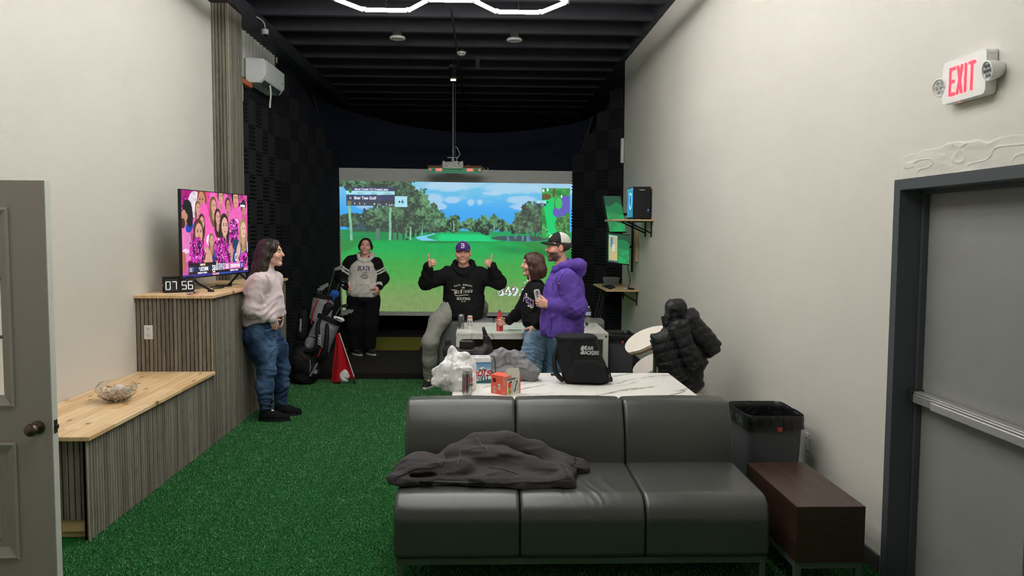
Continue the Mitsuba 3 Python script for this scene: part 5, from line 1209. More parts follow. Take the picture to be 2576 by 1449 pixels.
class Head:
    """head in local axes: x to the person's left, y out of the face, z up; about .23 m tall at scale 1"""
    def __init__(s, c, face, up=(0, 0, 1), sc=1.0, wide=1.0):
        s.c = np.asarray(c, float); y = unit(face); z = unit(np.asarray(up, float)-y*np.dot(up, y)); x = np.cross(y, z)
        s.B = np.stack([x, y, z]); s.s = sc; s.w = wide
    def W(s, x, y, z): return s.c+s.s*(np.array([x*s.w, y, z])@s.B)
    def ell(s, F, c, r, k=None, op='+'): F.ell(s.W(*c), np.array(r)*s.s*[s.w, 1, 1], s.B, k, op)
    def cone(s, F, a, b, ra, rb=None, k=None, op='+'): F.cone(s.W(*a), s.W(*b), ra*s.s, None if rb is None else rb*s.s, k, op)
    def local(s, p): return ((p-s.c)@s.B.T)/s.s/[s.w, 1, 1]
    def build(s, F, jaw=1.0, smile=.5, nose=1.0):
        E = lambda *a, **k: s.ell(F, *a, **k); C = lambda *a, **k: s.cone(F, *a, **k)
        E((0, -.012, .035), (.074, .094, .082), k=.02)
        E((0, .030, -.030), (.060*jaw**.5, .060, .078), k=.03)
        C((-.046*jaw, .006, -.060), (0, .062, -.094), .021, .017, k=.02); C((.046*jaw, .006, -.060), (0, .062, -.094), .021, .017, k=.02)
        E((0, .076, -.097), (.022*jaw, .015, .014), k=.018)
        C((-.036, .074, .030), (.036, .074, .030), .013, k=.02)
        for d in (-1, 1):
            E((d*.042, .058, -.024), (.026, .026, .024), k=.02)
            E((d*.032, .098, .008), (.017, .016, .010), k=.012, op='-')
            E((d*.077, -.008, -.004), (.011, .019, .031), k=.008); E((d*.088, -.004, 0), (.006, .010, .018), k=.008, op='-')
        C((0, .084, .020), (0, .105, -.018), .0085, .0115, k=.012); E((0, .104, -.022), (.0165*nose, .013, .0105), k=.008)
        for d in (-1, 1): E((d*.009, .103, -.031), (.005, .006, .004), k=.004, op='-')
        e = .013*smile; L = .022+.007*smile
        for z, r in ((-.0530, .0056), (-.0675, .0066)):
            for d in (-1, 1): s.cone(F, (d*L, .0740, z*.35-.0605*.65+e), (0, .0885, z), r*.55, r, k=.006)
        for d in (-1, 1): s.cone(F, (d*(L-.003), .0805, -.0605+e*1.05), (0, .0955, -.0605), .0018, .0042, k=.004, op='-')
        if smile > .3:
            for d in (-1, 1): E((d*.040, .066, -.030), (.019, .017, .016), k=.016)
    def paint(s, v, skin, brow=(70, 50, 40), lip=(176, 96, 88), stubble=0.0, beard=None, browz=.033):
        q = s.local(v); x, y, z = np.abs(q[:, 0]), q[:, 1], q[:, 2]
        c = np.repeat(lin(skin)[None], len(v), 0)
        def blend(m, col):
            m = np.clip(m, 0, 1)[:, None]; c[:] = c*(1-m)+lin(col)[None]*m
        near = (np.abs(q) < .16).all(1)
        red = tuple(int(a*b) for a, b in zip(skin, (1.0, .80, .76)))
        blend(near*(.55*np.exp(-((x-.042)/.02)**2-((z+.022)/.018)**2)*(y > .03)), red); blend(near*.5*np.exp(-(x/.014)**2-((z+.02)/.014)**2)*(y > .09), red)
        blend(near*.5*np.exp(-((x-.079)/.012)**2-(z/.03)**2), red)
        if stubble: blend(near*stubble*np.clip((-.030-z+.10*np.clip(.05-y, 0, .1)*(x > .05))/.012, 0, 1)*(y > -.01)*np.clip((y+.01)/.03, 0, 1)*np.clip((.12+z)/.01, 0, 1), beard or (110, 92, 84))
        blend(near*(y > .05)*np.clip(1.6-((x-.033)/.021)**4-((z-browz+.02*(x-.033)+6*(x-.036)**2)/.0052)**2, 0, 1)*.9, brow)
        blend(near*(y > .06)*np.clip(1.5-(x/.029)**4-((z+.0605-14*x*x)/.0115)**2, 0, 1)*.75, lip)
        return c
    def extras(s, t, smile=.5, iris=(70, 50, 36), squint=.6):
        for d in (-1, 1):
            m = trimesh.creation.uv_sphere(radius=1, count=[14, 18]); V = m.vertices.copy()
            ang = np.arccos(np.clip(V@unit([0, 1, -.05]), -1, 1))
            col = np.where((ang < .50)[:, None], lin(iris)[None], lin((226, 220, 214))[None]); col = np.where((ang < .22)[:, None], lin((16, 12, 12))[None], col)
            m.vertices = np.array([s.W(d*.032+a*.0125, .0775+b*.0125, .009+c*.0125*squint) for a, b, c in V])
            put('eye', m, 'mat_eye', t, color=col, smooth=True)
            put('eyelid', tube([s.W(d*(.032+a), .088-.006*abs(a/.016)**2, .009+.0125*squint*.62-.004*(a/.016)**2) for a in np.linspace(-.017, .017, 7)], .0018*s.s, 5), M('lash', (40, 28, 26), .6), t)
        if smile > .3:
            e = .013*smile; L = .018+.007*smile; n = 11; a = np.linspace(-1, 1, n)
            up = [s.W(q*L, .0920-.0135*q*q, -.0562+e*q*q) for q in a]; dn = [s.W(q*L*.95, .0915-.0135*q*q, -.0562-.0095*(1-q*q)+e*q*q) for q in a]
            m = grid_mesh(np.array([up, dn]))[0]; put('teeth', m, 'mat_teeth', t, smooth=True)

def hand(F, wrist, along, palm, thumb, curls=(.5, .5, .4), spread=.06, sc=1.0, thumb_dir=None, thumb_bend=.3):
    """palm and five fingers; along: wrist to knuckles, palm: the way the palm faces, thumb: the side of the thumb"""
    a = unit(along); n = unit(np.asarray(palm, float)-a*np.dot(palm, a)); t = np.cross(a, n); t = t if np.dot(t, thumb) > 0 else -t
    w = np.asarray(wrist, float); tips = []
    K = [(.030, .086, .0100), (.010, .090, .0102), (-.010, .086, .0097), (-.028, .077, .0085)]
    F.cone(w, w+a*.02*sc, .026*sc, .027*sc, k=.02, flat=(n, .72))
    for o, l, r in K: F.cone(w+t*o*.55*sc+a*.012*sc, w+(t*o+a*l)*sc, .0165*sc, (r+.0022)*sc, k=.012)
    F.ell(w+(a*.04+t*.026+n*.008)*sc, (.030*sc, .018*sc, .016*sc), np.stack([unit(a+.5*t), np.cross(n, unit(a+.5*t)), n]), k=.016)
    if np.ndim(curls[0]) == 0: curls = [curls]*4
    for (o, l, r), L, cu, sp in zip(K, (.070, .078, .073, .057), curls, (1, .3, -.4, -1.1)):
        d = unit(a+t*spread*sp); p = w+(t*o+a*l)*sc; rr = r*sc
        for seg, ang, q in zip((.46, .30, .24), cu, (1, .93, .84)):
            d = unit(d*math.cos(ang)+n*math.sin(ang)); nn = unit(n-d*np.dot(n, d)) if abs(np.dot(n, d)) < .999 else -a
            # keep bending in the same plane
            e = p+d*L*seg*sc; F.cone(p, e, rr, rr*.92, k=.0035); p, rr = e, rr*.93
            n_ = np.cross(np.cross(d, nn), d); n = unit(n_) if np.linalg.norm(n_) > 1e-6 else n
        n = unit(np.asarray(palm, float)-a*np.dot(palm, a)); tips.append(p)
    td = unit(thumb_dir) if thumb_dir is not None else unit(a*.75+t*.75+n*.25)
    p = w+(a*.026+t*.026+n*.006)*sc; b = unit(n-td*np.dot(n, td)+a*.001)
    for L, r0, r1 in ((.040, .0145, .0115), (.031, .0112, .0102), (.026, .0100, .0085)):
        e = p+td*L*sc; F.cone(p, e, r0*sc, r1*sc, k=.006); p = e; td = unit(td+b*thumb_bend)
    return tips
def limb_body(F, J, r):
    """bare limbs and trunk under the clothes, so that the figure is one continuous body"""
    F.loft([J['pelvis'], J['waist'], J['chest'], J['shoulders']], r['tw'], r['td'], J['L'], J['Fd'], k=.03, ends=.03)
    F.cone(J['shoulders'], J['neckb'], .075, .060, k=.04); F.cone(J['neckb'], J['neckt'], r['neck'], r['neck']*.94, k=.02)
    for s in 'LR':
        F.chain([J['sh'+s], J['el'+s], J['wr'+s]], [r['arm'], r['arm']*.80, r['arm']*.56], k=.02); F.cone(J['shoulders'], J['sh'+s], .05, r['arm']*1.05, k=.05)
        F.chain([J['hip'+s], J['kn'+s], J['an'+s]], [r['leg'], r['leg']*.66, r['leg']*.44], k=.03)
        F.cone(J['an'+s], J['an'+s]*.45+J['toe'+s]*.55-np.array([0, 0, .004]), r['leg']*.42, r['leg']*.26, k=.02)
def finish_body(t, F, H, boxes, lo, hi, skin, **paint):
    fine = [(H.c-.16*H.s, H.c+.16*H.s, .0034)]+[(np.array(b)-.10, np.array(b)+.10, .0034) for b in boxes]
    m = F.mesh(lo, hi, .012, fine)
    return put('body', m, 'mat_skin', t, smooth=True, color=H.paint(np.array(m.vertices), skin, **paint))
def bounds(J, pad=.16):
    P = np.array([v for k, v in J.items() if k not in ('L', 'Fd')]); return P.min(0)-pad, P.max(0)+pad
def hair_cap(F, H, front=.060, fz=0.0, grow=1.10, k=.012):
    H.ell(F, (0, -.016, .036), (.074*grow+.004, .094*grow, .082*grow+.004), k=.02)
    H.ell(F, (0, .088, -.032+fz*.5), (.064, front+.025, .104+fz*.5), k=k, op='-')
def garment(t, name, F, mat, lo, hi, h=.007, **kw): return put(name, F.mesh(lo, hi, h, **kw), mat, t, smooth=True)
def shoe(t, heel, toe, w=.046, h=.085, mat='mat_shoe_black', sole='mat_sole_white', name='shoe', tall=0.0, collar=.042, top=None):
    heel, toe = np.asarray(heel, float), np.asarray(toe, float); d = toe-heel; L = np.linalg.norm(d[:2]); d = unit([d[0], d[1], 0]); sd = np.array([-d[1], d[0], 0]); z0 = heel[2]
    P = lambda a, z, s=0: heel+d*a*L+[0, 0, z]+sd*s
    F = Field(.03)
    F.cone(P(.16, .045), P(.5, .042), w*.82, w*.95, flat=([0, 0, 1], .95)); F.cone(P(.5, .04), P(.84, .032), w*.98, w*.82, flat=([0, 0, 1], .72))
    F.cone(P(.20, .05), P(.22, h+tall), w*.84, collar)
    F.half([0, 0, z0+.018], [0, 0, -1]); F.half([0, 0, z0+h+tall], [0, 0, 1])
    lo, hi = np.minimum(heel, toe)-.07, np.maximum(heel, toe)+.07; hi[2] = z0+h+tall+.03; lo[2] = z0-.01
    b = put(name, F.mesh(lo, hi, .006), mat, t, smooth=40)
    o = []
    for q in np.linspace(0, 2*PI, 40, endpoint=False):
        u = .5-.52*math.cos(q); ww = w*(.80+.24*math.sin(PI*min(u, 1)*.9+.3)); o.append((u*L, ww*math.sin(q)*1.02))
    s = extrude(Polygon(o).buffer(.004), .024)
    put('sole', frame(s, P(0, 0), d, sd), sole, b, smooth=40); return b, P, sd, d, L
def laces(b, P, sd, mat='mat_sole_white', n=4):
    for i in range(n):
        a = .42+.09*i; z = .088-.012*i; put('lace', tube([P(a, z-.008, -.028), P(a+.01, z+.010, 0), P(a, z-.008, .028)], .0048, 6, smooth=9), mat, b)

# ---------------------------------------------------------------- woman in the pale sweatshirt, in profile at the counter
def person_1():
    t = thing('person', 'woman with long dark hair in a pale lilac sweatshirt and jeans leaning by the counter', 'person')
    H = Head([-2.022, 7.78, 1.585], [.97, -.02, .04], (0, 0, 1), 1.06)
    sk = (228, 180, 160)
    J = dict(L=np.array([0, 1., 0]), Fd=np.array([1., 0, 0]), pelvis=[-2.11, 7.78, .86], waist=[-2.10, 7.78, 1.0], chest=[-2.10, 7.78, 1.2], shoulders=[-2.09, 7.78, 1.36], neckb=[-2.065, 7.78, 1.43], neckt=[-2.03, 7.78, 1.52],
             shR=[-2.085, 7.60, 1.33], elR=[-2.14, 7.555, 1.085], wrR=[-1.985, 7.625, .985], shL=[-2.06, 7.96, 1.33], elL=[-2.10, 8.0, 1.09], wrL=[-1.96, 7.95, .985],
             hipR=[-2.11, 7.69, .86], knR=[-2.055, 7.69, .49], anR=[-2.065, 7.68, .11], hipL=[-2.08, 7.88, .86], knL=[-1.975, 7.90, .47], anL=[-1.985, 7.93, .11], toeR=[-1.90, 7.67, .05], toeL=[-1.86, 7.93, .05])
    J = {k: np.asarray(v, float) for k, v in J.items()}
    F = Field(.02); H.build(F, .92, .8, .95)
    limb_body(F, J, dict(tw=[.15, .13, .14, .13], td=[.10, .09, .10, .07], neck=.052, arm=.042, leg=.075))
    hand(F, J['wrR'], [.22, .42, -.88], [-.5, .8, 0], [.9, .3, .3], (.2, .3, .2), .02, .95); hand(F, [-1.985, 7.935, .985], [.12, -.42, -.88], [-.5, -.8, 0], [.9, -.3, .3], (.2, .3, .2), .02, .95)
    lo, hi = bounds(J)
    finish_body(t, F, H, [J['wrR']+[.04, 0, -.03]], lo, hi, sk, brow=(50, 34, 30), lip=(178, 84, 86)); H.extras(t, .8)
    # sweatshirt
    zs = [.88, .93, .99, 1.10, 1.20, 1.30, 1.37, 1.415, 1.45]
    xb = [-2.270, -2.282, -2.285, -2.283, -2.278, -2.250, -2.205, -2.150, -2.125]; xf_ = [-1.945, -1.918, -1.912, -1.920, -1.930, -1.955, -1.985, -2.005, -2.012]
    wy = [.185, .205, .21, .205, .205, .20, .165, .095, .072]
    F = Field(.03); F.loft([[(a+b)/2, 7.78, z] for a, b, z in zip(xb, xf_, zs)], wy, [(b-a)/2 for a, b in zip(xb, xf_)], [0, 1, 0], [1, 0, 0], pw=2.3, ends=.025)
    for s, y in (('R', -1), ('L', 1)):
        sh = J['sh'+s]+[.01, .0, -.005]; F.chain([sh, J['el'+s]+[0, 0, .0], J['wr'+s]+[-.02, 0, .01]], [.088, .074, .046], k=.035)
    F.half([-2.28, 7.78, .889], [.1, 0, -.37], k=.02)
    w1 = wrinkle(.011, 9, 2, .6)
    def fold(p):      # folds gather at the elbow and over the ribbed hem
        e = np.exp(-((p[:, 2]-1.07)/.07)**2)*np.exp(-((p[:, 1]-7.56)/.09)**2)
        return w1(p)+.007*e*np.sin(90*(p[:, 2]-.5*p[:, 0])+3*np.sin(p[:, 0]*30))
    F.disp = fold
    b = garment(t, 'sweatshirt', F, 'mat_sweat_lilac', [-2.36, 7.40, .84], [-1.82, 8.14, 1.52], .0065)
    F = Field(.01).chain([J['wrR']+[-.035, 0, .02], J['wrR']+[.002, 0, -.004]], [.047, .046]); put('cuff', F.mesh([-2.08, 7.5, .88], [-1.86, 7.72, 1.08], .005), 'mat_sweat_lilac', b, smooth=True)
    F = Field(.01).cone([-2.075, 7.78, 1.42], [-2.055, 7.78, 1.475], .078, .066, flat=([0, 1, 0], .95)).half([-2.05, 7.78, 1.478], [-.35, 0, 1]); F.cone([-2.05, 7.78, 1.47], [-2.03, 7.78, 1.56], .058, .05, op='-', k=.006)
    put('collar', F.mesh([-2.2, 7.65, 1.34], [-1.93, 7.9, 1.53], .005), 'mat_sweat_lilac', b, smooth=True)
    put('shoulder_seam', tube([[-2.02, 7.565, 1.395], [-1.985, 7.545, 1.33], [-2.0, 7.55, 1.26], [-2.03, 7.54, 1.235]], .003, 6, smooth=14), M('seam_lilac', (176, 160, 166), .9), b)
    # jeans
    F = Field(.05)
    F.ell([-2.125, 7.78, .84], [.150, .175, .135]); F.ell([-2.175, 7.72, .80], [.10, .10, .105]); F.ell([-2.175, 7.86, .80], [.10, .10, .105]); F.ell([-2.10, 7.78, .93], [.145, .165, .09])
    F.chain([J['hipR']+[.01, 0, -.04], [-2.085, 7.69, .66], J['knR'], [-2.075, 7.685, .33], J['anR']+[0, 0, .03]], [.118, .108, .078, .074, .058]); F.chain([J['hipL']+[.0, 0, -.04], [-2.02, 7.885, .66], J['knL'], [-1.985, 7.915, .33], J['anL']+[0, 0, .03]], [.112, .104, .074, .070, .056])
    w2 = wrinkle(.008, 12, 4, 1.2)
    F.disp = lambda p: w2(p)+.005*np.exp(-((p[:, 2]-.22)/.09)**2)*np.sin(p[:, 2]*110+3*np.sin(p[:, 0]*22+p[:, 1]*9))+.004*np.exp(-((p[:, 2]-.46)/.07)**2)*np.sin(p[:, 2]*90+p[:, 0]*40)
    j = garment(t, 'jeans', F, 'mat_denim_dark', [-2.34, 7.55, .10], [-1.84, 8.05, 1.02], .007)
    put('pocket_stitch', project_on(F, tube(np.array([[-1.975, 7.3, .925], [-1.995, 7.3, .885], [-2.04, 7.3, .87]]), .0025, 5, smooth=10), [0, 1, 0], .002), M('stitch', (128, 140, 160), .8), j)
    for y, x, xt in ((7.68, -2.125, -1.845), (7.935, -2.045, -1.795)):
        shoe(t, [x-.0, y, .008], [xt, y-.005, .008], .055, .10, 'mat_suede_black', 'mat_sole_black', 'boot', .09, .064)
    # hair
    F = Field(.03); hair_cap(F, H, .055, grow=1.13)
    for s in (-1, 1):
        F.chain([H.W(s*.05, -.02, .08), H.W(s*.082, -.045, .0), H.W(s*.085, -.065, -.09), H.W(s*.08, -.12, -.20), H.W(s*.06, -.19, -.29)], [.03, .034, .038, .036, .016], flat=(H.B[0], .8))
        F.chain([H.W(s*.04, .04, .095), H.W(s*.076, .03, .05), H.W(s*.086, -.0, -.03), H.W(s*.092, -.03, -.12), H.W(s*.085, -.07, -.2)], [.018, .018, .020, .022, .016])
    F.chain([H.W(0, -.06, .07), H.W(0, -.095, -.02), H.W(0, -.115, -.12), H.W(0, -.17, -.22), H.W(0, -.225, -.325)], [.05, .056, .058, .048, .02])
    F.disp = lambda p: .005*(meshkit.noise(np.column_stack([p[:, 0]*60+p[:, 2]*25, p[:, 1]*70, p[:, 2]*7]))-.5)+.004*np.sin(p[:, 1]*160+4*np.sin(p[:, 2]*14)+p[:, 0]*60)
    garment(t, 'hair', F, 'mat_hair_black', [-2.36, 7.62, 1.18], [-1.90, 7.94, 1.76], .006)
    put('earring', xf(trimesh.creation.icosphere(2, .006), t=H.W(-.088, .0, -.03)), 'mat_chrome', t)
person_1()

# ---------------------------------------------------------------- woman in the baseball-sleeved hoodie, hands on her hips
def person_2():
    t = thing('person', 'woman in an oatmeal hoodie with black striped sleeves, hands on her hips', 'person')
    fd = unit([.10, -1, 0]); Lf = np.array([1., .10, 0]); Lf = unit(Lf)
    H = Head([-1.650, 11.33, 1.585], [.06, -1, .10], (.06, 0, 1), .98, 1.06); sk = (234, 180, 162)
    J = dict(L=Lf, Fd=fd, pelvis=[-1.69, 11.36, .85], waist=[-1.70, 11.36, 1.0], chest=[-1.70, 11.36, 1.2], shoulders=[-1.68, 11.37, 1.38], neckb=[-1.66, 11.36, 1.43], neckt=[-1.65, 11.35, 1.50],
             shR=[-1.86, 11.36, 1.365], elR=[-1.995, 11.37, 1.165], wrR=[-1.905, 11.205, 1.045], shL=[-1.515, 11.37, 1.345], elL=[-1.425, 11.40, 1.145], wrL=[-1.452, 11.24, 1.045],
             hipR=[-1.79, 11.36, .85], knR=[-1.81, 11.34, .50], anR=[-1.825, 11.36, .16], hipL=[-1.59, 11.36, .85], knL=[-1.605, 11.34, .51], anL=[-1.625, 11.38, .16], toeR=[-1.74, 11.22, .11], toeL=[-1.55, 11.24, .11])
    J = {k: np.asarray(v, float) for k, v in J.items()}
    F = Field(.02); H.build(F, 1.05, 1.0)
    limb_body(F, J, dict(tw=[.17, .15, .16, .14], td=[.12, .11, .12, .08], neck=.058, arm=.045, leg=.085))
    hand(F, J['wrR'], [.88, -.22, -.34], [.1, .95, -.1], [.2, -.2, .9], (.15, .35, .25), .20, 1.0, [.1, .55, .75]); hand(F, J['wrL'], [-.25, -.35, -.85], [-.8, .5, 0], [0, -.8, .2], (.5, .9, .5))
    lo, hi = bounds(J)
    finish_body(t, F, H, [J['wrR']+[.06, -.02, -.03], J['wrL']+[0, -.02, -.04]], lo, hi, sk, brow=(70, 48, 40), lip=(170, 84, 80)); H.extras(t, 1.0, (60, 60, 66), .5)
    zs = [.885, .93, .99, 1.06, 1.13, 1.22, 1.31, 1.38, 1.43]
    xl = [-1.90, -1.918, -1.925, -1.918, -1.898, -1.878, -1.865, -1.825, -1.75]; xr = [-1.482, -1.470, -1.466, -1.472, -1.488, -1.495, -1.512, -1.545, -1.60]
    dp = [.165, .185, .195, .19, .18, .175, .165, .125, .09]
    F = Field(.03); F.loft([[(a+b)/2, 11.36, z] for a, b, z in zip(xl, xr, zs)], [(b-a)/2 for a, b in zip(xl, xr)], dp, [1, 0, 0], [0, 1, 0], pw=2.3, ends=.025)
    F.half([-1.69, 11.36, .893], [-.06, 0, -1], k=.02); base = wrinkle(.011, 9, 8, .7)
    F.disp = lambda p: base(p)+.006*np.exp(-((p[:, 2]-1.0)/.10)**2)*np.sin((p[:, 2]*.8-p[:, 0]*.7)*75)
    b = garment(t, 'hoodie', F, 'mat_sweat_oat', [-2.0, 11.1, .86], [-1.40, 11.62, 1.50], .007); torso = F
    def sleeve(s, mat='mat_sweat_black'):
        F = Field(.03); sh = J['sh'+s]; inn = sh+np.array([.085 if s == 'R' else -.085, -.0, .045])
        F.cone(inn+[0, 0, -.02], sh+[0, 0, -.01], .088, .092, k=.04); F.chain([sh+[0, 0, -.01], J['el'+s], J['wr'+s]], [.092, .082, .050], k=.03)
        ww = wrinkle(.008, 12, 5); F.disp = ww; k = garment(t, 'sleeve', F, mat, np.minimum.reduce([inn, sh, J['el'+s], J['wr'+s]])-.13, np.maximum.reduce([inn, sh, J['el'+s], J['wr'+s]])+.13, .007)
        for q in (.42, .58):
            c = sh*(1-q)+J['el'+s]*q; d = unit(J['el'+s]-sh)
            G = Field(.03); G.p = list(F.p); G.half(c+d*.012, d).half(c-d*.012, -d); G.disp = lambda p: ww(p)-.0025
            put('stripe', G.mesh(c-.14, c+.14, .006), 'mat_cuff_white', k, smooth=True)
        d = unit(J['wr'+s]-J['el'+s]); G = Field(.03).cone(J['wr'+s]-d*.06, J['wr'+s]+d*.05, .060, .050, k=.01).half(J['wr'+s]+d*.018, d).half(J['wr'+s]-d*.032, -d); put('cuff', G.mesh(J['wr'+s]-.09, J['wr'+s]+.09, .005), 'mat_cuff_white', k, smooth=True)
    sleeve('R'); sleeve('L')
    F = Field(.02); F.chain([[-1.755, 11.33, 1.45], [-1.745, 11.42, 1.47], [-1.66, 11.46, 1.49], [-1.57, 11.42, 1.46], [-1.565, 11.33, 1.43], [-1.61, 11.25, 1.395], [-1.66, 11.225, 1.38]], [.028, .036, .042, .036, .028, .026, .022]); F.chain([[-1.755, 11.33, 1.45], [-1.72, 11.255, 1.41], [-1.66, 11.225, 1.38]], [.028, .026, .022])
    put('hood', F.mesh([-1.84, 11.15, 1.33], [-1.48, 11.55, 1.57], .006), 'mat_sweat_oat', b, smooth=True)
    F = Field(.01).loft([[-1.68, 11.30, .93], [-1.68, 11.30, 1.0], [-1.68, 11.30, 1.07]], [.145, .135, .075], [.15, .15, .14], [1, 0, 0], [0, 1, 0], pw=3).half([-1.68, 11.25, 1.0], [0, 1, 0])
    F.disp = lambda p: torso.ev(p)*0; 
    for zz in (1.065,): put('pocket_edge', project_on(torso, tube([[-1.785, 11.0, .99], [-1.75, 11.0, 1.065], [-1.60, 11.0, 1.06], [-1.565, 11.0, .985]], .0035, 6), [0, 1, 0], .003), M('seam_oat', (160, 152, 142), .9), b)
    ex, ez = unit([1, 0, -.07]), unit([.07, 0, 1])
    def chest(s, h, x, z, mat, **k): put('lettering', project_on(torso, text(s, h, [x, 11.0, z], ex, ez, .002, **k), [0, 1, 0], .004), mat, b)
    M('print_purple', (72, 52, 116), .7)
    for i, (ch, dz, sh) in enumerate(zip('BLAIR', (0, .006, .008, .006, 0), (.25, .1, 0, -.1, -.25))):
        put('lettering', project_on(torso, text(ch, .062, [-1.725+.034*i, 11.0, 1.292+dz-.002*i], ex, ez, .002, bold=True, sx=.62, shear=sh), [0, 1, 0], .004), 'mat_print_purple', b)
    put('underline', project_on(torso, tube([np.array([-1.655, 11.0, 1.243])+ex*q for q in np.linspace(-.10, .10, 30)], .0016, 5), [0, 1, 0], .003), 'mat_print_purple', b)
    ring = extrude(Point(0, 0).buffer(.036).difference(Point(0, 0).buffer(.032)), .002); put('ball_print', project_on(torso, frame(ring, [-1.645, 11.0, 1.20], ex, ez), [0, 1, 0], .004), M('print_dark', (54, 46, 62), .7), b)
    put('ball_print', project_on(torso, frame(extrude(unary_union([sbox(-.031, -.0012, .031, .0012), Point(.0, .01).buffer(.014).difference(Point(0, .01).buffer(.010)), sbox(-.02, -.012, .02, -.006)]), .002), [-1.645, 11.0, 1.20], ex, ez), [0, 1, 0], .004), 'mat_print_dark', b)
    for i, ch in enumerate('BASKETBALL'):
        a = PI*(1.12+.76*i/9); c = np.array([math.cos(a), math.sin(a)])*.049
        put('lettering', project_on(torso, text(ch, .014, [-1.645+c[0], 11.0, 1.20+c[1]], ex*math.sin(-a)+ez*math.cos(a) if False else unit(ex*(-math.sin(a))+ez*math.cos(a)), unit(-(ex*math.cos(a)+ez*math.sin(a))), .002, True), [0, 1, 0], .004), 'mat_print_dark', b)
    F = Field(.05); F.ell([-1.69, 11.36, .88], [.20, .165, .13]); F.chain([[-1.80, 11.36, .84], J['knR'], J['anR']+[0, 0, .045]], [.125, .112, .092]); F.chain([[-1.58, 11.36, .84], J['knL'], J['anL']+[0, 0, .045]], [.125, .112, .090]); F.disp = wrinkle(.009, 7, 3, .3)
    garment(t, 'trousers', F, 'mat_pants_black', [-2.0, 11.12, .14], [-1.40, 11.6, 1.02], .008)
    for hl, to in (([-1.855, 11.44, .082], [-1.70, 11.20, .082]), ([-1.655, 11.46, .082], [-1.515, 11.22, .082])):
        s, P, sd, d, L = shoe(t, hl, to, .046, .085); laces(s, P, sd)
    F = Field(.03); hair_cap(F, H, .05, .022, grow=1.05); F.ell(H.W(0, -.095, .0), .036)
    F.chain([H.W(.06, .03, .06), H.W(.080, .0, .0), H.W(.082, -.02, -.05)], [.014, .014, .008]); F.chain([H.W(-.06, .03, .06), H.W(-.080, .0, .0), H.W(-.082, -.02, -.04)], [.014, .014, .008])
    F.disp = lambda p: .004*(meshkit.noise(np.column_stack([p[:, 0]*90, p[:, 1]*30, p[:, 2]*60]))-.5)
    garment(t, 'hair', F, 'mat_hair_dark', H.c-.17, H.c+.17, .005)
person_2()
def cap(t, H, front, back, brim, split=-.005, tilt=.10):
    D = lambda g: Field(.004)
    def dome(g, lo=None, hi=None):
        F = Field(.004); H.ell(F, (0, -.012, .040), (.079+g, .100+g, .094+g)); n = unit(H.B[2]-.10*H.B[1]); F.half(H.W(0, 0, .047), -n)
        if lo is not None: F.half(H.W(0, lo, 0), -H.B[1])
        if hi is not None: F.half(H.W(0, hi, 0), H.B[1])
        return F
    c = put('cap', dome(.004, lo=split).mesh(H.c-.16, H.c+.20, .005), front, t, smooth=40)
    put('cap_back', dome(.004, hi=split).mesh(H.c-.16, H.c+.20, .005), back, c, smooth=40)
    n, m = 15, 9; a = np.linspace(-1, 1, n); r = np.linspace(0, 1, m)
    P = []
    for q in a:
        row = []
        for k in r:
            x = q*.074*(1-.10*k); y = .078*math.sqrt(max(1-(q*.92)**2, 0))+k*.075*math.sqrt(max(1-abs(q)**2.6, 0)); z = .050+.012*(1-q*q)-.020*q*q-k*tilt*.16
            row.append(H.W(x, y, z))
        P.append(row)
    P = np.array(P); A = grid_mesh(P)[0]; B_ = grid_mesh(P-H.B[2]*.004*H.s)[0]; B_.invert(); put('cap_brim', cat(A, B_), brim, c, smooth=True)
    put('cap_button', xf(trimesh.creation.icosphere(1, .006), t=H.W(0, -.012, .1385)), front, c)
    G = Field(.004); H.ell(G, (0, -.012, .040), (.079+.004, .100+.004, .094+.004)); return c, G
def seated_cap_text(c, G, H, s, h, x, z, mat, ydir=1, **k):
    put('lettering', project_on(G, text(s, h, H.W(x, .30, z), H.B[0]*-1, H.B[2], .002, **k), -H.B[1], .003), mat, c)
M('cap_purple', (76, 46, 128), .8); M('cap_white', (214, 212, 204), .85); M('cap_black', (30, 30, 33), .8); M('print_cream', (224, 220, 206), .7); M('print_lilac', (120, 92, 160), .7)
cloth('hoodie_black', (24, 24, 26)); cloth('sweater_black', (28, 28, 31))

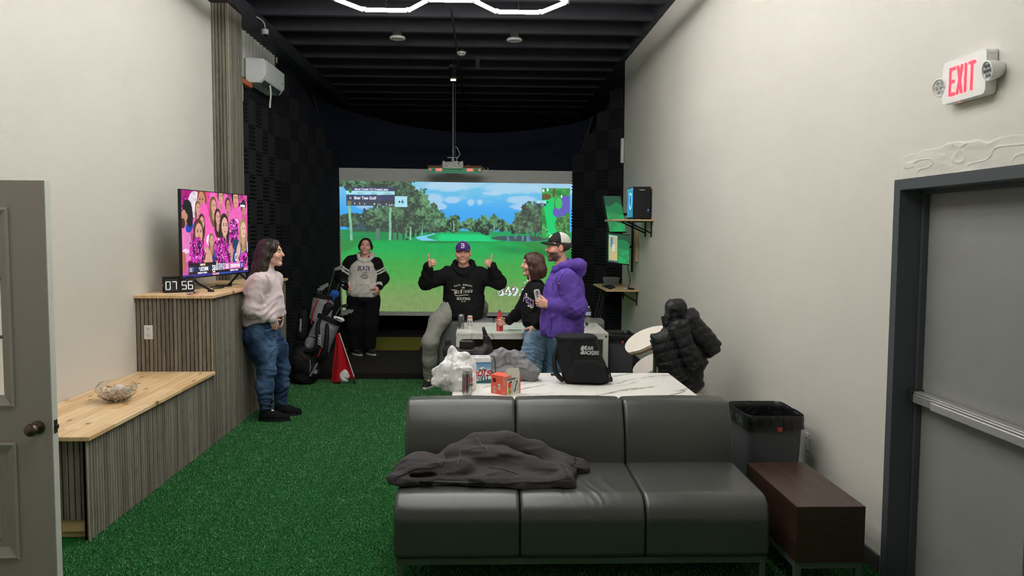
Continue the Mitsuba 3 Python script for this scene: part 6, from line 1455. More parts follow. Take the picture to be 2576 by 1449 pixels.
# ---------------------------------------------------------------- man with both thumbs up
def person_3():
    t = thing('person', 'man in a purple cap and black hoodie holding both thumbs up', 'person')
    H = Head([-.256, 9.46, 1.548], [.0, -1, .02], (0, 0, 1), 1.04, 1.04); sk = (230, 176, 154)
    J = dict(L=np.array([1., 0, 0]), Fd=np.array([0, -1., 0]), pelvis=[-.26, 9.55, .88], waist=[-.25, 9.54, 1.0], chest=[-.245, 9.52, 1.2], shoulders=[-.245, 9.52, 1.34], neckb=[-.25, 9.51, 1.39], neckt=[-.255, 9.49, 1.48],
             shR=[-.425, 9.51, 1.30], elR=[-.680, 9.41, 1.215], wrR=[-.645, 9.285, 1.405], shL=[-.065, 9.51, 1.30], elL=[.155, 9.41, 1.215], wrL=[.080, 9.285, 1.405],
             hipR=[-.40, 9.50, .90], knR=[-.622, 9.23, .54], anR=[-.632, 9.38, .10], hipL=[-.14, 9.60, .90], knL=[-.06, 9.98, .88], anL=[-.05, 10.08, .53], toeR=[-.66, 9.25, .05], toeL=[-.05, 10.22, .47])
    J = {k: np.asarray(v, float) for k, v in J.items()}
    F = Field(.02); H.build(F, 1.15, 1.0, 1.1)
    limb_body(F, J, dict(tw=[.15, .15, .17, .15], td=[.11, .11, .12, .09], neck=.062, arm=.048, leg=.085))
    fist = (1.45, 1.75, 1.0)
    hand(F, J['wrR'], [.52, -.62, .48], [.80, .60, .0], [0, 0, 1], fist, .02, 1.04, [-.02, -.12, 1.0], -.12); hand(F, J['wrL'], [-.52, -.62, .48], [-.80, .60, .0], [0, 0, 1], fist, .02, 1.04, [.02, -.12, 1.0], -.12)
    lo, hi = bounds(J)
    finish_body(t, F, H, [J['wrR']+[.05, -.05, .05], J['wrL']+[-.05, -.05, .05]], lo, hi, sk, brow=(104, 80, 66), lip=(172, 92, 84), stubble=.25, beard=(170, 130, 116)); H.extras(t, 1.0, (70, 80, 90), .45)
    zs = [.79, .84, .90, 1.0, 1.12, 1.22, 1.30, 1.35, 1.39]
    xl = [-.485, -.495, -.495, -.480, -.478, -.470, -.455, -.40, -.33]; xr = [-.035, -.020, -.012, -.012, -.010, -.015, -.035, -.09, -.165]; dp = [.17, .185, .19, .18, .175, .165, .15, .12, .09]
    F = Field(.03); F.loft([[(a+b)/2, 9.53, z] for a, b, z in zip(xl, xr, zs)], [(b-a)/2 for a, b in zip(xl, xr)], dp, [1, 0, 0], [0, 1, 0], pw=2.4, ends=.025)
    for s in 'RL':
        d = 1 if s == 'R' else -1
        F.cone(J['sh'+s]+[.07*d, .01, .0], J['sh'+s], .095, .090, k=.05); F.chain([J['sh'+s], J['el'+s], J['wr'+s]], [.092, .082, .048], k=.03)
    base = wrinkle(.010, 9, 21, .8)
    def fold(p):
        e = sum(np.exp(-((p-J['el'+s])**2).sum(1)/.012) for s in 'RL')
        return base(p)-.006*e*np.abs(np.sin((p[:, 0]*.6+p[:, 2])*60))
    F.disp = fold; torso = F
    b = garment(t, 'hoodie', F, 'mat_hoodie_black', [-.86, 9.14, .76], [.34, 9.78, 1.52], .0075)
    for s in 'RL':
        d = unit(J['wr'+s]-J['el'+s]); G = Field(.01).cone(J['wr'+s]-d*.07, J['wr'+s]+d*.03, .052, .042).half(J['wr'+s]+d*.008, d); put('cuff', G.mesh(J['wr'+s]-.10, J['wr'+s]+.10, .005), 'mat_hoodie_black', b, smooth=True)
    F = Field(.02); F.chain([[-.345, 9.44, 1.365], [-.365, 9.50, 1.395], [-.34, 9.58, 1.43], [-.25, 9.62, 1.455], [-.16, 9.58, 1.43], [-.135, 9.50, 1.395], [-.155, 9.44, 1.365], [-.21, 9.385, 1.325], [-.25, 9.37, 1.305]], [.026, .032, .040, .046, .040, .032, .026, .022, .018]); F.chain([[-.345, 9.44, 1.365], [-.29, 9.385, 1.325], [-.25, 9.37, 1.305]], [.026, .022, .018])
    put('hood', F.mesh([-.44, 9.3, 1.25], [-.06, 9.7, 1.54], .006), 'mat_hoodie_black', b, smooth=True)
    for x in (-.268, -.238): put('drawstring', project_on(torso, tube([[x, 9.0, 1.31], [x+.004, 9.0, 1.25], [x-.002, 9.0, 1.20]], .003, 6), [0, 1, 0], .003), 'mat_sweater_black', b)
    ex, ez = np.array([1, 0, -.01]), np.array([.01, 0, 1.])
    def chest(s, h, x, z, **k): put('lettering', project_on(torso, text(s, h, [x, 9.0, z], ex, ez, .002, **k), [0, 1, 0], .005), 'mat_print_cream', b)
    for i, ch in enumerate('BLAIR, NEBRASKA'):
        u = (i-7)/7; chest(ch, .019, -.250+u*.098, 1.190-.016*u*u, bold=True, sx=.62) if ch != ' ' else None
    chest('USA', .017, -.250, 1.158, bold=True, sx=.8)
    x = -.356
    for i, ch in enumerate('McKinnis'):      # brush-script lettering with a swash under it
        w = (.040, .020, .040, .014, .024, .024, .014, .02)[i]; h = .050 if i in (0, 2) else .042
        chest(ch, h, x+w/2, 1.108+.002*i, bold=True, shear=.28, sx=.55); x += w+.0025
    put('swash', project_on(torso, tube([[-.345, 9.0, 1.072], [-.30, 9.0, 1.064], [-.24, 9.0, 1.073], [-.19, 9.0, 1.072]], .0035, 6, smooth=14), [0, 1, 0], .004), 'mat_print_cream', b)
    put('swash', project_on(torso, tube([[-.385, 9.0, 1.135], [-.365, 9.0, 1.128], [-.345, 9.0, 1.135]], .004, 6, smooth=8), [0, 1, 0], .004), 'mat_print_cream', b)
    chest('ROOFING', .030, -.247, 1.030, bold=True, sx=.80); chest('EST. 1991', .010, -.247, .998, bold=True, sx=.7)
    put('pocket_edge', project_on(torso, tube([[-.40, 9.0, .83], [-.355, 9.0, .935], [-.145, 9.0, .935], [-.10, 9.0, .83]], .0035, 6), [0, 1, 0], .003), 'mat_sweater_black', b)
    F = Field(.05); F.ell([-.265, 9.555, .89], [.185, .16, .095]); F.chain([[-.41, 9.48, .90], [-.535, 9.36, .76], J['knR'], [-.632, 9.30, .32], J['anR']+[0, 0, .02]], [.11, .098, .086, .078, .070]); F.chain([[-.15, 9.60, .90], J['knL'], J['anL']], [.11, .088, .07])
    w = wrinkle(.008, 8, 31, .8); F.disp = lambda p: w(p)-.006*np.exp(-((p[:, 2]-.16)/.06)**2)*np.abs(np.sin(p[:, 2]*70+p[:, 0]*20))
    garment(t, 'trousers', F, 'mat_pants_grey', [-.80, 9.08, .07], [.16, 10.24, 1.04], .008)
    s, P, sd, d, L = shoe(t, [-.600, 9.475, .006], [-.688, 9.185, .006], .046, .085); laces(s, P, sd, 'mat_shoe_black')
    shoe(t, [-.05, 10.02, .462], [-.05, 10.30, .462], .046, .085)
    F = Field(.02); H.ell(F, (0, -.020, .030), (.078, .097, .082)); H.ell(F, (0, .09, -.02), (.10, .085, .10), op='-', k=.01); F.half(H.W(0, 0, -.03), -H.B[2], k=.01); F.half(H.W(0, 0, .06), H.B[2])
    put('hair', F.mesh(H.c-.14, H.c+.14, .005), M('hair_grey', (110, 96, 86), .7), t, smooth=True)
    c, G = cap(t, H, 'mat_cap_purple', 'mat_cap_white', 'mat_cap_purple', .0)
    put('lettering', project_on(G, text('B', .052, H.W(.0, .35, .086), [1, 0, 0], [0, 0, 1], .003, bold=True), -H.B[1], .004), 'mat_print_cream', c)
person_3()

# ---------------------------------------------------------------- woman reaching for the red bottle
def person_4():
    t = thing('person', 'woman with a brown bob, black lettered sweatshirt and light jeans holding the red bottle', 'person')
    H = Head([.462, 8.0, 1.478], [-1, -.12, .02], (0, 0, 1), .96); sk = (232, 184, 164)
    J = dict(L=np.array([0, -1., 0]), Fd=np.array([-1., 0, 0]), pelvis=[.52, 8.0, .84], waist=[.52, 8.0, .95], chest=[.50, 8.0, 1.12], shoulders=[.50, 8.01, 1.26], neckb=[.49, 8.0, 1.31], neckt=[.47, 8.0, 1.40],
             shL=[.515, 7.845, 1.23], elL=[.585, 7.80, 1.005], wrL=[.490, 7.83, .90], shR=[.475, 8.165, 1.23], elR=[.385, 8.24, 1.01], wrR=[.248, 8.530, .862],
             hipL=[.52, 7.92, .82], knL=[.455, 7.90, .46], anL=[.455, 7.90, .09], hipR=[.53, 8.08, .82], knR=[.575, 8.08, .46], anR=[.68, 8.10, .10], toeL=[.33, 7.89, .05], toeR=[.56, 8.08, .05])
    J = {k: np.asarray(v, float) for k, v in J.items()}
    F = Field(.02); H.build(F, .9, .9, .9)
    limb_body(F, J, dict(tw=[.14, .12, .13, .12], td=[.10, .09, .10, .07], neck=.048, arm=.038, leg=.072))
    hand(F, J['wrR'], [-.86, .45, -.20], [-.45, -.86, 0], [.0, -.1, .9], (.75, .75, .5), .06, .94, [-.72, -.62, .30], .25); hand(F, J['wrL'], [-.30, .05, -.90], [0, .9, 0], [-.9, 0, 0], (.3, .4, .3), .05, .94)
    lo, hi = bounds(J)
    finish_body(t, F, H, [J['wrR']+[-.07, .02, -.02], J['wrL']+[-.02, 0, -.05]], lo, hi, sk, brow=(70, 48, 40), lip=(186, 92, 90)); H.extras(t, .9, (80, 60, 44))
    zs = [.865, .90, .96, 1.04, 1.13, 1.20, 1.26, 1.30, 1.335]; xa = [.398, .378, .366, .366, .372, .385, .408, .43, .452]; xb = [.615, .632, .640, .640, .634, .620, .598, .572, .545]; wy = [.165, .18, .185, .18, .18, .175, .15, .105, .07]
    F = Field(.03); F.loft([[(a+b)/2, 8.0, z] for a, b, z in zip(xa, xb, zs)], wy, [(b-a)/2 for a, b in zip(xa, xb)], [0, 1, 0], [1, 0, 0], pw=2.2, ends=.02)
    for s in 'LR': F.chain([J['sh'+s]+[0, 0, -.01], J['el'+s], J['wr'+s]+unit(J['el'+s]-J['wr'+s])*.03], [.080, .070, .044], k=.03)
    F.disp = wrinkle(.010, 10, 41, .8); torso = F
    b = garment(t, 'sweatshirt', F, 'mat_sweater_black', [.12, 7.66, .80], [.76, 8.56, 1.40], .0065)
    for s in 'LR':
        d = unit(J['wr'+s]-J['el'+s]); G = Field(.01).cone(J['wr'+s]-d*.07, J['wr'+s]+d*.03, .046, .038).half(J['wr'+s]+d*.006, d); put('cuff', G.mesh(J['wr'+s]-.10, J['wr'+s]+.10, .005), 'mat_sweater_black', b, smooth=True)
    n = unit([-.55, -.83, 0]); ex = np.array([-n[1], n[0], 0]); ex = ex if ex[0] > 0 else -ex
    x0 = -.075
    for i, ch in enumerate('Pegg'):
        w = (.040, .030, .032, .030)[i]; o = np.array([.475, 7.92, 1.165-.012*i])+n*.5+ex*(x0+w/2)
        for g, mt, dp in ((1.22, 'mat_print_cream', .002), (1.0, 'mat_print_lilac', .004)):
            put('lettering', project_on(torso, text(ch, .062*g, o, ex, [0, 0, 1], .002, bold=True, shear=.22, sx=.66*g), -n, .003+dp), mt, b)
        x0 += w
    F = Field(.05); F.ell([.525, 8.0, .83], [.125, .165, .115]); F.chain([[.50, 7.92, .80], [.465, 7.905, .60], J['knL'], [.455, 7.90, .26], J['anL']+[0, 0, .02]], [.112, .10, .084, .078, .074]); F.chain([[.53, 8.08, .80], [.56, 8.085, .60], J['knR'], [.63, 8.09, .26], J['anR']+[0, 0, .02]], [.112, .10, .084, .078, .074])
    w = wrinkle(.008, 11, 43, 1.0); F.disp = lambda p: w(p)-.005*np.exp(-((p[:, 2]-.55)/.2)**2)*np.abs(np.sin(p[:, 2]*75+p[:, 0]*40))
    j = garment(t, 'jeans', F, 'mat_denim_light', [.32, 7.76, .06], [.80, 8.24, .96], .007)
    put('pocket_stitch', project_on(F, tube([[.44, 7.6, .86], [.455, 7.6, .825], [.50, 7.6, .805], [.545, 7.6, .80]], .0025, 5, smooth=10), [0, 1, 0], .002), 'mat_stitch', j)
    put('side_seam', project_on(F, tube([[.525, 7.6, .82], [.50, 7.6, .62], [.465, 7.6, .45], [.455, 7.6, .2]], .0025, 5, smooth=20), [0, 1, 0], .002), 'mat_stitch', j)
    for hl, to in (([.53, 7.90, .006], [.27, 7.89, .006]), ([.75, 8.10, .006], [.49, 8.08, .006])): s, P, sd, d, L = shoe(t, hl, to, .043, .08); laces(s, P, sd)
    F = Field(.03); hair_cap(F, H, .052, grow=1.12, k=.01)
    for s in (-1, 1):
        F.chain([H.W(s*.05, .0, .085), H.W(s*.083, -.022, .01), H.W(s*.088, -.030, -.07), H.W(s*.090, -.030, -.150)], [.03, .032, .034, .026], flat=(H.B[0], .75))
        F.chain([H.W(s*.035, .055, .085), H.W(s*.072, .042, .03), H.W(s*.083, .020, -.05), H.W(s*.085, .012, -.145)], [.016, .016, .018, .016]); F.chain([H.W(s*.04, -.06, .05), H.W(s*.07, -.075, -.05), H.W(s*.065, -.085, -.15)], [.045, .045, .034])
    F.chain([H.W(0, -.07, .06), H.W(0, -.10, -.05), H.W(0, -.105, -.15)], [.05, .05, .036]); F.half(H.W(0, -.02, -.152), -unit(H.B[2]+.25*H.B[1]), k=.01)
    F.disp = lambda p: .004*(meshkit.noise(np.column_stack([p[:, 0]*90, p[:, 1]*90, p[:, 2]*5]))-.5)+.0025*np.sin(np.arctan2(p[:, 1]-8.0, p[:, 0]-.47)*46)
    garment(t, 'hair', F, 'mat_hair_brown', [.28, 7.84, 1.26], [.66, 8.16, 1.64], .005)
person_4()

# ---------------------------------------------------------------- man in the purple hoodie with a can
def person_5():
    t = thing('person', 'tall bearded man in a purple hoodie and black and white cap holding a can', 'person')
    H = Head([.672, 7.5, 1.655], [-1, -.16, -.02], (0, 0, 1), 1.06, 1.0); sk = (222, 166, 144)
    J = dict(L=np.array([0, -1., 0]), Fd=np.array([-1., 0, 0]), pelvis=[.71, 7.5, .86], waist=[.715, 7.5, 1.0], chest=[.725, 7.5, 1.25], shoulders=[.73, 7.5, 1.42], neckb=[.715, 7.5, 1.47], neckt=[.69, 7.5, 1.57],
             shL=[.735, 7.30, 1.375], elL=[.825, 7.265, 1.13], wrL=[.578, 7.335, 1.14], shR=[.735, 7.70, 1.375], elR=[.80, 7.745, 1.12], wrR=[.68, 7.70, .93],
             hipL=[.71, 7.40, .86], knL=[.67, 7.40, .48], anL=[.69, 7.40, .10], hipR=[.72, 7.60, .86], knR=[.71, 7.60, .48], anR=[.74, 7.60, .10], toeL=[.56, 7.39, .05], toeR=[.60, 7.60, .05])
    J = {k: np.asarray(v, float) for k, v in J.items()}
    F = Field(.02); H.build(F, 1.1, .5, 1.1)
    limb_body(F, J, dict(tw=[.16, .15, .17, .16], td=[.11, .10, .12, .09], neck=.060, arm=.048, leg=.085))
    hand(F, J['wrL'], [-1, .06, .20], [0, 1, 0], [.1, 0, 1], (.75, .75, .4), .05, 1.02, [-.62, .42, .62], .2); hand(F, J['wrR'], [-.5, 0, -.8], [0, -1, 0], [-1, 0, 0], (.4, .5, .3))
    lo, hi = bounds(J)
    bk = finish_body(t, F, H, [J['wrL']+[-.07, .03, .02]], lo, hi, sk, brow=(60, 46, 40), lip=(160, 92, 84), stubble=.86, beard=(70, 58, 54)); H.extras(t, .6, (70, 60, 50), .5)
    zs = [.83, .87, .93, 1.02, 1.12, 1.22, 1.31, 1.38, 1.44, 1.48]; xa = [.530, .518, .512, .516, .525, .540, .560, .590, .635, .668]; xb = [.890, .905, .912, .915, .918, .915, .905, .885, .845, .80]; wy = [.20, .215, .22, .22, .22, .22, .215, .19, .13, .08]
    F = Field(.03); F.loft([[(a+b)/2, 7.5, z] for a, b, z in zip(xa, xb, zs)], wy, [(b-a)/2 for a, b in zip(xa, xb)], [0, 1, 0], [1, 0, 0], pw=2.3, ends=.025)
    for s in 'LR':
        wv = J['wr'+s]+unit(J['el'+s]-J['wr'+s])*.045; F.chain([J['sh'+s], J['el'+s], wv], [.094, .086, .050], k=.035)
    F.half([.53, 7.5, .853], [-.03, 0, -.36], k=.015); base = wrinkle(.010, 9, 51, .7)
    def fold(p):
        e = np.exp(-((p-J['elL'])**2).sum(1)/.012); h = np.exp(-((p[:, 2]-.90)/.05)**2)
        return base(p)-.007*e*np.abs(np.sin((p[:, 2]-p[:, 0]*.6)*58))-.003*h*np.abs(np.sin(p[:, 0]*70+p[:, 1]*60))
    F.disp = fold; torso = F
    b = garment(t, 'hoodie', F, 'mat_sweat_purple', [.42, 7.08, .78], [1.02, 7.90, 1.56], .007)
    d = unit(J['wrL']-J['elL']); wv = J['wrL']-d*.045; G = Field(.01).cone(wv-d*.06, wv+d*.03, .055, .047).half(wv+d*.012, d).half(wv-d*.045, -d); put('cuff', G.mesh(wv-.12, wv+.12, .005), 'mat_sweat_purple', b, smooth=True)
    F = Field(.03); F.chain([[.645, 7.44, 1.455], [.70, 7.39, 1.49], [.78, 7.385, 1.505], [.86, 7.42, 1.50], [.875, 7.5, 1.49], [.86, 7.58, 1.50], [.78, 7.615, 1.505], [.70, 7.61, 1.49], [.645, 7.56, 1.455], [.625, 7.5, 1.425], [.645, 7.44, 1.455]], [.022, .030, .040, .050, .056, .050, .040, .030, .022, .020, .022]); F.ell([.855, 7.5, 1.44], [.065, .10, .075]); F.disp = wrinkle(.008, 12, 55)
    put('hood', F.mesh([.55, 7.26, 1.30], [1.0, 7.74, 1.62], .006), 'mat_sweat_purple', b, smooth=True)
    put('pocket_edge', project_on(torso, tube([[.585, 7.0, .88], [.60, 7.0, 1.0], [.572, 7.0, 1.075]], .0035, 6, smooth=12), [0, 1, 0], .003), M('seam_purple', (62, 40, 118), .9), b)
    put('arm_seam', project_on(torso, tube([[.72, 7.0, 1.455], [.665, 7.0, 1.37], [.66, 7.0, 1.27], [.685, 7.0, 1.20]], .003, 6, smooth=14), [0, 1, 0], .002), 'mat_seam_purple', b)
    sw = Polygon([(-.020, .004), (-.012, -.004), (.024, .012), (-.008, .001), (-.013, .006)]); put('emblem', project_on(torso, frame(extrude(sw, .002), [.602, 7.0, 1.345], unit([1, -.3, 0]), [0, 0, 1]), [.3, 1, 0], .003), 'mat_print_cream', b)
    put('drawstring', project_on(torso, tube([[.625, 7.0, 1.42], [.615, 7.0, 1.34], [.612, 7.0, 1.27]], .003, 6), [0, 1, 0], .003), 'mat_seam_purple', b)
    F = Field(.05); F.ell([.715, 7.5, .85], [.135, .18, .12]); F.chain([[.70, 7.40, .82], J['knL'], J['anL']+[0, 0, .02]], [.115, .086, .072]); F.chain([[.72, 7.60, .82], J['knR'], J['anR']+[0, 0, .02]], [.115, .086, .072]); F.disp = wrinkle(.008, 10, 57)
    garment(t, 'jeans', F, 'mat_denim_mid', [.48, 7.2, .06], [.92, 7.80, 1.0], .008)
    for y in (7.395, 7.60): s, P, sd, dd, L = shoe(t, [.77, y, .006], [.48, y, .006], .046, .085); laces(s, P, sd)
    F = Field(.02); H.ell(F, (0, -.020, .030), (.0785, .0985, .082)); H.ell(F, (0, .095, -.02), (.10, .080, .10), op='-', k=.01); F.half(H.W(0, 0, -.045), -unit(H.B[2]+.3*H.B[1]), k=.01); F.half(H.W(0, 0, .06), H.B[2])
    for sgn in (-1, 1): H.ell(F, (sgn*.08, -.006, -.004), (.02, .020, .030), op='-', k=.004)
    put('hair', F.mesh(H.c-.14, H.c+.14, .0045), M('hair_dark_grey', (62, 54, 50), .7), t, smooth=True)
    c, G = cap(t, H, 'mat_cap_black', 'mat_cap_white', 'mat_cap_black', -.008, .05)
    lg = Polygon([(-.022, -.014), (-.018, .016), (-.006, .016), (.008, -.002), (.010, .016), (.022, .016), (.018, -.014), (.006, -.014), (-.008, .006), (-.010, -.014)])
    put('emblem', project_on(G, frame(extrude(lg, .003), H.W(0, .35, .100), -H.B[0], H.B[2]), -H.B[1], .004), 'mat_print_cream', c)
    put('lettering', project_on(G, text('Ea', .020, H.W(.35, -.052, .070), -H.B[1], H.B[2], .003), -H.B[0], .004), M('print_grey', (120, 118, 114), .7), c)
    w = J['wrL']+[.025, 0, -.003]; B = basis(d, [0, 0, 1])
    k = put('watch_strap', frame(lathe([[.029, -.010], [.0325, -.010], [.0325, .010], [.029, .010], [.029, -.010]], 24), w, B[0], B[1], B[2]), M('strap', (70, 62, 58), .5), t, smooth=30)
    put('watch_face', frame(cyl([0, 0, .032], [0, 0, .041], .018, 24), w, [1, 0, .1], np.cross([0, -1., 0], [1, 0, .1]), [0, -1, 0]), M('watch_black', (40, 40, 44), .25), k)
    put('ring', frame(lathe([[.0095, -.003], [.0112, -.003], [.0112, .003], [.0095, .003], [.0095, -.003]], 16), J['wrL']+[-.098, .012, -.006], [0, 1, 0], [0, 0, 1]), 'mat_chrome', t)
person_5()

# ================================================================ golf bags, clubs, towel
cloth('nylon_black', (30, 30, 33), .6, .0008, 0); cloth('nylon_grey', (124, 127, 130), .65, .0008, 0); cloth('nylon_light', (150, 152, 154), .65, .0008, 0); cloth('towel_red', (178, 30, 40), .95, .002); cloth('fabric_red', (170, 44, 46), .7)
def sub(F, *halves, grow=0.0):
    """the same surface cut down to a slab and raised by grow"""
    G = Field(F.k); G.p = list(F.p)
    for c, n in halves: G.half(c, n, k=.004)
    d0 = F.disp; G.disp = (lambda p: (d0(p) if d0 else 0)-grow); return G
def golf_bag(label, A, B, r0, r1, mats, full=True):
    t = thing('golf_bag', label, 'golf bag'); A, B = np.array(A, float), np.array(B, float); ax = unit(B-A); L = np.linalg.norm(B-A)
    fr_ = unit(np.array([.25, -1, 0])-ax*np.dot([.25, -1, 0], ax)); sd = np.cross(fr_, ax)     # towards the viewer, and to the left
    if sd[0] > 0: sd = -sd
    P = lambda a, f=0, s=0: A+ax*a*L+fr_*f+sd*s
    F = Field(.03).cone(P(0), P(1), r0, r1, flat=(fr_, .92)).half(P(1.0), ax).half(P(-.10), -ax); F.half([0, 0, min(A[2]-r0*.8, .02) if full else A[2]-.12], [0, 0, -1]); F.disp = wrinkle(.005, 9, 61)
    lo, hi = np.minimum(A, B)-.32, np.maximum(A, B)+.32
    b = put('body', F.mesh(lo, hi, .008), mats[0], t, smooth=True)
    put('top_panel', sub(F, (P(.52, 0, 0), -unit(ax-.35*sd)), grow=.005).mesh(lo, hi, .008), mats[1], t, smooth=40)
    put('collar', frame(lathe([[r1-.012, -.02], [r1+.012, -.03], [r1+.014, .015], [r1, .02], [r1-.016, .012], [r1-.012, -.02]], 36), P(1.0), fr_, sd, ax), 'mat_nylon_black', t, smooth=35)
    put('divider', frame(cat(cyl([0, 0, -.06], [0, 0, -.03], r1-.008, 28), box(-.006, .006, -r1+.012, r1-.012, -.03, .002), box(-r1+.012, r1-.012, -.006, .006, -.03, .002)), P(1.0), fr_, sd, ax), 'mat_nylon_black', t)
    put('base', frame(lathe([[0, -.02], [r0*.86, -.02], [r0*.95, .0], [r0*.97, .05], [0, .05]], 32), P(-.17), fr_, sd, ax), 'mat_black_plastic', t, smooth=35)
    if not full:
        put('side_stripe', tube([P(.92, r1*.9, .07), P(.72, r0*.92, .105), P(.5, r0*.9, .10)], .010, 6, smooth=12), 'mat_fabric_red', t); put('side_stripe', tube([P(.95, r1*.95, -.05), P(.75, r0*.98, -.06), P(.55, r0, -.085)], .012, 6, smooth=12), 'mat_fabric_red', t)
        return t, P, fr_, sd, ax
    G = Field(.03).ell(P(.16, .06, .095), [.15, .115, .17], np.stack([sd, fr_, ax])).ell(P(.05, .07, -.03), [.12, .09, .11], np.stack([sd, fr_, ax])); G.half([0, 0, .02], [0, 0, -1]); G.disp = wrinkle(.006, 10, 63)
    pk = put('pocket', G.mesh(lo, hi, .008), 'mat_nylon_black', t, smooth=True)
    put('pocket_zip', tube([P(.34, .135, .10), P(.2, .165, .02), P(.02, .165, -.03)], .004, 6, smooth=14), 'mat_nylon_light', pk)
    put('pocket_stripe', tube([P(.22, .155, -.065), P(.10, .160, -.06), P(-.04, .150, -.05)], .011, 6, smooth=10), 'mat_nylon_grey', pk)
    G = Field(.02).ell(P(.50, .085, .085), [.075, .06, .085], np.stack([sd, fr_, ax])); G.disp = wrinkle(.004, 14, 65); p2 = put('pocket', G.mesh(lo, hi, .007), 'mat_nylon_grey', t, smooth=True)
    put('pocket_zip', tube([P(.58, .10, .14), P(.61, .13, .08), P(.58, .13, .02)], .005, 6, smooth=12), 'mat_nylon_black', p2)
    ring = extrude(Point(0, 0).buffer(.026, 24).difference(Point(0, 0).buffer(.022, 24)).union(Point(0, 0).buffer(.012).difference(sbox(0, -.004, .02, .004))), .002)
    for a, s, fwd, F_ in ((.86, -.045, .3, F), (.07, -.085, .3, F), (.44, .115, .3, None)):
        m = frame(ring, P(a, fwd, s), -sd, unit(ax-.0*sd), fr_)
        if F_ is None: G2 = Field(.02); G2.p = [*G.p]; F_ = G2
        else: G2 = Field(.03); G2.p = list(F.p)+list(Field(.03).ell(P(.05, .07, -.03), [.12, .09, .11], np.stack([sd, fr_, ax])).p); F_ = G2
        put('emblem', project_on(F_, m, -fr_, .007), 'mat_print_white', t)
    for k, pts in enumerate(([P(.93, .08, .10), P(.80, .17, .10), P(.60, .22, .045), P(.44, .21, .03), (P(.34, .16, .10)), P(.30, .12, .13)], [P(.93, .07, .02), P(.78, .19, -.02), P(.55, .22, -.07), P(.36, .19, -.09), P(.30, .14, -.06)])):
        put('strap', tube(pts, [.020, .026, .030, .030, .026, .020][:len(pts)], 10, smooth=30), 'mat_nylon_black', t, smooth=True)
    put('lettering', text('OGAV', .030, P(.62, .253, .032), unit(-ax*.9-.35*sd)*-1, unit(np.cross(fr_, unit(-ax*.9-.35*sd)*-1)), .002, True), 'mat_print_white', t)
    put('buckle', tube([P(.47, .19, -.03), P(.42, .20, -.035), P(.33, .19, -.04)], .008, 6), 'mat_fabric_red', t)
    for q in (-1, 1):
        top = P(.86, .02, -.115); bot = np.array([-1.535 if q > 0 else -1.66, 9.58 if q > 0 else 9.83, .012 if q > 0 else .09])
        put('leg', tube([top, top*.5+bot*.5, bot], .008, 8), 'mat_black_plastic', t); put('leg_foot', xf(lathe([[0, -.008], [.018, -.008], [.016, .012], [0, .016]], 16), t=bot), 'mat_black_plastic', t)
    return t, P, fr_, sd, ax
_b1 = golf_bag('black and grey golf stand bag with a red towel, nearest the left wall', [-2.105, 9.60, .150], [-1.845, 9.69, .755], .155, .132, ('mat_nylon_black', 'mat_nylon_grey'))
_b2 = golf_bag('light grey golf bag with red piping behind the black stand bag', [-2.16, 10.30, .26], [-2.03, 10.34, .98], .125, .125, ('mat_nylon_black', 'mat_nylon_light'), False)
M('club_steel', (176, 180, 178), .25, .9); M('club_black', (26, 26, 29), .3, spec=.6); cloth('cover_blue', (44, 92, 170), .8); M('cover_white', (220, 220, 216), .45)
def club(P, a0, o, head, label, lean=(0, 0), length=.25, mat='mat_club_steel'):
    """o: (front, side) offset in the bag mouth"""
    t = thing('golf_club', label, 'golf club', 'clubs standing in the golf bags')
    fr_, sd, ax = a0; p = P(.7, *o); q = P(1.0, *o)+ax*length+fr_*lean[0]+sd*lean[1]; d = unit(q-p)
    put('shaft', cyl(p, q, .0048, 8), 'mat_club_steel', t)
    X = -sd
    if head == 'iron':
        poly = Polygon(rounded([(-.012, -.004), (.012, -.022), (.070, -.020), (.082, .018), (.070, .034), (.010, .010)], [.004, .01, .02, .012, .012, .006], 4))
        put('head', frame(xf(extrude(poly, .012), t=(0, 0, -.006)), q, unit(X+.3*d), unit(d-.3*X)), mat, t, smooth=25); put('hosel', cyl(q-d*.03, q+d*.012, .0068, 10), mat, t)
    elif head == 'driver':
        F = Field(.01).ell(q+X*.045+d*.012, [.062, .052, .030], basis(d, X)); put('head', F.mesh(q-.12, q+.14, .005), 'mat_club_black', t, smooth=True)
    elif head == 'putter':
        F = Field(.015).cone(q-X*.03, q+X*.05+d*.01, .026, .030, flat=(d, .75)).ell(q+X*.02-fr_*.02, [.05, .05, .02], basis(d, X)); put('head_cover', F.mesh(q-.14, q+.14, .005), 'mat_cover_white', t, smooth=True); put('stripe', frame(box(-.03, .04, .030, .034, -.005, .005), q, X, fr_), 'mat_club_black', t)
    elif head == 'cover':
        F = Field(.02).cone(q-d*.12, q-d*.02, .028, .045).ell(q+X*.015+d*.03, [.055, .05, .05], basis(d, X)); F.disp = wrinkle(.004, 16, 3); k = put('head_cover', F.mesh(q-.18, q+.18, .006), mat, t, smooth=True)
        put('cuff', frame(lathe([[.026, -.02], [.034, -.02], [.036, .02], [.03, .02], [.026, -.02]], 20), q-d*.10, X, fr_), 'mat_cover_white', k)
A1 = _b1[2:]; A2 = _b2[2:]
club(_b1[1], A1, (.05, -.05), 'iron', 'iron club with a bright steel head leaning right in the black bag', (.0, -.05), .13)
club(_b1[1], A1, (.03, -.07), 'iron', 'iron club in the black bag behind the rightmost bright iron', (.0, -.07), .165)
club(_b1[1], A1, (.0, -.03), 'iron', 'iron club with a dark head standing tallest in the black bag', (.0, -.03), .20, 'mat_club_black')
club(_b1[1], A1, (-.03, -.06), 'iron', 'steel iron at the back of the black bag', (.0, -.05), .15)
club(_b1[1], A1, (.07, -.03), 'putter', 'putter with a white cover hanging over the black bag rim', (.06, -.045), .045)
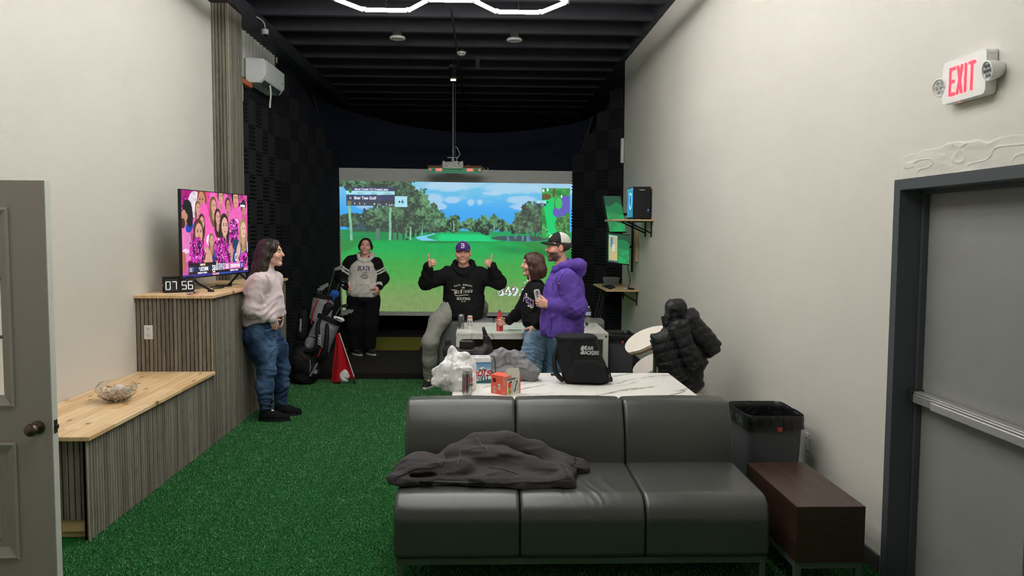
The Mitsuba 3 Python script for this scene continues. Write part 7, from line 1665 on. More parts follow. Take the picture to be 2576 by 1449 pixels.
club(_b1[1], A1, (.02, .05), 'cover', 'club in a dark knitted cover at the left of the black bag', (.02, .03), .10, 'mat_nylon_black')
club(_b2[1], A2, (.03, -.05), 'cover', 'club in a blue cover in the light grey bag', (.02, -.05), .02, 'mat_cover_blue')
club(_b2[1], A2, (-.02, -.07), 'driver', 'driver with a glossy black head in the light grey bag', (.0, -.09), .20)
club(_b2[1], A2, (-.02, -.02), 'iron', 'single iron rising highest out of the light grey bag', (.0, -.05), .36)
for s, l in ((.06, .10), (.035, .12), (.08, .07)): club(_b2[1], A2, (.0, s), 'iron', {.06: 'short iron at the left of the light grey bag', .035: 'short iron in the middle of the light grey bag', .08: 'leftmost short iron of the light grey bag'}[s], (0, .01), l)
def towel():
    n, m = 20, 26; u, v = np.meshgrid(np.linspace(0, 1, n), np.linspace(0, 1, m), indexing='ij')
    x = -1.735+(u-.35)*(.03+.26*v)+.02*v; z = .60-.53*v-.06*(1-u)*v; y = 9.60+.025*np.sin(u*9+v*2)*(.3+v)-.03*v
    A = np.stack([x, y, np.maximum(z, .012)], -1); a = grid_mesh(A)[0]; b = grid_mesh(A+[0, .006, 0])[0]; b.invert(); return cat(a, b), A
_tw, _TA = towel(); t = thing('towel', 'red towel with white edge hanging from the black golf bag', 'towel')
put('cloth', _tw, 'mat_towel_red', t, smooth=True); put('edge', tube(_TA[-1, ::2], .006, 6), 'mat_cover_white', t)
F = Field(.02).ell([-1.655, 9.57, .075], [.055, .05, .075]).ell([-1.64, 9.56, .12], [.03, .03, .05]); F.disp = wrinkle(.010, 18, 71); F.half([0, 0, .006], [0, 0, -1])
put('corner', F.mesh([-1.75, 9.48, 0], [-1.55, 9.66, .2], .006), 'mat_cover_white', t, smooth=True)
t = thing('head_cover', 'long black club cover with white letters hanging beside the grey golf bag', 'club cover')
F = Field(.03).cone([-2.265, 10.2, .77], [-2.285, 10.17, .50], .05, .065, flat=([0, 1, 0], .7)); F.disp = wrinkle(.005, 12, 73); put('cover', F.mesh([-2.42, 10.05, .38], [-2.16, 10.32, .86], .007), 'mat_nylon_black', t, smooth=True)
put('lettering', text('Jonesum', .028, [-2.285, 10.118, .63], [.05, 0, 1], [-1, 0, .05], .002, True), 'mat_print_white', t)

# ================================================================ drinks
M('can_steel', (176, 178, 178), .22, .85); M('can_top', (200, 201, 202), .25, .9); M('can_white', (222, 222, 220), .3, .1); M('can_orange', (222, 104, 66), .35); M('ink_red', (178, 30, 44), .5); M('ink_dark', (36, 38, 44), .5); M('ink_black', (20, 20, 22), .5)
def can_mesh(r, h):
    return lathe([[0, .004], [r*.72, .003], [r*.80, 0], [r*.84, .002], [r*.98, .010], [r, .016], [r, h-.020], [r*.97, h-.014], [r*.84, h-.003], [r*.84, h]], 36), lathe([[r*.84, h], [r*.86, h+.001], [r*.86, h-.001], [r*.80, h-.002], [r*.78, h-.005], [0, h-.005]], 36)
def wrap(s, h, r, z, ang, mat, parent, B=None, vertical=False, bold=True, sx=1.0, shear=0.0, c=(0, 0, 0), name='lettering'):
    """lettering bent round a cylinder; ang: azimuth of its middle"""
    m = meshkit.text_mesh(s, h, .0006, bold) if isinstance(s, str) else s.copy()
    if isinstance(s, str) and shear: m.vertices[:, 0] += shear*m.vertices[:, 1]
    m = m.subdivide_to_size(max(.004, h*.15)) if len(m.faces) < 4000 else m
    m.vertices[:, 0] *= sx; b = m.bounds; v = m.vertices-[(b[0][0]+b[1][0])/2, (b[0][1]+b[1][1])/2, 0]
    if vertical: v = np.column_stack([-v[:, 1], v[:, 0], v[:, 2]])
    a = ang+v[:, 0]/r; R_ = r+.0004+v[:, 2]; q = np.column_stack([R_*np.cos(a), R_*np.sin(a), z+v[:, 1]]); m.vertices = q
    if B is not None: m.apply_transform(B)
    m.apply_translation(c); put(name, m, mat, parent)
def can(label, c, r, h, mat, B=None, group=None):
    t = thing('drink_can', label, 'can', group); body, lid = can_mesh(r, h)
    def z(m):
        m = m.copy()
        if B is not None: m.apply_transform(B)
        m.apply_translation(c); return m
    put('body', z(body), mat, t, smooth=35); put('lid', z(lid), 'mat_can_top', t, smooth=30); put('pull_tab', z(xf(box(-.010, .010, -.006, .006, 0, .0015, .0006), t=(.004, 0, h-.0045))), 'mat_can_top', t)
    return t
FRONT = -PI/2
c0 = (-.112, 5.195, .7502); t = can('tall silver can with red script in front of the white plastic bag', c0, .0335, .158, 'mat_can_steel')
wrap('Coors', .032, .0335, .105, FRONT+1.02, 'mat_ink_red', t, c=c0, shear=.3, sx=.62); wrap('LIGHT', .014, .0335, .070, FRONT+1.05, 'mat_ink_dark', t, c=c0, sx=.8); wrap('COORS LIGHT', .0105, .0335, .078, FRONT-.50, 'mat_ink_red', t, vertical=True, c=c0)
put('stripe', xf(lathe([[.0337, .045], [.0338, .046], [.0338, .135], [.0337, .136], [.0337, .045]], 36).slice_plane([0, 0, 0], unit([math.cos(FRONT-.15), math.sin(FRONT-.15), 0])).slice_plane([.0, 0, 0], unit([-1, .9, 0])) if False else frame(box(-.004, .004, -.001, .0006, .02, .14), [.0335*math.cos(FRONT-.0), .0335*math.sin(FRONT), 0], [1, 0, 0], [0, 1, 0]), t=c0), 'mat_ink_dark', t)  # dark bar painted on in place of a reflection in the can metal
c1 = (-.256, 8.76, .7502); t = can('tall silver can at the left end of the far table', c1, .033, .158, 'mat_can_steel'); wrap('Coors', .028, .033, .09, FRONT+1.05, 'mat_ink_dark', t, c=c1, shear=.3, sx=.62); wrap('COORS LIGHT', .011, .033, .08, FRONT-.1, 'mat_ink_dark', t, c=c1, vertical=True)
c2 = (-.161, 8.73, .7502); t = can('slim pale can with reddish top beside the tall silver can', c2, .029, .150, 'mat_can_white'); put('band', xf(lathe([[.0293, .122], [.0294, .123], [.0294, .133], [.0293, .134], [.0293, .122]], 30), t=c2), 'mat_can_orange', t); wrap('24', .028, .029, .085, FRONT, 'mat_ink_dark', t, c=c2); wrap('SELTZER', .010, .029, .05, FRONT, 'mat_ink_dark', t, c=c2, vertical=False)
c3 = (.087, 5.78, .7502); t = can('orange-rimmed can behind the open orange carton', c3, .033, .122, 'mat_can_white'); put('band', xf(lathe([[.0332, .090], [.0334, .091], [.0334, .104], [.0332, .105], [.0332, .09]], 30), t=c3), 'mat_can_orange', t); wrap('CACTI', .011, .033, .055, FRONT+.2, 'mat_ink_dark', t, c=c3, vertical=True); put('print', xf(frame(extrude(unary_union([sbox(-.004, -.016, .004, .016), sbox(-.012, -.004, -.004, 0), sbox(-.012, -.004, -.008, .010), sbox(.004, -.006, .012, -.002), sbox(.008, -.006, .012, .012)]), .0008), [0, -.0332, .062], [1, 0, 0], [0, 0, 1]), t=c3), 'mat_ink_dark', t)
_Bc = np.eye(4); _a = unit([-.030, .0, .155]); _Bb = basis(_a, [0, -1, 0]); _Bc[:3, 0], _Bc[:3, 1], _Bc[:3, 2] = _Bb[0], _Bb[1], _Bb[2]
c4 = np.array([.497, 7.378, 1.125]); t = can('pale slim can held by the man in the purple hoodie', c4, .0285, .156, 'mat_can_white', _Bc)
wrap('YBR', .026, .0285, .115, .0, 'mat_ink_dark', t, B=_Bc, vertical=True, c=c4); put('emblem', (lambda m: (m.apply_transform(_Bc), m.apply_translation(c4), m)[2])(frame(box(-.006, .006, -.008, .008, 0, .001), [.0285, 0, .135], [0, 1, 0], [0, 0, 1])), 'mat_ink_red', t)
# red insulated bottle
t = thing('insulated_bottle', 'red bottle in a zipped neoprene sleeve under the woman\'s hand', 'bottle'); c = (.158, 8.615, .7502)
put('sleeve', xf(lathe([[0, 0], [.034, 0], [.036, .006], [.036, .118], [.033, .135], [.022, .165], [.0185, .185], [.0185, .205], [0, .205]], 32), t=c), M('neoprene_red', (214, 68, 72), .7), t, smooth=35)
put('cap', xf(lathe([[0, .205], [.0145, .205], [.0145, .222], [.0125, .226], [0, .226]], 24), t=c), 'mat_chrome', t, smooth=30); put('zip_ring', xf(tube([[.018+.011*math.cos(a), -.01, .205+.011*math.sin(a)] for a in np.linspace(0, 2*PI, 15)], .002, 6), t=c), 'mat_chrome', t)
put('zip', xf(tube([[.0, -.0365, .02], [0, -.0365, .118], [0, -.0335, .135], [0, -.023, .165], [0, -.019, .20]], .0018, 5), t=c), M('zip_red', (186, 44, 52), .5), t)
wrap('Blair', .020, .036, .085, FRONT-.25, 'mat_print_cream', t, c=c, vertical=True, shear=.25); wrap('D & J', .010, .036, .045, FRONT-.2, 'mat_print_cream', t, c=c); wrap('&', .014, .036, .025, FRONT-.5, 'mat_print_cream', t, c=c)
def phone(label, o, ex, ey, mat):
    t = thing('mobile_phone', label, 'phone'); f_ = lambda m: frame(m, o, unit(ex), unit(ey)); put('case', f_(rbox(0, .078, 0, .158, 0, .011, .005)), mat, t, smooth=30); put('display', f_(box(.004, .074, .004, .154, .011, .0116)), 'mat_display_glass', t)
phone('dark phone lying on the far table right of the red bottle', [.235, 8.66, .7502], [.35, .93, 0], [.93, -.25, 0], M('phone_wine', (58, 32, 44), .4))
scene['mat_clear_plastic'] = {'type': 'thindielectric', 'int_ior': 1.45}
# water bottle and crumpled clear cup
t = thing('water_bottle', 'clear plastic water bottle with blue and white label on the far table', 'bottle'); c = (1.185, 9.27, .7502)
prof = [[0, .004], [.02, 0], [.029, .004], [.0315, .012]]
for k in range(6): prof += [[.0315, .018+.014*k], [.0295, .025+.014*k]]
prof += [[.0315, .10], [.0325, .104], [.0325, .138], [.031, .145], [.024, .168], [.0135, .182], [.0135, .188], [0, .188]]
put('bottle', xf(lathe(prof, 32), t=c), 'mat_clear_plastic', t, smooth=30)
put('water', xf(lathe([[0, .006], [.028, .008], [.0285, .10], [0, .10]], 24), t=c), 'mat_clear_plastic', t) if False else None
put('label', xf(lathe([[.0327, .105], [.0331, .106], [.0331, .137], [.0327, .138], [.0327, .105]], 32), t=c), M('label_white', (224, 228, 232), .5), t, smooth=30)
for i, a in enumerate((-.75, .0, .75)): put('label_print', xf(frame(box(-.006, .006, -.011, .011, 0, .0008), [.0332*math.cos(FRONT+a), .0332*math.sin(FRONT+a), .1215], [-math.sin(FRONT+a), math.cos(FRONT+a), 0], [0, 0, 1]), t=c), M('label_blue', (58, 104, 190), .5), t)
put('cap', xf(lathe([[0, .188], [.0148, .188], [.0148, .202], [.0135, .204], [0, .204]], 24), t=c), 'mat_white_plastic', t, smooth=25)
F = Field(.012).cone([1.125, 8.70, .756], [1.13, 8.69, .80], .040, .052); F.cone([1.13, 8.69, .775], [1.13, 8.68, .83], .034, .052, op='-', k=.004); F.half([0, 0, .7505], [0, 0, -1]); F.half([1.13, 8.69, .812], [0, .25, 1]); F.disp = wrinkle(.006, 20, 81)
t = put('plastic_cup', F.mesh([1.05, 8.6, .74], [1.21, 8.78, .85], .005), 'mat_clear_plastic', smooth=True); tag(t, 'crumpled clear plastic cup at the right end of the far table', 'cup')
F = Field(.01).ell([1.18, 8.90, .765], [.05, .05, .03]); F.half([0, 0, .7505], [0, 0, -1]); F.disp = wrinkle(.010, 22, 83); t = put('plastic_wrap', F.mesh([1.1, 8.8, .74], [1.26, 9.0, .81], .005), 'mat_clear_plastic', smooth=True); tag(t, 'crumpled clear wrapper behind the plastic cup on the far table', 'wrapper')
t = put('black_case', rbox(1.125, 1.16, 9.05, 9.09, .7503, .785, .006), 'mat_black_plastic', smooth=30); tag(t, 'tiny black case on the far table next to the water bottle', 'case')
t = put('key_tag', cat(tube([[1.02, 8.86, .755], [1.06, 8.84, .758], [1.09, 8.88, .756], [1.05, 8.91, .757]], .004, 6, smooth=14), rbox(1.06, 1.10, 8.87, 8.895, .7503, .76, .003)), 'mat_ink_black'); tag(t, 'small black keyring on the right part of the far table', 'keys')

# ================================================================ on the near table
# beer case
def case_tex(p, n, uv):
    u, v = uv.x, uv.y
    S = lambda a, b, x: mi.Float(dss(a, b, x))
    c = dmix(L8(150, 190, 214), L8(60, 112, 160), S(.35, .95, v))
    ridge = .50+.20*dr.exp(-dr.square((u-.32)/.13))+.12*dr.exp(-dr.square((u-.72)/.14))+.05*dnoise(u*14, 1., 2.)
    rock = dmix(L8(232, 236, 238), L8(92, 108, 120), S(.42, .62, dnoise(u*20+v*9, v*26, 3.)))
    c = dmix(c, rock, S(.0, -.02, v-ridge)); c = dmix(c, L8(214, 218, 216), S(.52, .40, v))
    tree = .10+.14*dr.maximum(0, dr.abs(dr.sin(u*34))-.2)*dnoise(u*9, 1., 1.)+.05*S(.5, 1, u); c = dmix(c, L8(40, 92, 98), S(.0, -.02, v-tree)); c = dmix(c, L8(226, 230, 230), S(.93, .95, v))
    return c
M('case_front', tex=proc(case_tex), rough=.4); M('case_white', (220, 222, 222), .45); M('case_side', (112, 150, 180), .45)
t = thing('beer_case', 'blue and white beer carton with mountains between the plastic bag and grey jacket', 'carton')
Bx, By = unit([1, .10, 0]), np.array([0, 0, 1.]); o = np.array([-.16, 5.585, .7503]); W, Hh, Dp = .205, .178, .125; fb_ = lambda m: frame(m, o, Bx, By)
put('carton', fb_(box(0, W, 0, Hh, -Dp, 0, .003)), 'mat_case_white', t)
_m, _uv = rect(o+[0, -.0006, 0], Bx*W, By*Hh); put('front_print', _m, 'mat_case_front', t, uv=_uv)
put('lettering', fb_(text('Coors', .052, [.118, .078, .001], [1, 0, 0], [0, 1, 0], .0008, True, shear=.25, sx=.9)), 'mat_ink_red', t); put('lettering', fb_(text('LIGHT', .026, [.135, .042, .001], [1, 0, 0], [0, 1, 0], .0008, True)), 'mat_ink_dark', t)
put('lettering', frame(text('COORS LIGHT', .022, [.10, .055, .0005], [1, 0, 0], [0, 1, 0], .0008, True), o+[0, 0, Hh], Bx, np.cross([0, 0, 1], Bx), [0, 0, 1]), 'mat_ink_dark', t); put('top_print', fb_(box(.001, W-.001, Hh-.03, Hh-.0005, -.0004, .0009)), 'mat_case_white', t)
# open orange carton, its can inside
t = thing('seltzer_carton', 'open orange and white fruit drink carton at the front of the near table', 'carton')
q = math.sqrt(.5); C = np.array([.137, 5.168, .7503]); el, er = np.array([-q, q, 0]), np.array([q, q, 0]); S_ = .136; hh = .122
M('carton_orange', (222, 94, 74), .5); M('carton_white', (216, 212, 202), .5); M('carton_inside', (190, 180, 160), .7)
pn = lambda o_, ex, w, h_: frame(box(0, w, 0, h_, -.0015, 0), o_, ex, [0, 0, 1])
put('side_panel', pn(C+el*S_, -el, S_, hh), 'mat_carton_orange', t); put('front_panel', pn(C, er, S_, hh), 'mat_carton_white', t)
put('back_panel', pn(C+el*S_+er*S_, -er, S_, hh), 'mat_carton_white', t); put('back_panel', pn(C+er*S_, el, S_, hh), 'mat_carton_orange', t)
put('bottom', extrude(Polygon([C[:2], (C+er*S_)[:2], (C+er*S_+el*S_)[:2], (C+el*S_)[:2]]), .0015, .7503), 'mat_carton_inside', t)
nl = unit(np.cross(-el, [0, 0, 1])); nr = unit(np.cross(er, [0, 0, 1]))
put('flap', frame(box(0, S_, 0, .055, -.0015, 0), C+[0, 0, hh], er, unit([q*.25, q*.25, 1])+nr*.0), 'mat_carton_white', t) if False else None
put('flap', frame(box(.01, S_-.004, 0, .046, -.0015, 0), C+el*.0+[0, 0, hh-.001], er, unit(np.array([0, 0, 1])-nr*.25)), M('flap_cream', (206, 202, 186), .6), t)
put('flap', frame(box(0, S_, 0, .062, -.0015, 0), C+el*S_+[0, 0, hh], -el, unit(np.array([0, 0, .16])-nl*1.0)), 'mat_carton_orange', t)
fl = lambda m, a, b: frame(m, C+el*S_+nl*.0004, -el, [0, 0, 1]); frr = lambda m: frame(m, C+nr*.0004, er, [0, 0, 1])
put('window_hole', frame(xf(extrude(Point(0, 0).buffer(.0155, 20), .0006), t=(.032, .088, 0)), C+el*S_+nl*.0004, -el, [0, 0, 1]), M('hole_dark', (88, 28, 22), .8), t)
bar = unary_union([sbox(.0, 0, .018, .034)]); put('label', frame(xf(extrude(bar, .0006), t=(.066, .034, 0)), C+el*S_+nl*.0004, -el, [0, 0, 1]), 'mat_label_white', t)
put('barcode', frame(xf(extrude(unary_union([sbox(.002+.0026*k, .004, .002+.0026*k+(.0008 if k % 2 else .0016), .026) for k in range(6)]), .0008), t=(.066, .036, 0)), C+el*S_+nl*.0004, -el, [0, 0, 1]), 'mat_ink_black', t)
put('print_ring', frame(xf(extrude(Point(0, 0).buffer(.020, 20).difference(Point(0, 0).buffer(.0185, 20)), .0006), t=(.034, .028, 0)), C+el*S_+nl*.0004, -el, [0, 0, 1]), 'mat_flap_cream', t)
put('lettering', frame(text('cantina', .010, [.034, .028, .0004], [0, 1, 0], [-1, 0, 0], .0006, True), C+el*S_+nl*.0004, -el, [0, 0, 1]), 'mat_flap_cream', t); put('lettering', frame(text('Cantina', .012, [.118, .090, .0004], [0, 1, 0], [-1, 0, 0], .0006, True), C+el*S_+nl*.0004, -el, [0, 0, 1]), 'mat_flap_cream', t)
put('lettering', frame(text('O', .014, [.120, .014, .0004], [1, 0, 0], [0, 1, 0], .0006, True), C+el*S_+nl*.0004, -el, [0, 0, 1]), 'mat_flap_cream', t)
for _b in ((0, .008, 0, hh), (S_-.010, S_, 0, hh), (.008, .05, hh-.010, hh)): put('edge_print', frr(box(*_b, 0, .0006)), 'mat_carton_orange', t)
for k in range(4): put('info_square', frr(box(.012+.020*k, .028+.020*k, .094, .108, 0, .0008)), 'mat_ink_black', t)
for k in range(4): put('info_mark', frr(xf(extrude(Point(0, 0).buffer(.003), .0006), t=(.020+.020*k, .101, .0006))), 'mat_flap_cream', t)
put('print_ring', frr(xf(extrude(Point(0, 0).buffer(.031, 24).difference(Point(0, 0).buffer(.029, 24)), .0008), t=(.088, .052, 0))), 'mat_ink_dark', t); put('lettering', frr(text('Cantina', .016, [.090, .052, .0006], unit([.35, 1, 0]), unit([-1, .35, 0]), .0006, True)), 'mat_ink_dark', t); put('lettering', frr(text('12', .008, [.106, .100, .0006], [1, 0, 0], [0, 1, 0], .0006)), 'mat_ink_dark', t)
M('mango', (214, 74, 50), .5); M('mango_leaf', (66, 92, 74), .6); M('avocado', (202, 178, 96), .5); M('pit', (140, 92, 50), .5)
ov = lambda a, b, n=24: Polygon([(a*math.cos(x), b*math.sin(x)) for x in np.linspace(0, 2*PI, n, endpoint=False)])
put('fruit_print', frr(xf(extrude(ov(.017, .021), .0007), t=(.034, .066, 0))), 'mat_mango', t); put('fruit_print', frr(xf(extrude(ov(.012, .008), .0009), t=(.044, .082, 0))), 'mat_mango_leaf', t); put('fruit_print', frr(xf(extrude(ov(.016, .021), .0011), t=(.036, .026, 0))), M('avo_skin', (120, 112, 52), .6), t); put('fruit_print', frr(xf(extrude(ov(.0135, .018), .0013), t=(.036, .026, 0))), 'mat_avocado', t); put('fruit_print', frr(xf(extrude(ov(.007, .007), .0016), t=(.036, .021, 0))), 'mat_pit', t)
cc = C+er*.090+el*.042+[0, 0, .002]; t = can('orange-topped can standing inside the open carton', cc, .033, .156, 'mat_can_white'); put('band', xf(lathe([[.0332, .122], [.0334, .123], [.0334, .138], [.0332, .139], [.0332, .122]], 30), t=cc), 'mat_can_orange', t)

# white plastic bag
F = Field(.04); F.box([-.165, 5.38, .83], [.085, .075, .08], .02, k=.05); F.ell([-.235, 5.37, .84], [.07, .065, .08]); F.ell([-.19, 5.39, .915], [.075, .06, .05]); F.cone([-.255, 5.38, .91], [-.315, 5.36, .875], .030, .016, k=.02); F.cone([-.20, 5.40, .95], [-.215, 5.40, 1.015], .040, .012, k=.02); F.cone([-.165, 5.38, .95], [-.125, 5.37, .985], .030, .010, k=.02); F.cone([-.11, 5.39, .92], [-.075, 5.38, .90], .03, .014, k=.02); F.cone([-.27, 5.36, .84], [-.325, 5.35, .80], .03, .014, k=.02)
F.half([0, 0, .7505], [0, 0, -1])
_c1, _c2, _c3 = drape(.026, [9, 9, 5], 5), drape(.020, [17, 17, 8], 7, .9), drape(.007, [40, 40, 18], 9, .9)
F.disp = lambda p: _c1(p)+_c2(p)+_c3(p)
def film_tex(p, n, uv): return dmix(lin((210, 208, 206)), lin((238, 238, 238)), dnoise(p.x*22, p.y*22, p.z*22))
t = thing('plastic_bag', 'crumpled white plastic carrier bag at the left end of the near table', 'bag'); put('bag', F.mesh([-.36, 5.24, .74], [-.04, 5.52, 1.06], .0045), M('bag_film', tex=proc(film_tex), rough=.28, spec=.6), t, smooth=True)
put('print', project_on(F, frame(extrude(Polygon([(-.01, 0), (.01, 0), (0, .018)]).difference(Polygon([(-.005, .004), (.005, .004), (0, .012)])), .001), [-.22, 5.0, .80], [1, 0, 0], [0, 0, 1]), [0, 1, 0], .004), M('print_pale', (180, 182, 184), .6), t)
# grey jacket
F = Field(.04).ell([.20, 5.75, .80], [.15, .11, .065]).ell([.10, 5.78, .86], [.07, .09, .07]).ell([.17, 5.80, .88], [.11, .08, .05]).ell([.27, 5.74, .82], [.085, .09, .055], k=.02).cone([.055, 5.74, .90], [.075, 5.70, .78], .04, .045).cone([.10, 5.76, .925], [.24, 5.76, .885], .038, .045).cone([.24, 5.74, .88], [.33, 5.70, .80], .045, .05); F.half([0, 0, .7505], [0, 0, -1])
w = drape(.024, [11, 6, 11], 91); w_ = drape(.013, [24, 12, 24], 92); F.disp = lambda p: w(p)+w_(p)
t = thing('grey_jacket', 'crumpled grey jacket heaped on the near table behind the drinks', 'jacket'); put('cloth', F.mesh([-.06, 5.55, .73], [.44, 5.96, 1.0], .006), M('shell_grey', (122, 122, 126), .5, spec=.35, bump=_kb, bscale=.0012), t, smooth=True)
put('zip', project_on(F, tube([[.06, 5.2, .93], [.075, 5.2, .86], [.07, 5.2, .80], [.06, 5.2, .77]], .004, 6, smooth=14), [0, 1, 0], .003), 'mat_dark_grey_plastic', t)
put('seam', project_on(F, tube([[.14, 5.2, .90], [.20, 5.2, .86], [.28, 5.2, .845]], .003, 6, smooth=14), [0, 1, 0], .003), M('seam_grey', (98, 98, 102), .6), t)
# black handbag with a dark case sticking out
t = thing('handbag', 'slouchy black handbag with raised strap behind the plastic bag', 'handbag')
F = Field(.03).loft([[-.115, 5.90, .75], [-.115, 5.90, .82], [-.115, 5.90, .90], [-.12, 5.90, .955]], [.125, .15, .155, .15], [.075, .08, .065, .05], [1, 0, 0], [0, 1, 0], pw=2.6)
F.cone([-.25, 5.89, .93], [-.265, 5.89, .995], .035, .022, flat=([0, 1, 0], .6)); F.cone([-.0, 5.90, .93], [.01, 5.90, 1.02], .04, .024, flat=([0, 1, 0], .6)); F.ell([-.12, 5.90, 1.0], [.11, .055, .075], op='-', k=.03); F.half([0, 0, .7505], [0, 0, -1]); F.disp = wrinkle(.008, 11, 95)
M('bag_leather', (28, 27, 29), .5, spec=.4, bump=_kb, bscale=.001)
put('body', F.mesh([-.34, 5.76, .73], [.10, 6.02, 1.08], .006), 'mat_bag_leather', t, smooth=True)
put('strap', tube([[.01, 5.90, 1.0], [.0, 5.90, 1.05], [-.01, 5.905, 1.10], [-.005, 5.93, 1.085], [.02, 5.95, 1.02], [.05, 5.96, .93], [.055, 5.95, .85]], [.016, .013, .010, .010, .012, .014, .012], 8, smooth=40), 'mat_bag_leather', t, smooth=True)
put('zip', project_on(F, tube([[-.22, 5.4, .90], [-.12, 5.4, .895], [.0, 5.4, .905]], .003, 6, smooth=14), [0, 1, 0], .003), 'mat_dark_grey_plastic', t); put('zip_pull', project_on(F, tube([[-.205, 5.4, .905], [-.205, 5.4, .875], [-.203, 5.4, .86]], .006, 6), [0, 1, 0], .006), 'mat_chrome', t)
t = put('eyeglass_case', rbox(-.185, -.075, 5.885, 5.925, .93, 1.01, .018), 'mat_black_plastic', smooth=30); tag(t, 'rounded black case sticking out of the black handbag', 'case')
# cooler backpack
t = thing('cooler_bag', 'black cooler backpack with white BEAR BACKERS print on the near table', 'bag')
F = Field(.02).loft([[.705, 5.64, .752], [.70, 5.64, .80], [.678, 5.64, .88], [.655, 5.64, .98], [.638, 5.64, 1.075]], [.150, .162, .158, .148, .140], [.10, .115, .118, .115, .110], [1, 0, 0], [0, 1, 0], pw=3.2, ends=.02); F.half([0, 0, .7505], [0, 0, -1]); w = wrinkle(.007, 8, 97, .8); F.disp = w
put('body', F.mesh([.46, 5.46, .73], [.92, 5.82, 1.12], .006), 'mat_nylon_black', t, smooth=True)
put('lid', Field(.01).loft([[.640, 5.64, 1.050], [.636, 5.64, 1.085]], [.148, .142], [.117, .112], [1, 0, 0], [0, 1, 0], pw=3.2, ends=.014).mesh([.46, 5.46, 1.0], [.92, 5.82, 1.13], .006), 'mat_nylon_black', t, smooth=True)
P3 = Field(.02).loft([[.72, 5.565, .765], [.705, 5.56, .86], [.69, 5.565, .935]], [.118, .112, .105], [.056, .060, .045], [1, 0, 0], [0, 1, 0], pw=3, ends=.02); P3.disp = w
put('front_pocket', P3.mesh([.55, 5.44, .74], [.88, 5.66, .97], .006), 'mat_nylon_black', t, smooth=True)
for a in ([[.56, 5.2, 1.04], [.58, 5.2, .94], [.59, 5.2, .80]], [[.53, 5.2, .955], [.66, 5.2, .925], [.80, 5.2, .95]]): put('seam', project_on(F, tube(a, .0035, 6, smooth=14), [0, 1, 0], .003), 'mat_ink_black', t)
put('strap', tube([[.515, 5.66, 1.0], [.485, 5.62, .92], [.50, 5.58, .82], [.545, 5.57, .775]], .017, 8, smooth=24), 'mat_nylon_black', t, smooth=True); put('strap', tube([[.815, 5.60, .90], [.86, 5.57, .84], [.868, 5.56, .785], [.84, 5.56, .762]], .006, 8, smooth=24), 'mat_nylon_black', t, smooth=True); put('buckle', rbox(.845, .885, 5.55, 5.575, .768, .80, .006), 'mat_black_plastic', t)
ex = unit([1, .0, -.09]); ez = unit([.09, 0, 1])
def bt(s, h, x, z, **k): put('lettering', project_on(F, text(s, h, [x, 5.2, z], k.pop('ex', ex), k.pop('ez', ez), .002, **k), [0, 1, 0], .004), 'mat_print_white', t)
bt('BEAR', .025, .705, 1.008, bold=True, sx=.95); bt('BACKERS', .025, .727, .975, bold=True, sx=.78); bt('BLAIR', .012, .662, .991, bold=True, ex=ez, ez=-ex, sx=1.0)
t = put('clip', rbox(.485, .52, 5.90, 5.93, .7503, .764, .005), M('clip_black', (36, 36, 30), .5), smooth=30); tag(t, 'tiny dark clip lying on the near table left of the cooler bag', 'clip')

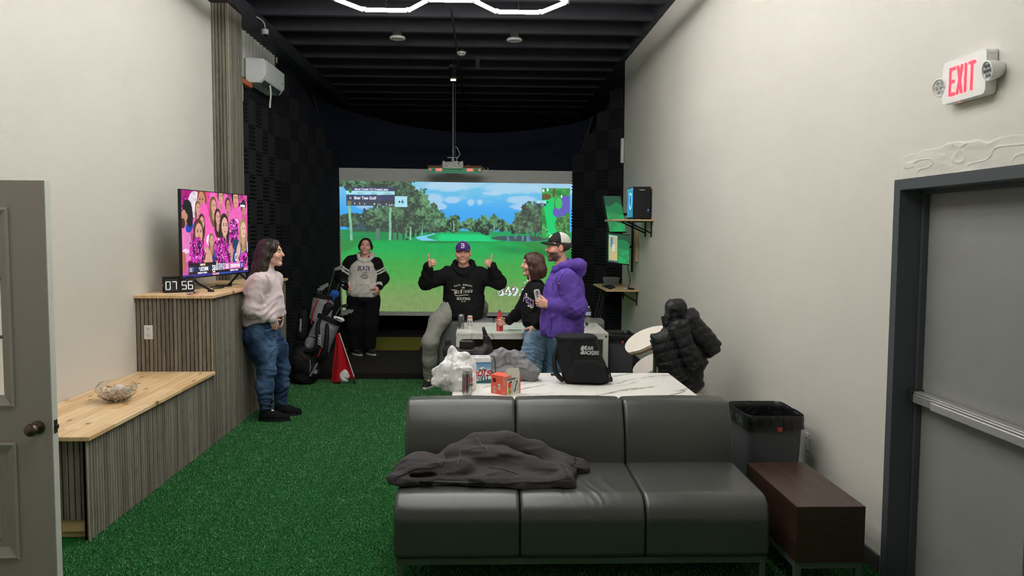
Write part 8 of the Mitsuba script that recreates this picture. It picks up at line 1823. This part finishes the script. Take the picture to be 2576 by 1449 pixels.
# ================================================================ hooded jacket thrown on the sofa
def sofa_jacket():
    t = thing('hooded_jacket', 'dark charcoal hooded jacket lying across the left of the foreground sofa', 'jacket')
    M('softshell', (66, 63, 65), .8, spec=.15, bump=_kb, bscale=.0012, sheen=.2)
    F = Field(.035)
    F.ell([.13, 4.36, .492], [.355, .165, .052]); F.ell([-.08, 4.46, .545], [.17, .10, .095], np.stack([unit([1, .25, .1]), unit([-.25, 1, .3]), unit(np.cross([1, .25, .1], [-.25, 1, .3]))]))
    F.ell([-.35, 4.36, .515], [.125, .125, .080]); F.ell([-.40, 4.27, .485], [.105, .075, .040]); F.cone([-.25, 4.30, .52], [-.12, 4.30, .52], .045, .06)
    F.chain([[-.05, 4.50, .615], [.12, 4.53, .605], [.28, 4.52, .56], [.42, 4.46, .505], [.535, 4.45, .492]], [.060, .062, .056, .048, .042])
    F.chain([[-.05, 4.40, .565], [.10, 4.37, .555], [.25, 4.33, .525], [.37, 4.29, .505]], [.055, .062, .055, .05], k=.02)
    F.chain([[-.30, 4.24, .475], [-.05, 4.205, .475], [.20, 4.19, .475], [.44, 4.19, .475]], [.024, .022, .022, .028]); F.cone([.42, 4.20, .485], [.43, 4.40, .50], .045, .045)
    F.ell([-.44, 4.235, .475], [.05, .05, .030])
    F.ell([-.33, 4.24, .515], [.085, .05, .022], op='-', k=.02)
    w = drape(.016, [2.6, 8, 8], 101); w2 = drape(.010, [7, 18, 18], 103)
    F.disp = lambda p: w(p)+w2(p)
    F.half([0, 0, .470], [0, 0, -1], k=.006)
    put('cloth', F.mesh([-.60, 4.06, .45], [.66, 4.66, .72], .006), 'mat_softshell', t, smooth=True)
    M('trim_dark', (34, 33, 35), .6); M('seam_char', (84, 82, 84), .7)
    pr = lambda m, d=(0, .45, -1), off=.003: project_on(F, m, d, off)
    up = lambda pts: np.array(pts)+np.array([0, -.45, 1])*.3
    put('zip_edge', pr(tube(up([[-.34, 4.19, .50], [-.18, 4.175, .50], [.05, 4.165, .50], [.25, 4.16, .50], [.46, 4.17, .50]]), .005, 6, smooth=40)), 'mat_trim_dark', t)
    put('pocket_zip', pr(tube(up([[.0, 4.30, .53], [.09, 4.26, .53], [.18, 4.225, .52]]), .006, 6, smooth=14)), 'mat_trim_dark', t)
    put('seam', pr(tube(up([[-.14, 4.43, .58], [-.13, 4.35, .56], [-.145, 4.27, .54]]), .003, 6, smooth=14)), 'mat_seam_char', t); put('seam', pr(tube(up([[-.06, 4.50, .62], [-.01, 4.42, .60], [.02, 4.36, .58]]), .003, 6, smooth=14)), 'mat_seam_char', t); put('seam', pr(tube(up([[-.24, 4.45, .57], [-.22, 4.38, .56], [-.225, 4.31, .55]]), .003, 6, smooth=14)), 'mat_seam_char', t)
    put('hood_edge', pr(tube(up([[-.47, 4.21, .48], [-.42, 4.235, .50], [-.36, 4.255, .51], [-.29, 4.265, .52], [-.25, 4.275, .53]]), [.012, .013, .012, .012, .010], 8, smooth=40), off=.006), 'mat_softshell', t, smooth=True)
    put('drawcord', pr(tube(up([[-.25, 4.28, .54], [-.22, 4.27, .54], [-.215, 4.285, .54], [-.24, 4.295, .54]]), .0035, 6, smooth=18), off=.006), 'mat_trim_dark', t)
    put('cuff', pr(tube(up([[.50, 4.415, .51], [.505, 4.45, .53], [.495, 4.485, .51]]), .004, 6, smooth=14)), 'mat_trim_dark', t)
    put('hem', pr(tube(up([[.43, 4.18, .5], [.425, 4.25, .51], [.415, 4.32, .52], [.40, 4.36, .52]]), .006, 6, smooth=14)), 'mat_trim_dark', t)
sofa_jacket()

# ================================================================ padded coat over a stool by the right wall
make_stool('white stool under the black padded coat', 1.62, 6.39, .33, .3)
def coat():
    t = thing('padded_coat', 'black padded coat with hood draped over a stool against the right wall', 'coat')
    F = Field(.012)
    F.poly([(1.33, .93), (1.40, .70), (1.55, .58), (1.68, .50), (1.73, .53), (1.765, .58), (1.75, .69), (1.79, .77), (1.72, .95), (1.60, 1.08), (1.45, 1.05)], 6.45, .085)
    F.poly([(1.595, 1.16), (1.66, 1.185), (1.705, 1.12), (1.80, 1.02), (1.885, .925), (1.87, .87), (1.80, .80), (1.74, .86), (1.62, .96), (1.53, 1.05)], 6.40, .075)
    F.poly([(1.312, .995), (1.36, 1.0), (1.44, 1.045), (1.50, .96), (1.56, .80), (1.60, .66), (1.545, .63), (1.395, .715), (1.335, .875)], 6.35, .062)
    F.poly([(1.435, 1.035), (1.465, 1.10), (1.50, 1.125), (1.585, 1.125), (1.625, .98), (1.675, .88), (1.712, .77), (1.63, .715), (1.575, .76), (1.535, .84)], 6.295, .052)
    F.ell([1.516, 6.40, 1.20], [.080, .080, .080], k=.02); F.ell([1.515, 6.42, 1.10], [.085, .06, .06], k=.03); F.cone([1.46, 6.36, 1.20], [1.43, 6.36, 1.09], .030, .026, k=.02); F.cone([1.60, 6.42, 1.13], [1.655, 6.42, 1.15], .05, .045, k=.03); F.ell([1.475, 6.315, 1.155], [.026, .04, .045], k=.02, op='-')
    F.ell([1.80, 6.30, .79], [.075, .10, .05], k=.03, op='-')
    w, w2 = drape(.010, [9, 9, 9], 111), drape(.006, [26, 26, 20], 113)
    def quilt(p):
        x, y, z = p.T; hood = np.clip((z-1.115)/.02, 0, 1)*(np.abs(x-1.515) < .1)
        ph = np.where(y < 6.335, .42, np.where(x < 1.55, .66, .30)); s = (z*np.cos(ph)-x*np.sin(ph))/.072+.25*np.sin(x*9); s2 = np.arctan2(x-1.516, 6.52-y)*3.1
        q = np.abs(np.sin(PI*s))**.45*(1-hood)+np.abs(np.sin(s2))**.5*hood
        return -.010*q+.007+w(p)+w2(p)
    F.disp = quilt
    put('cloth', F.mesh([1.22, 6.12, .40], [1.98, 6.64, 1.34], .007), M('coat_nylon', (30, 31, 34), .48, spec=.35, bump=_kb, bscale=.0008), t, smooth=True)
    put('zip', project_on(F, tube([[1.455, 6.0, 1.06], [1.47, 6.0, 1.0], [1.50, 6.0, .92], [1.53, 6.0, .82]], .005, 6, smooth=20), [0, 1, 0], .004), 'mat_ink_black', t)
    put('collar_flap', frame(extrude(Polygon([(0, 0), (.045, .01), (.055, -.055), (.02, -.085)]), .008), [1.385, 6.345, 1.14], unit([1, .2, 0]), [0, 0, 1]), 'mat_coat_nylon', t)
coat()
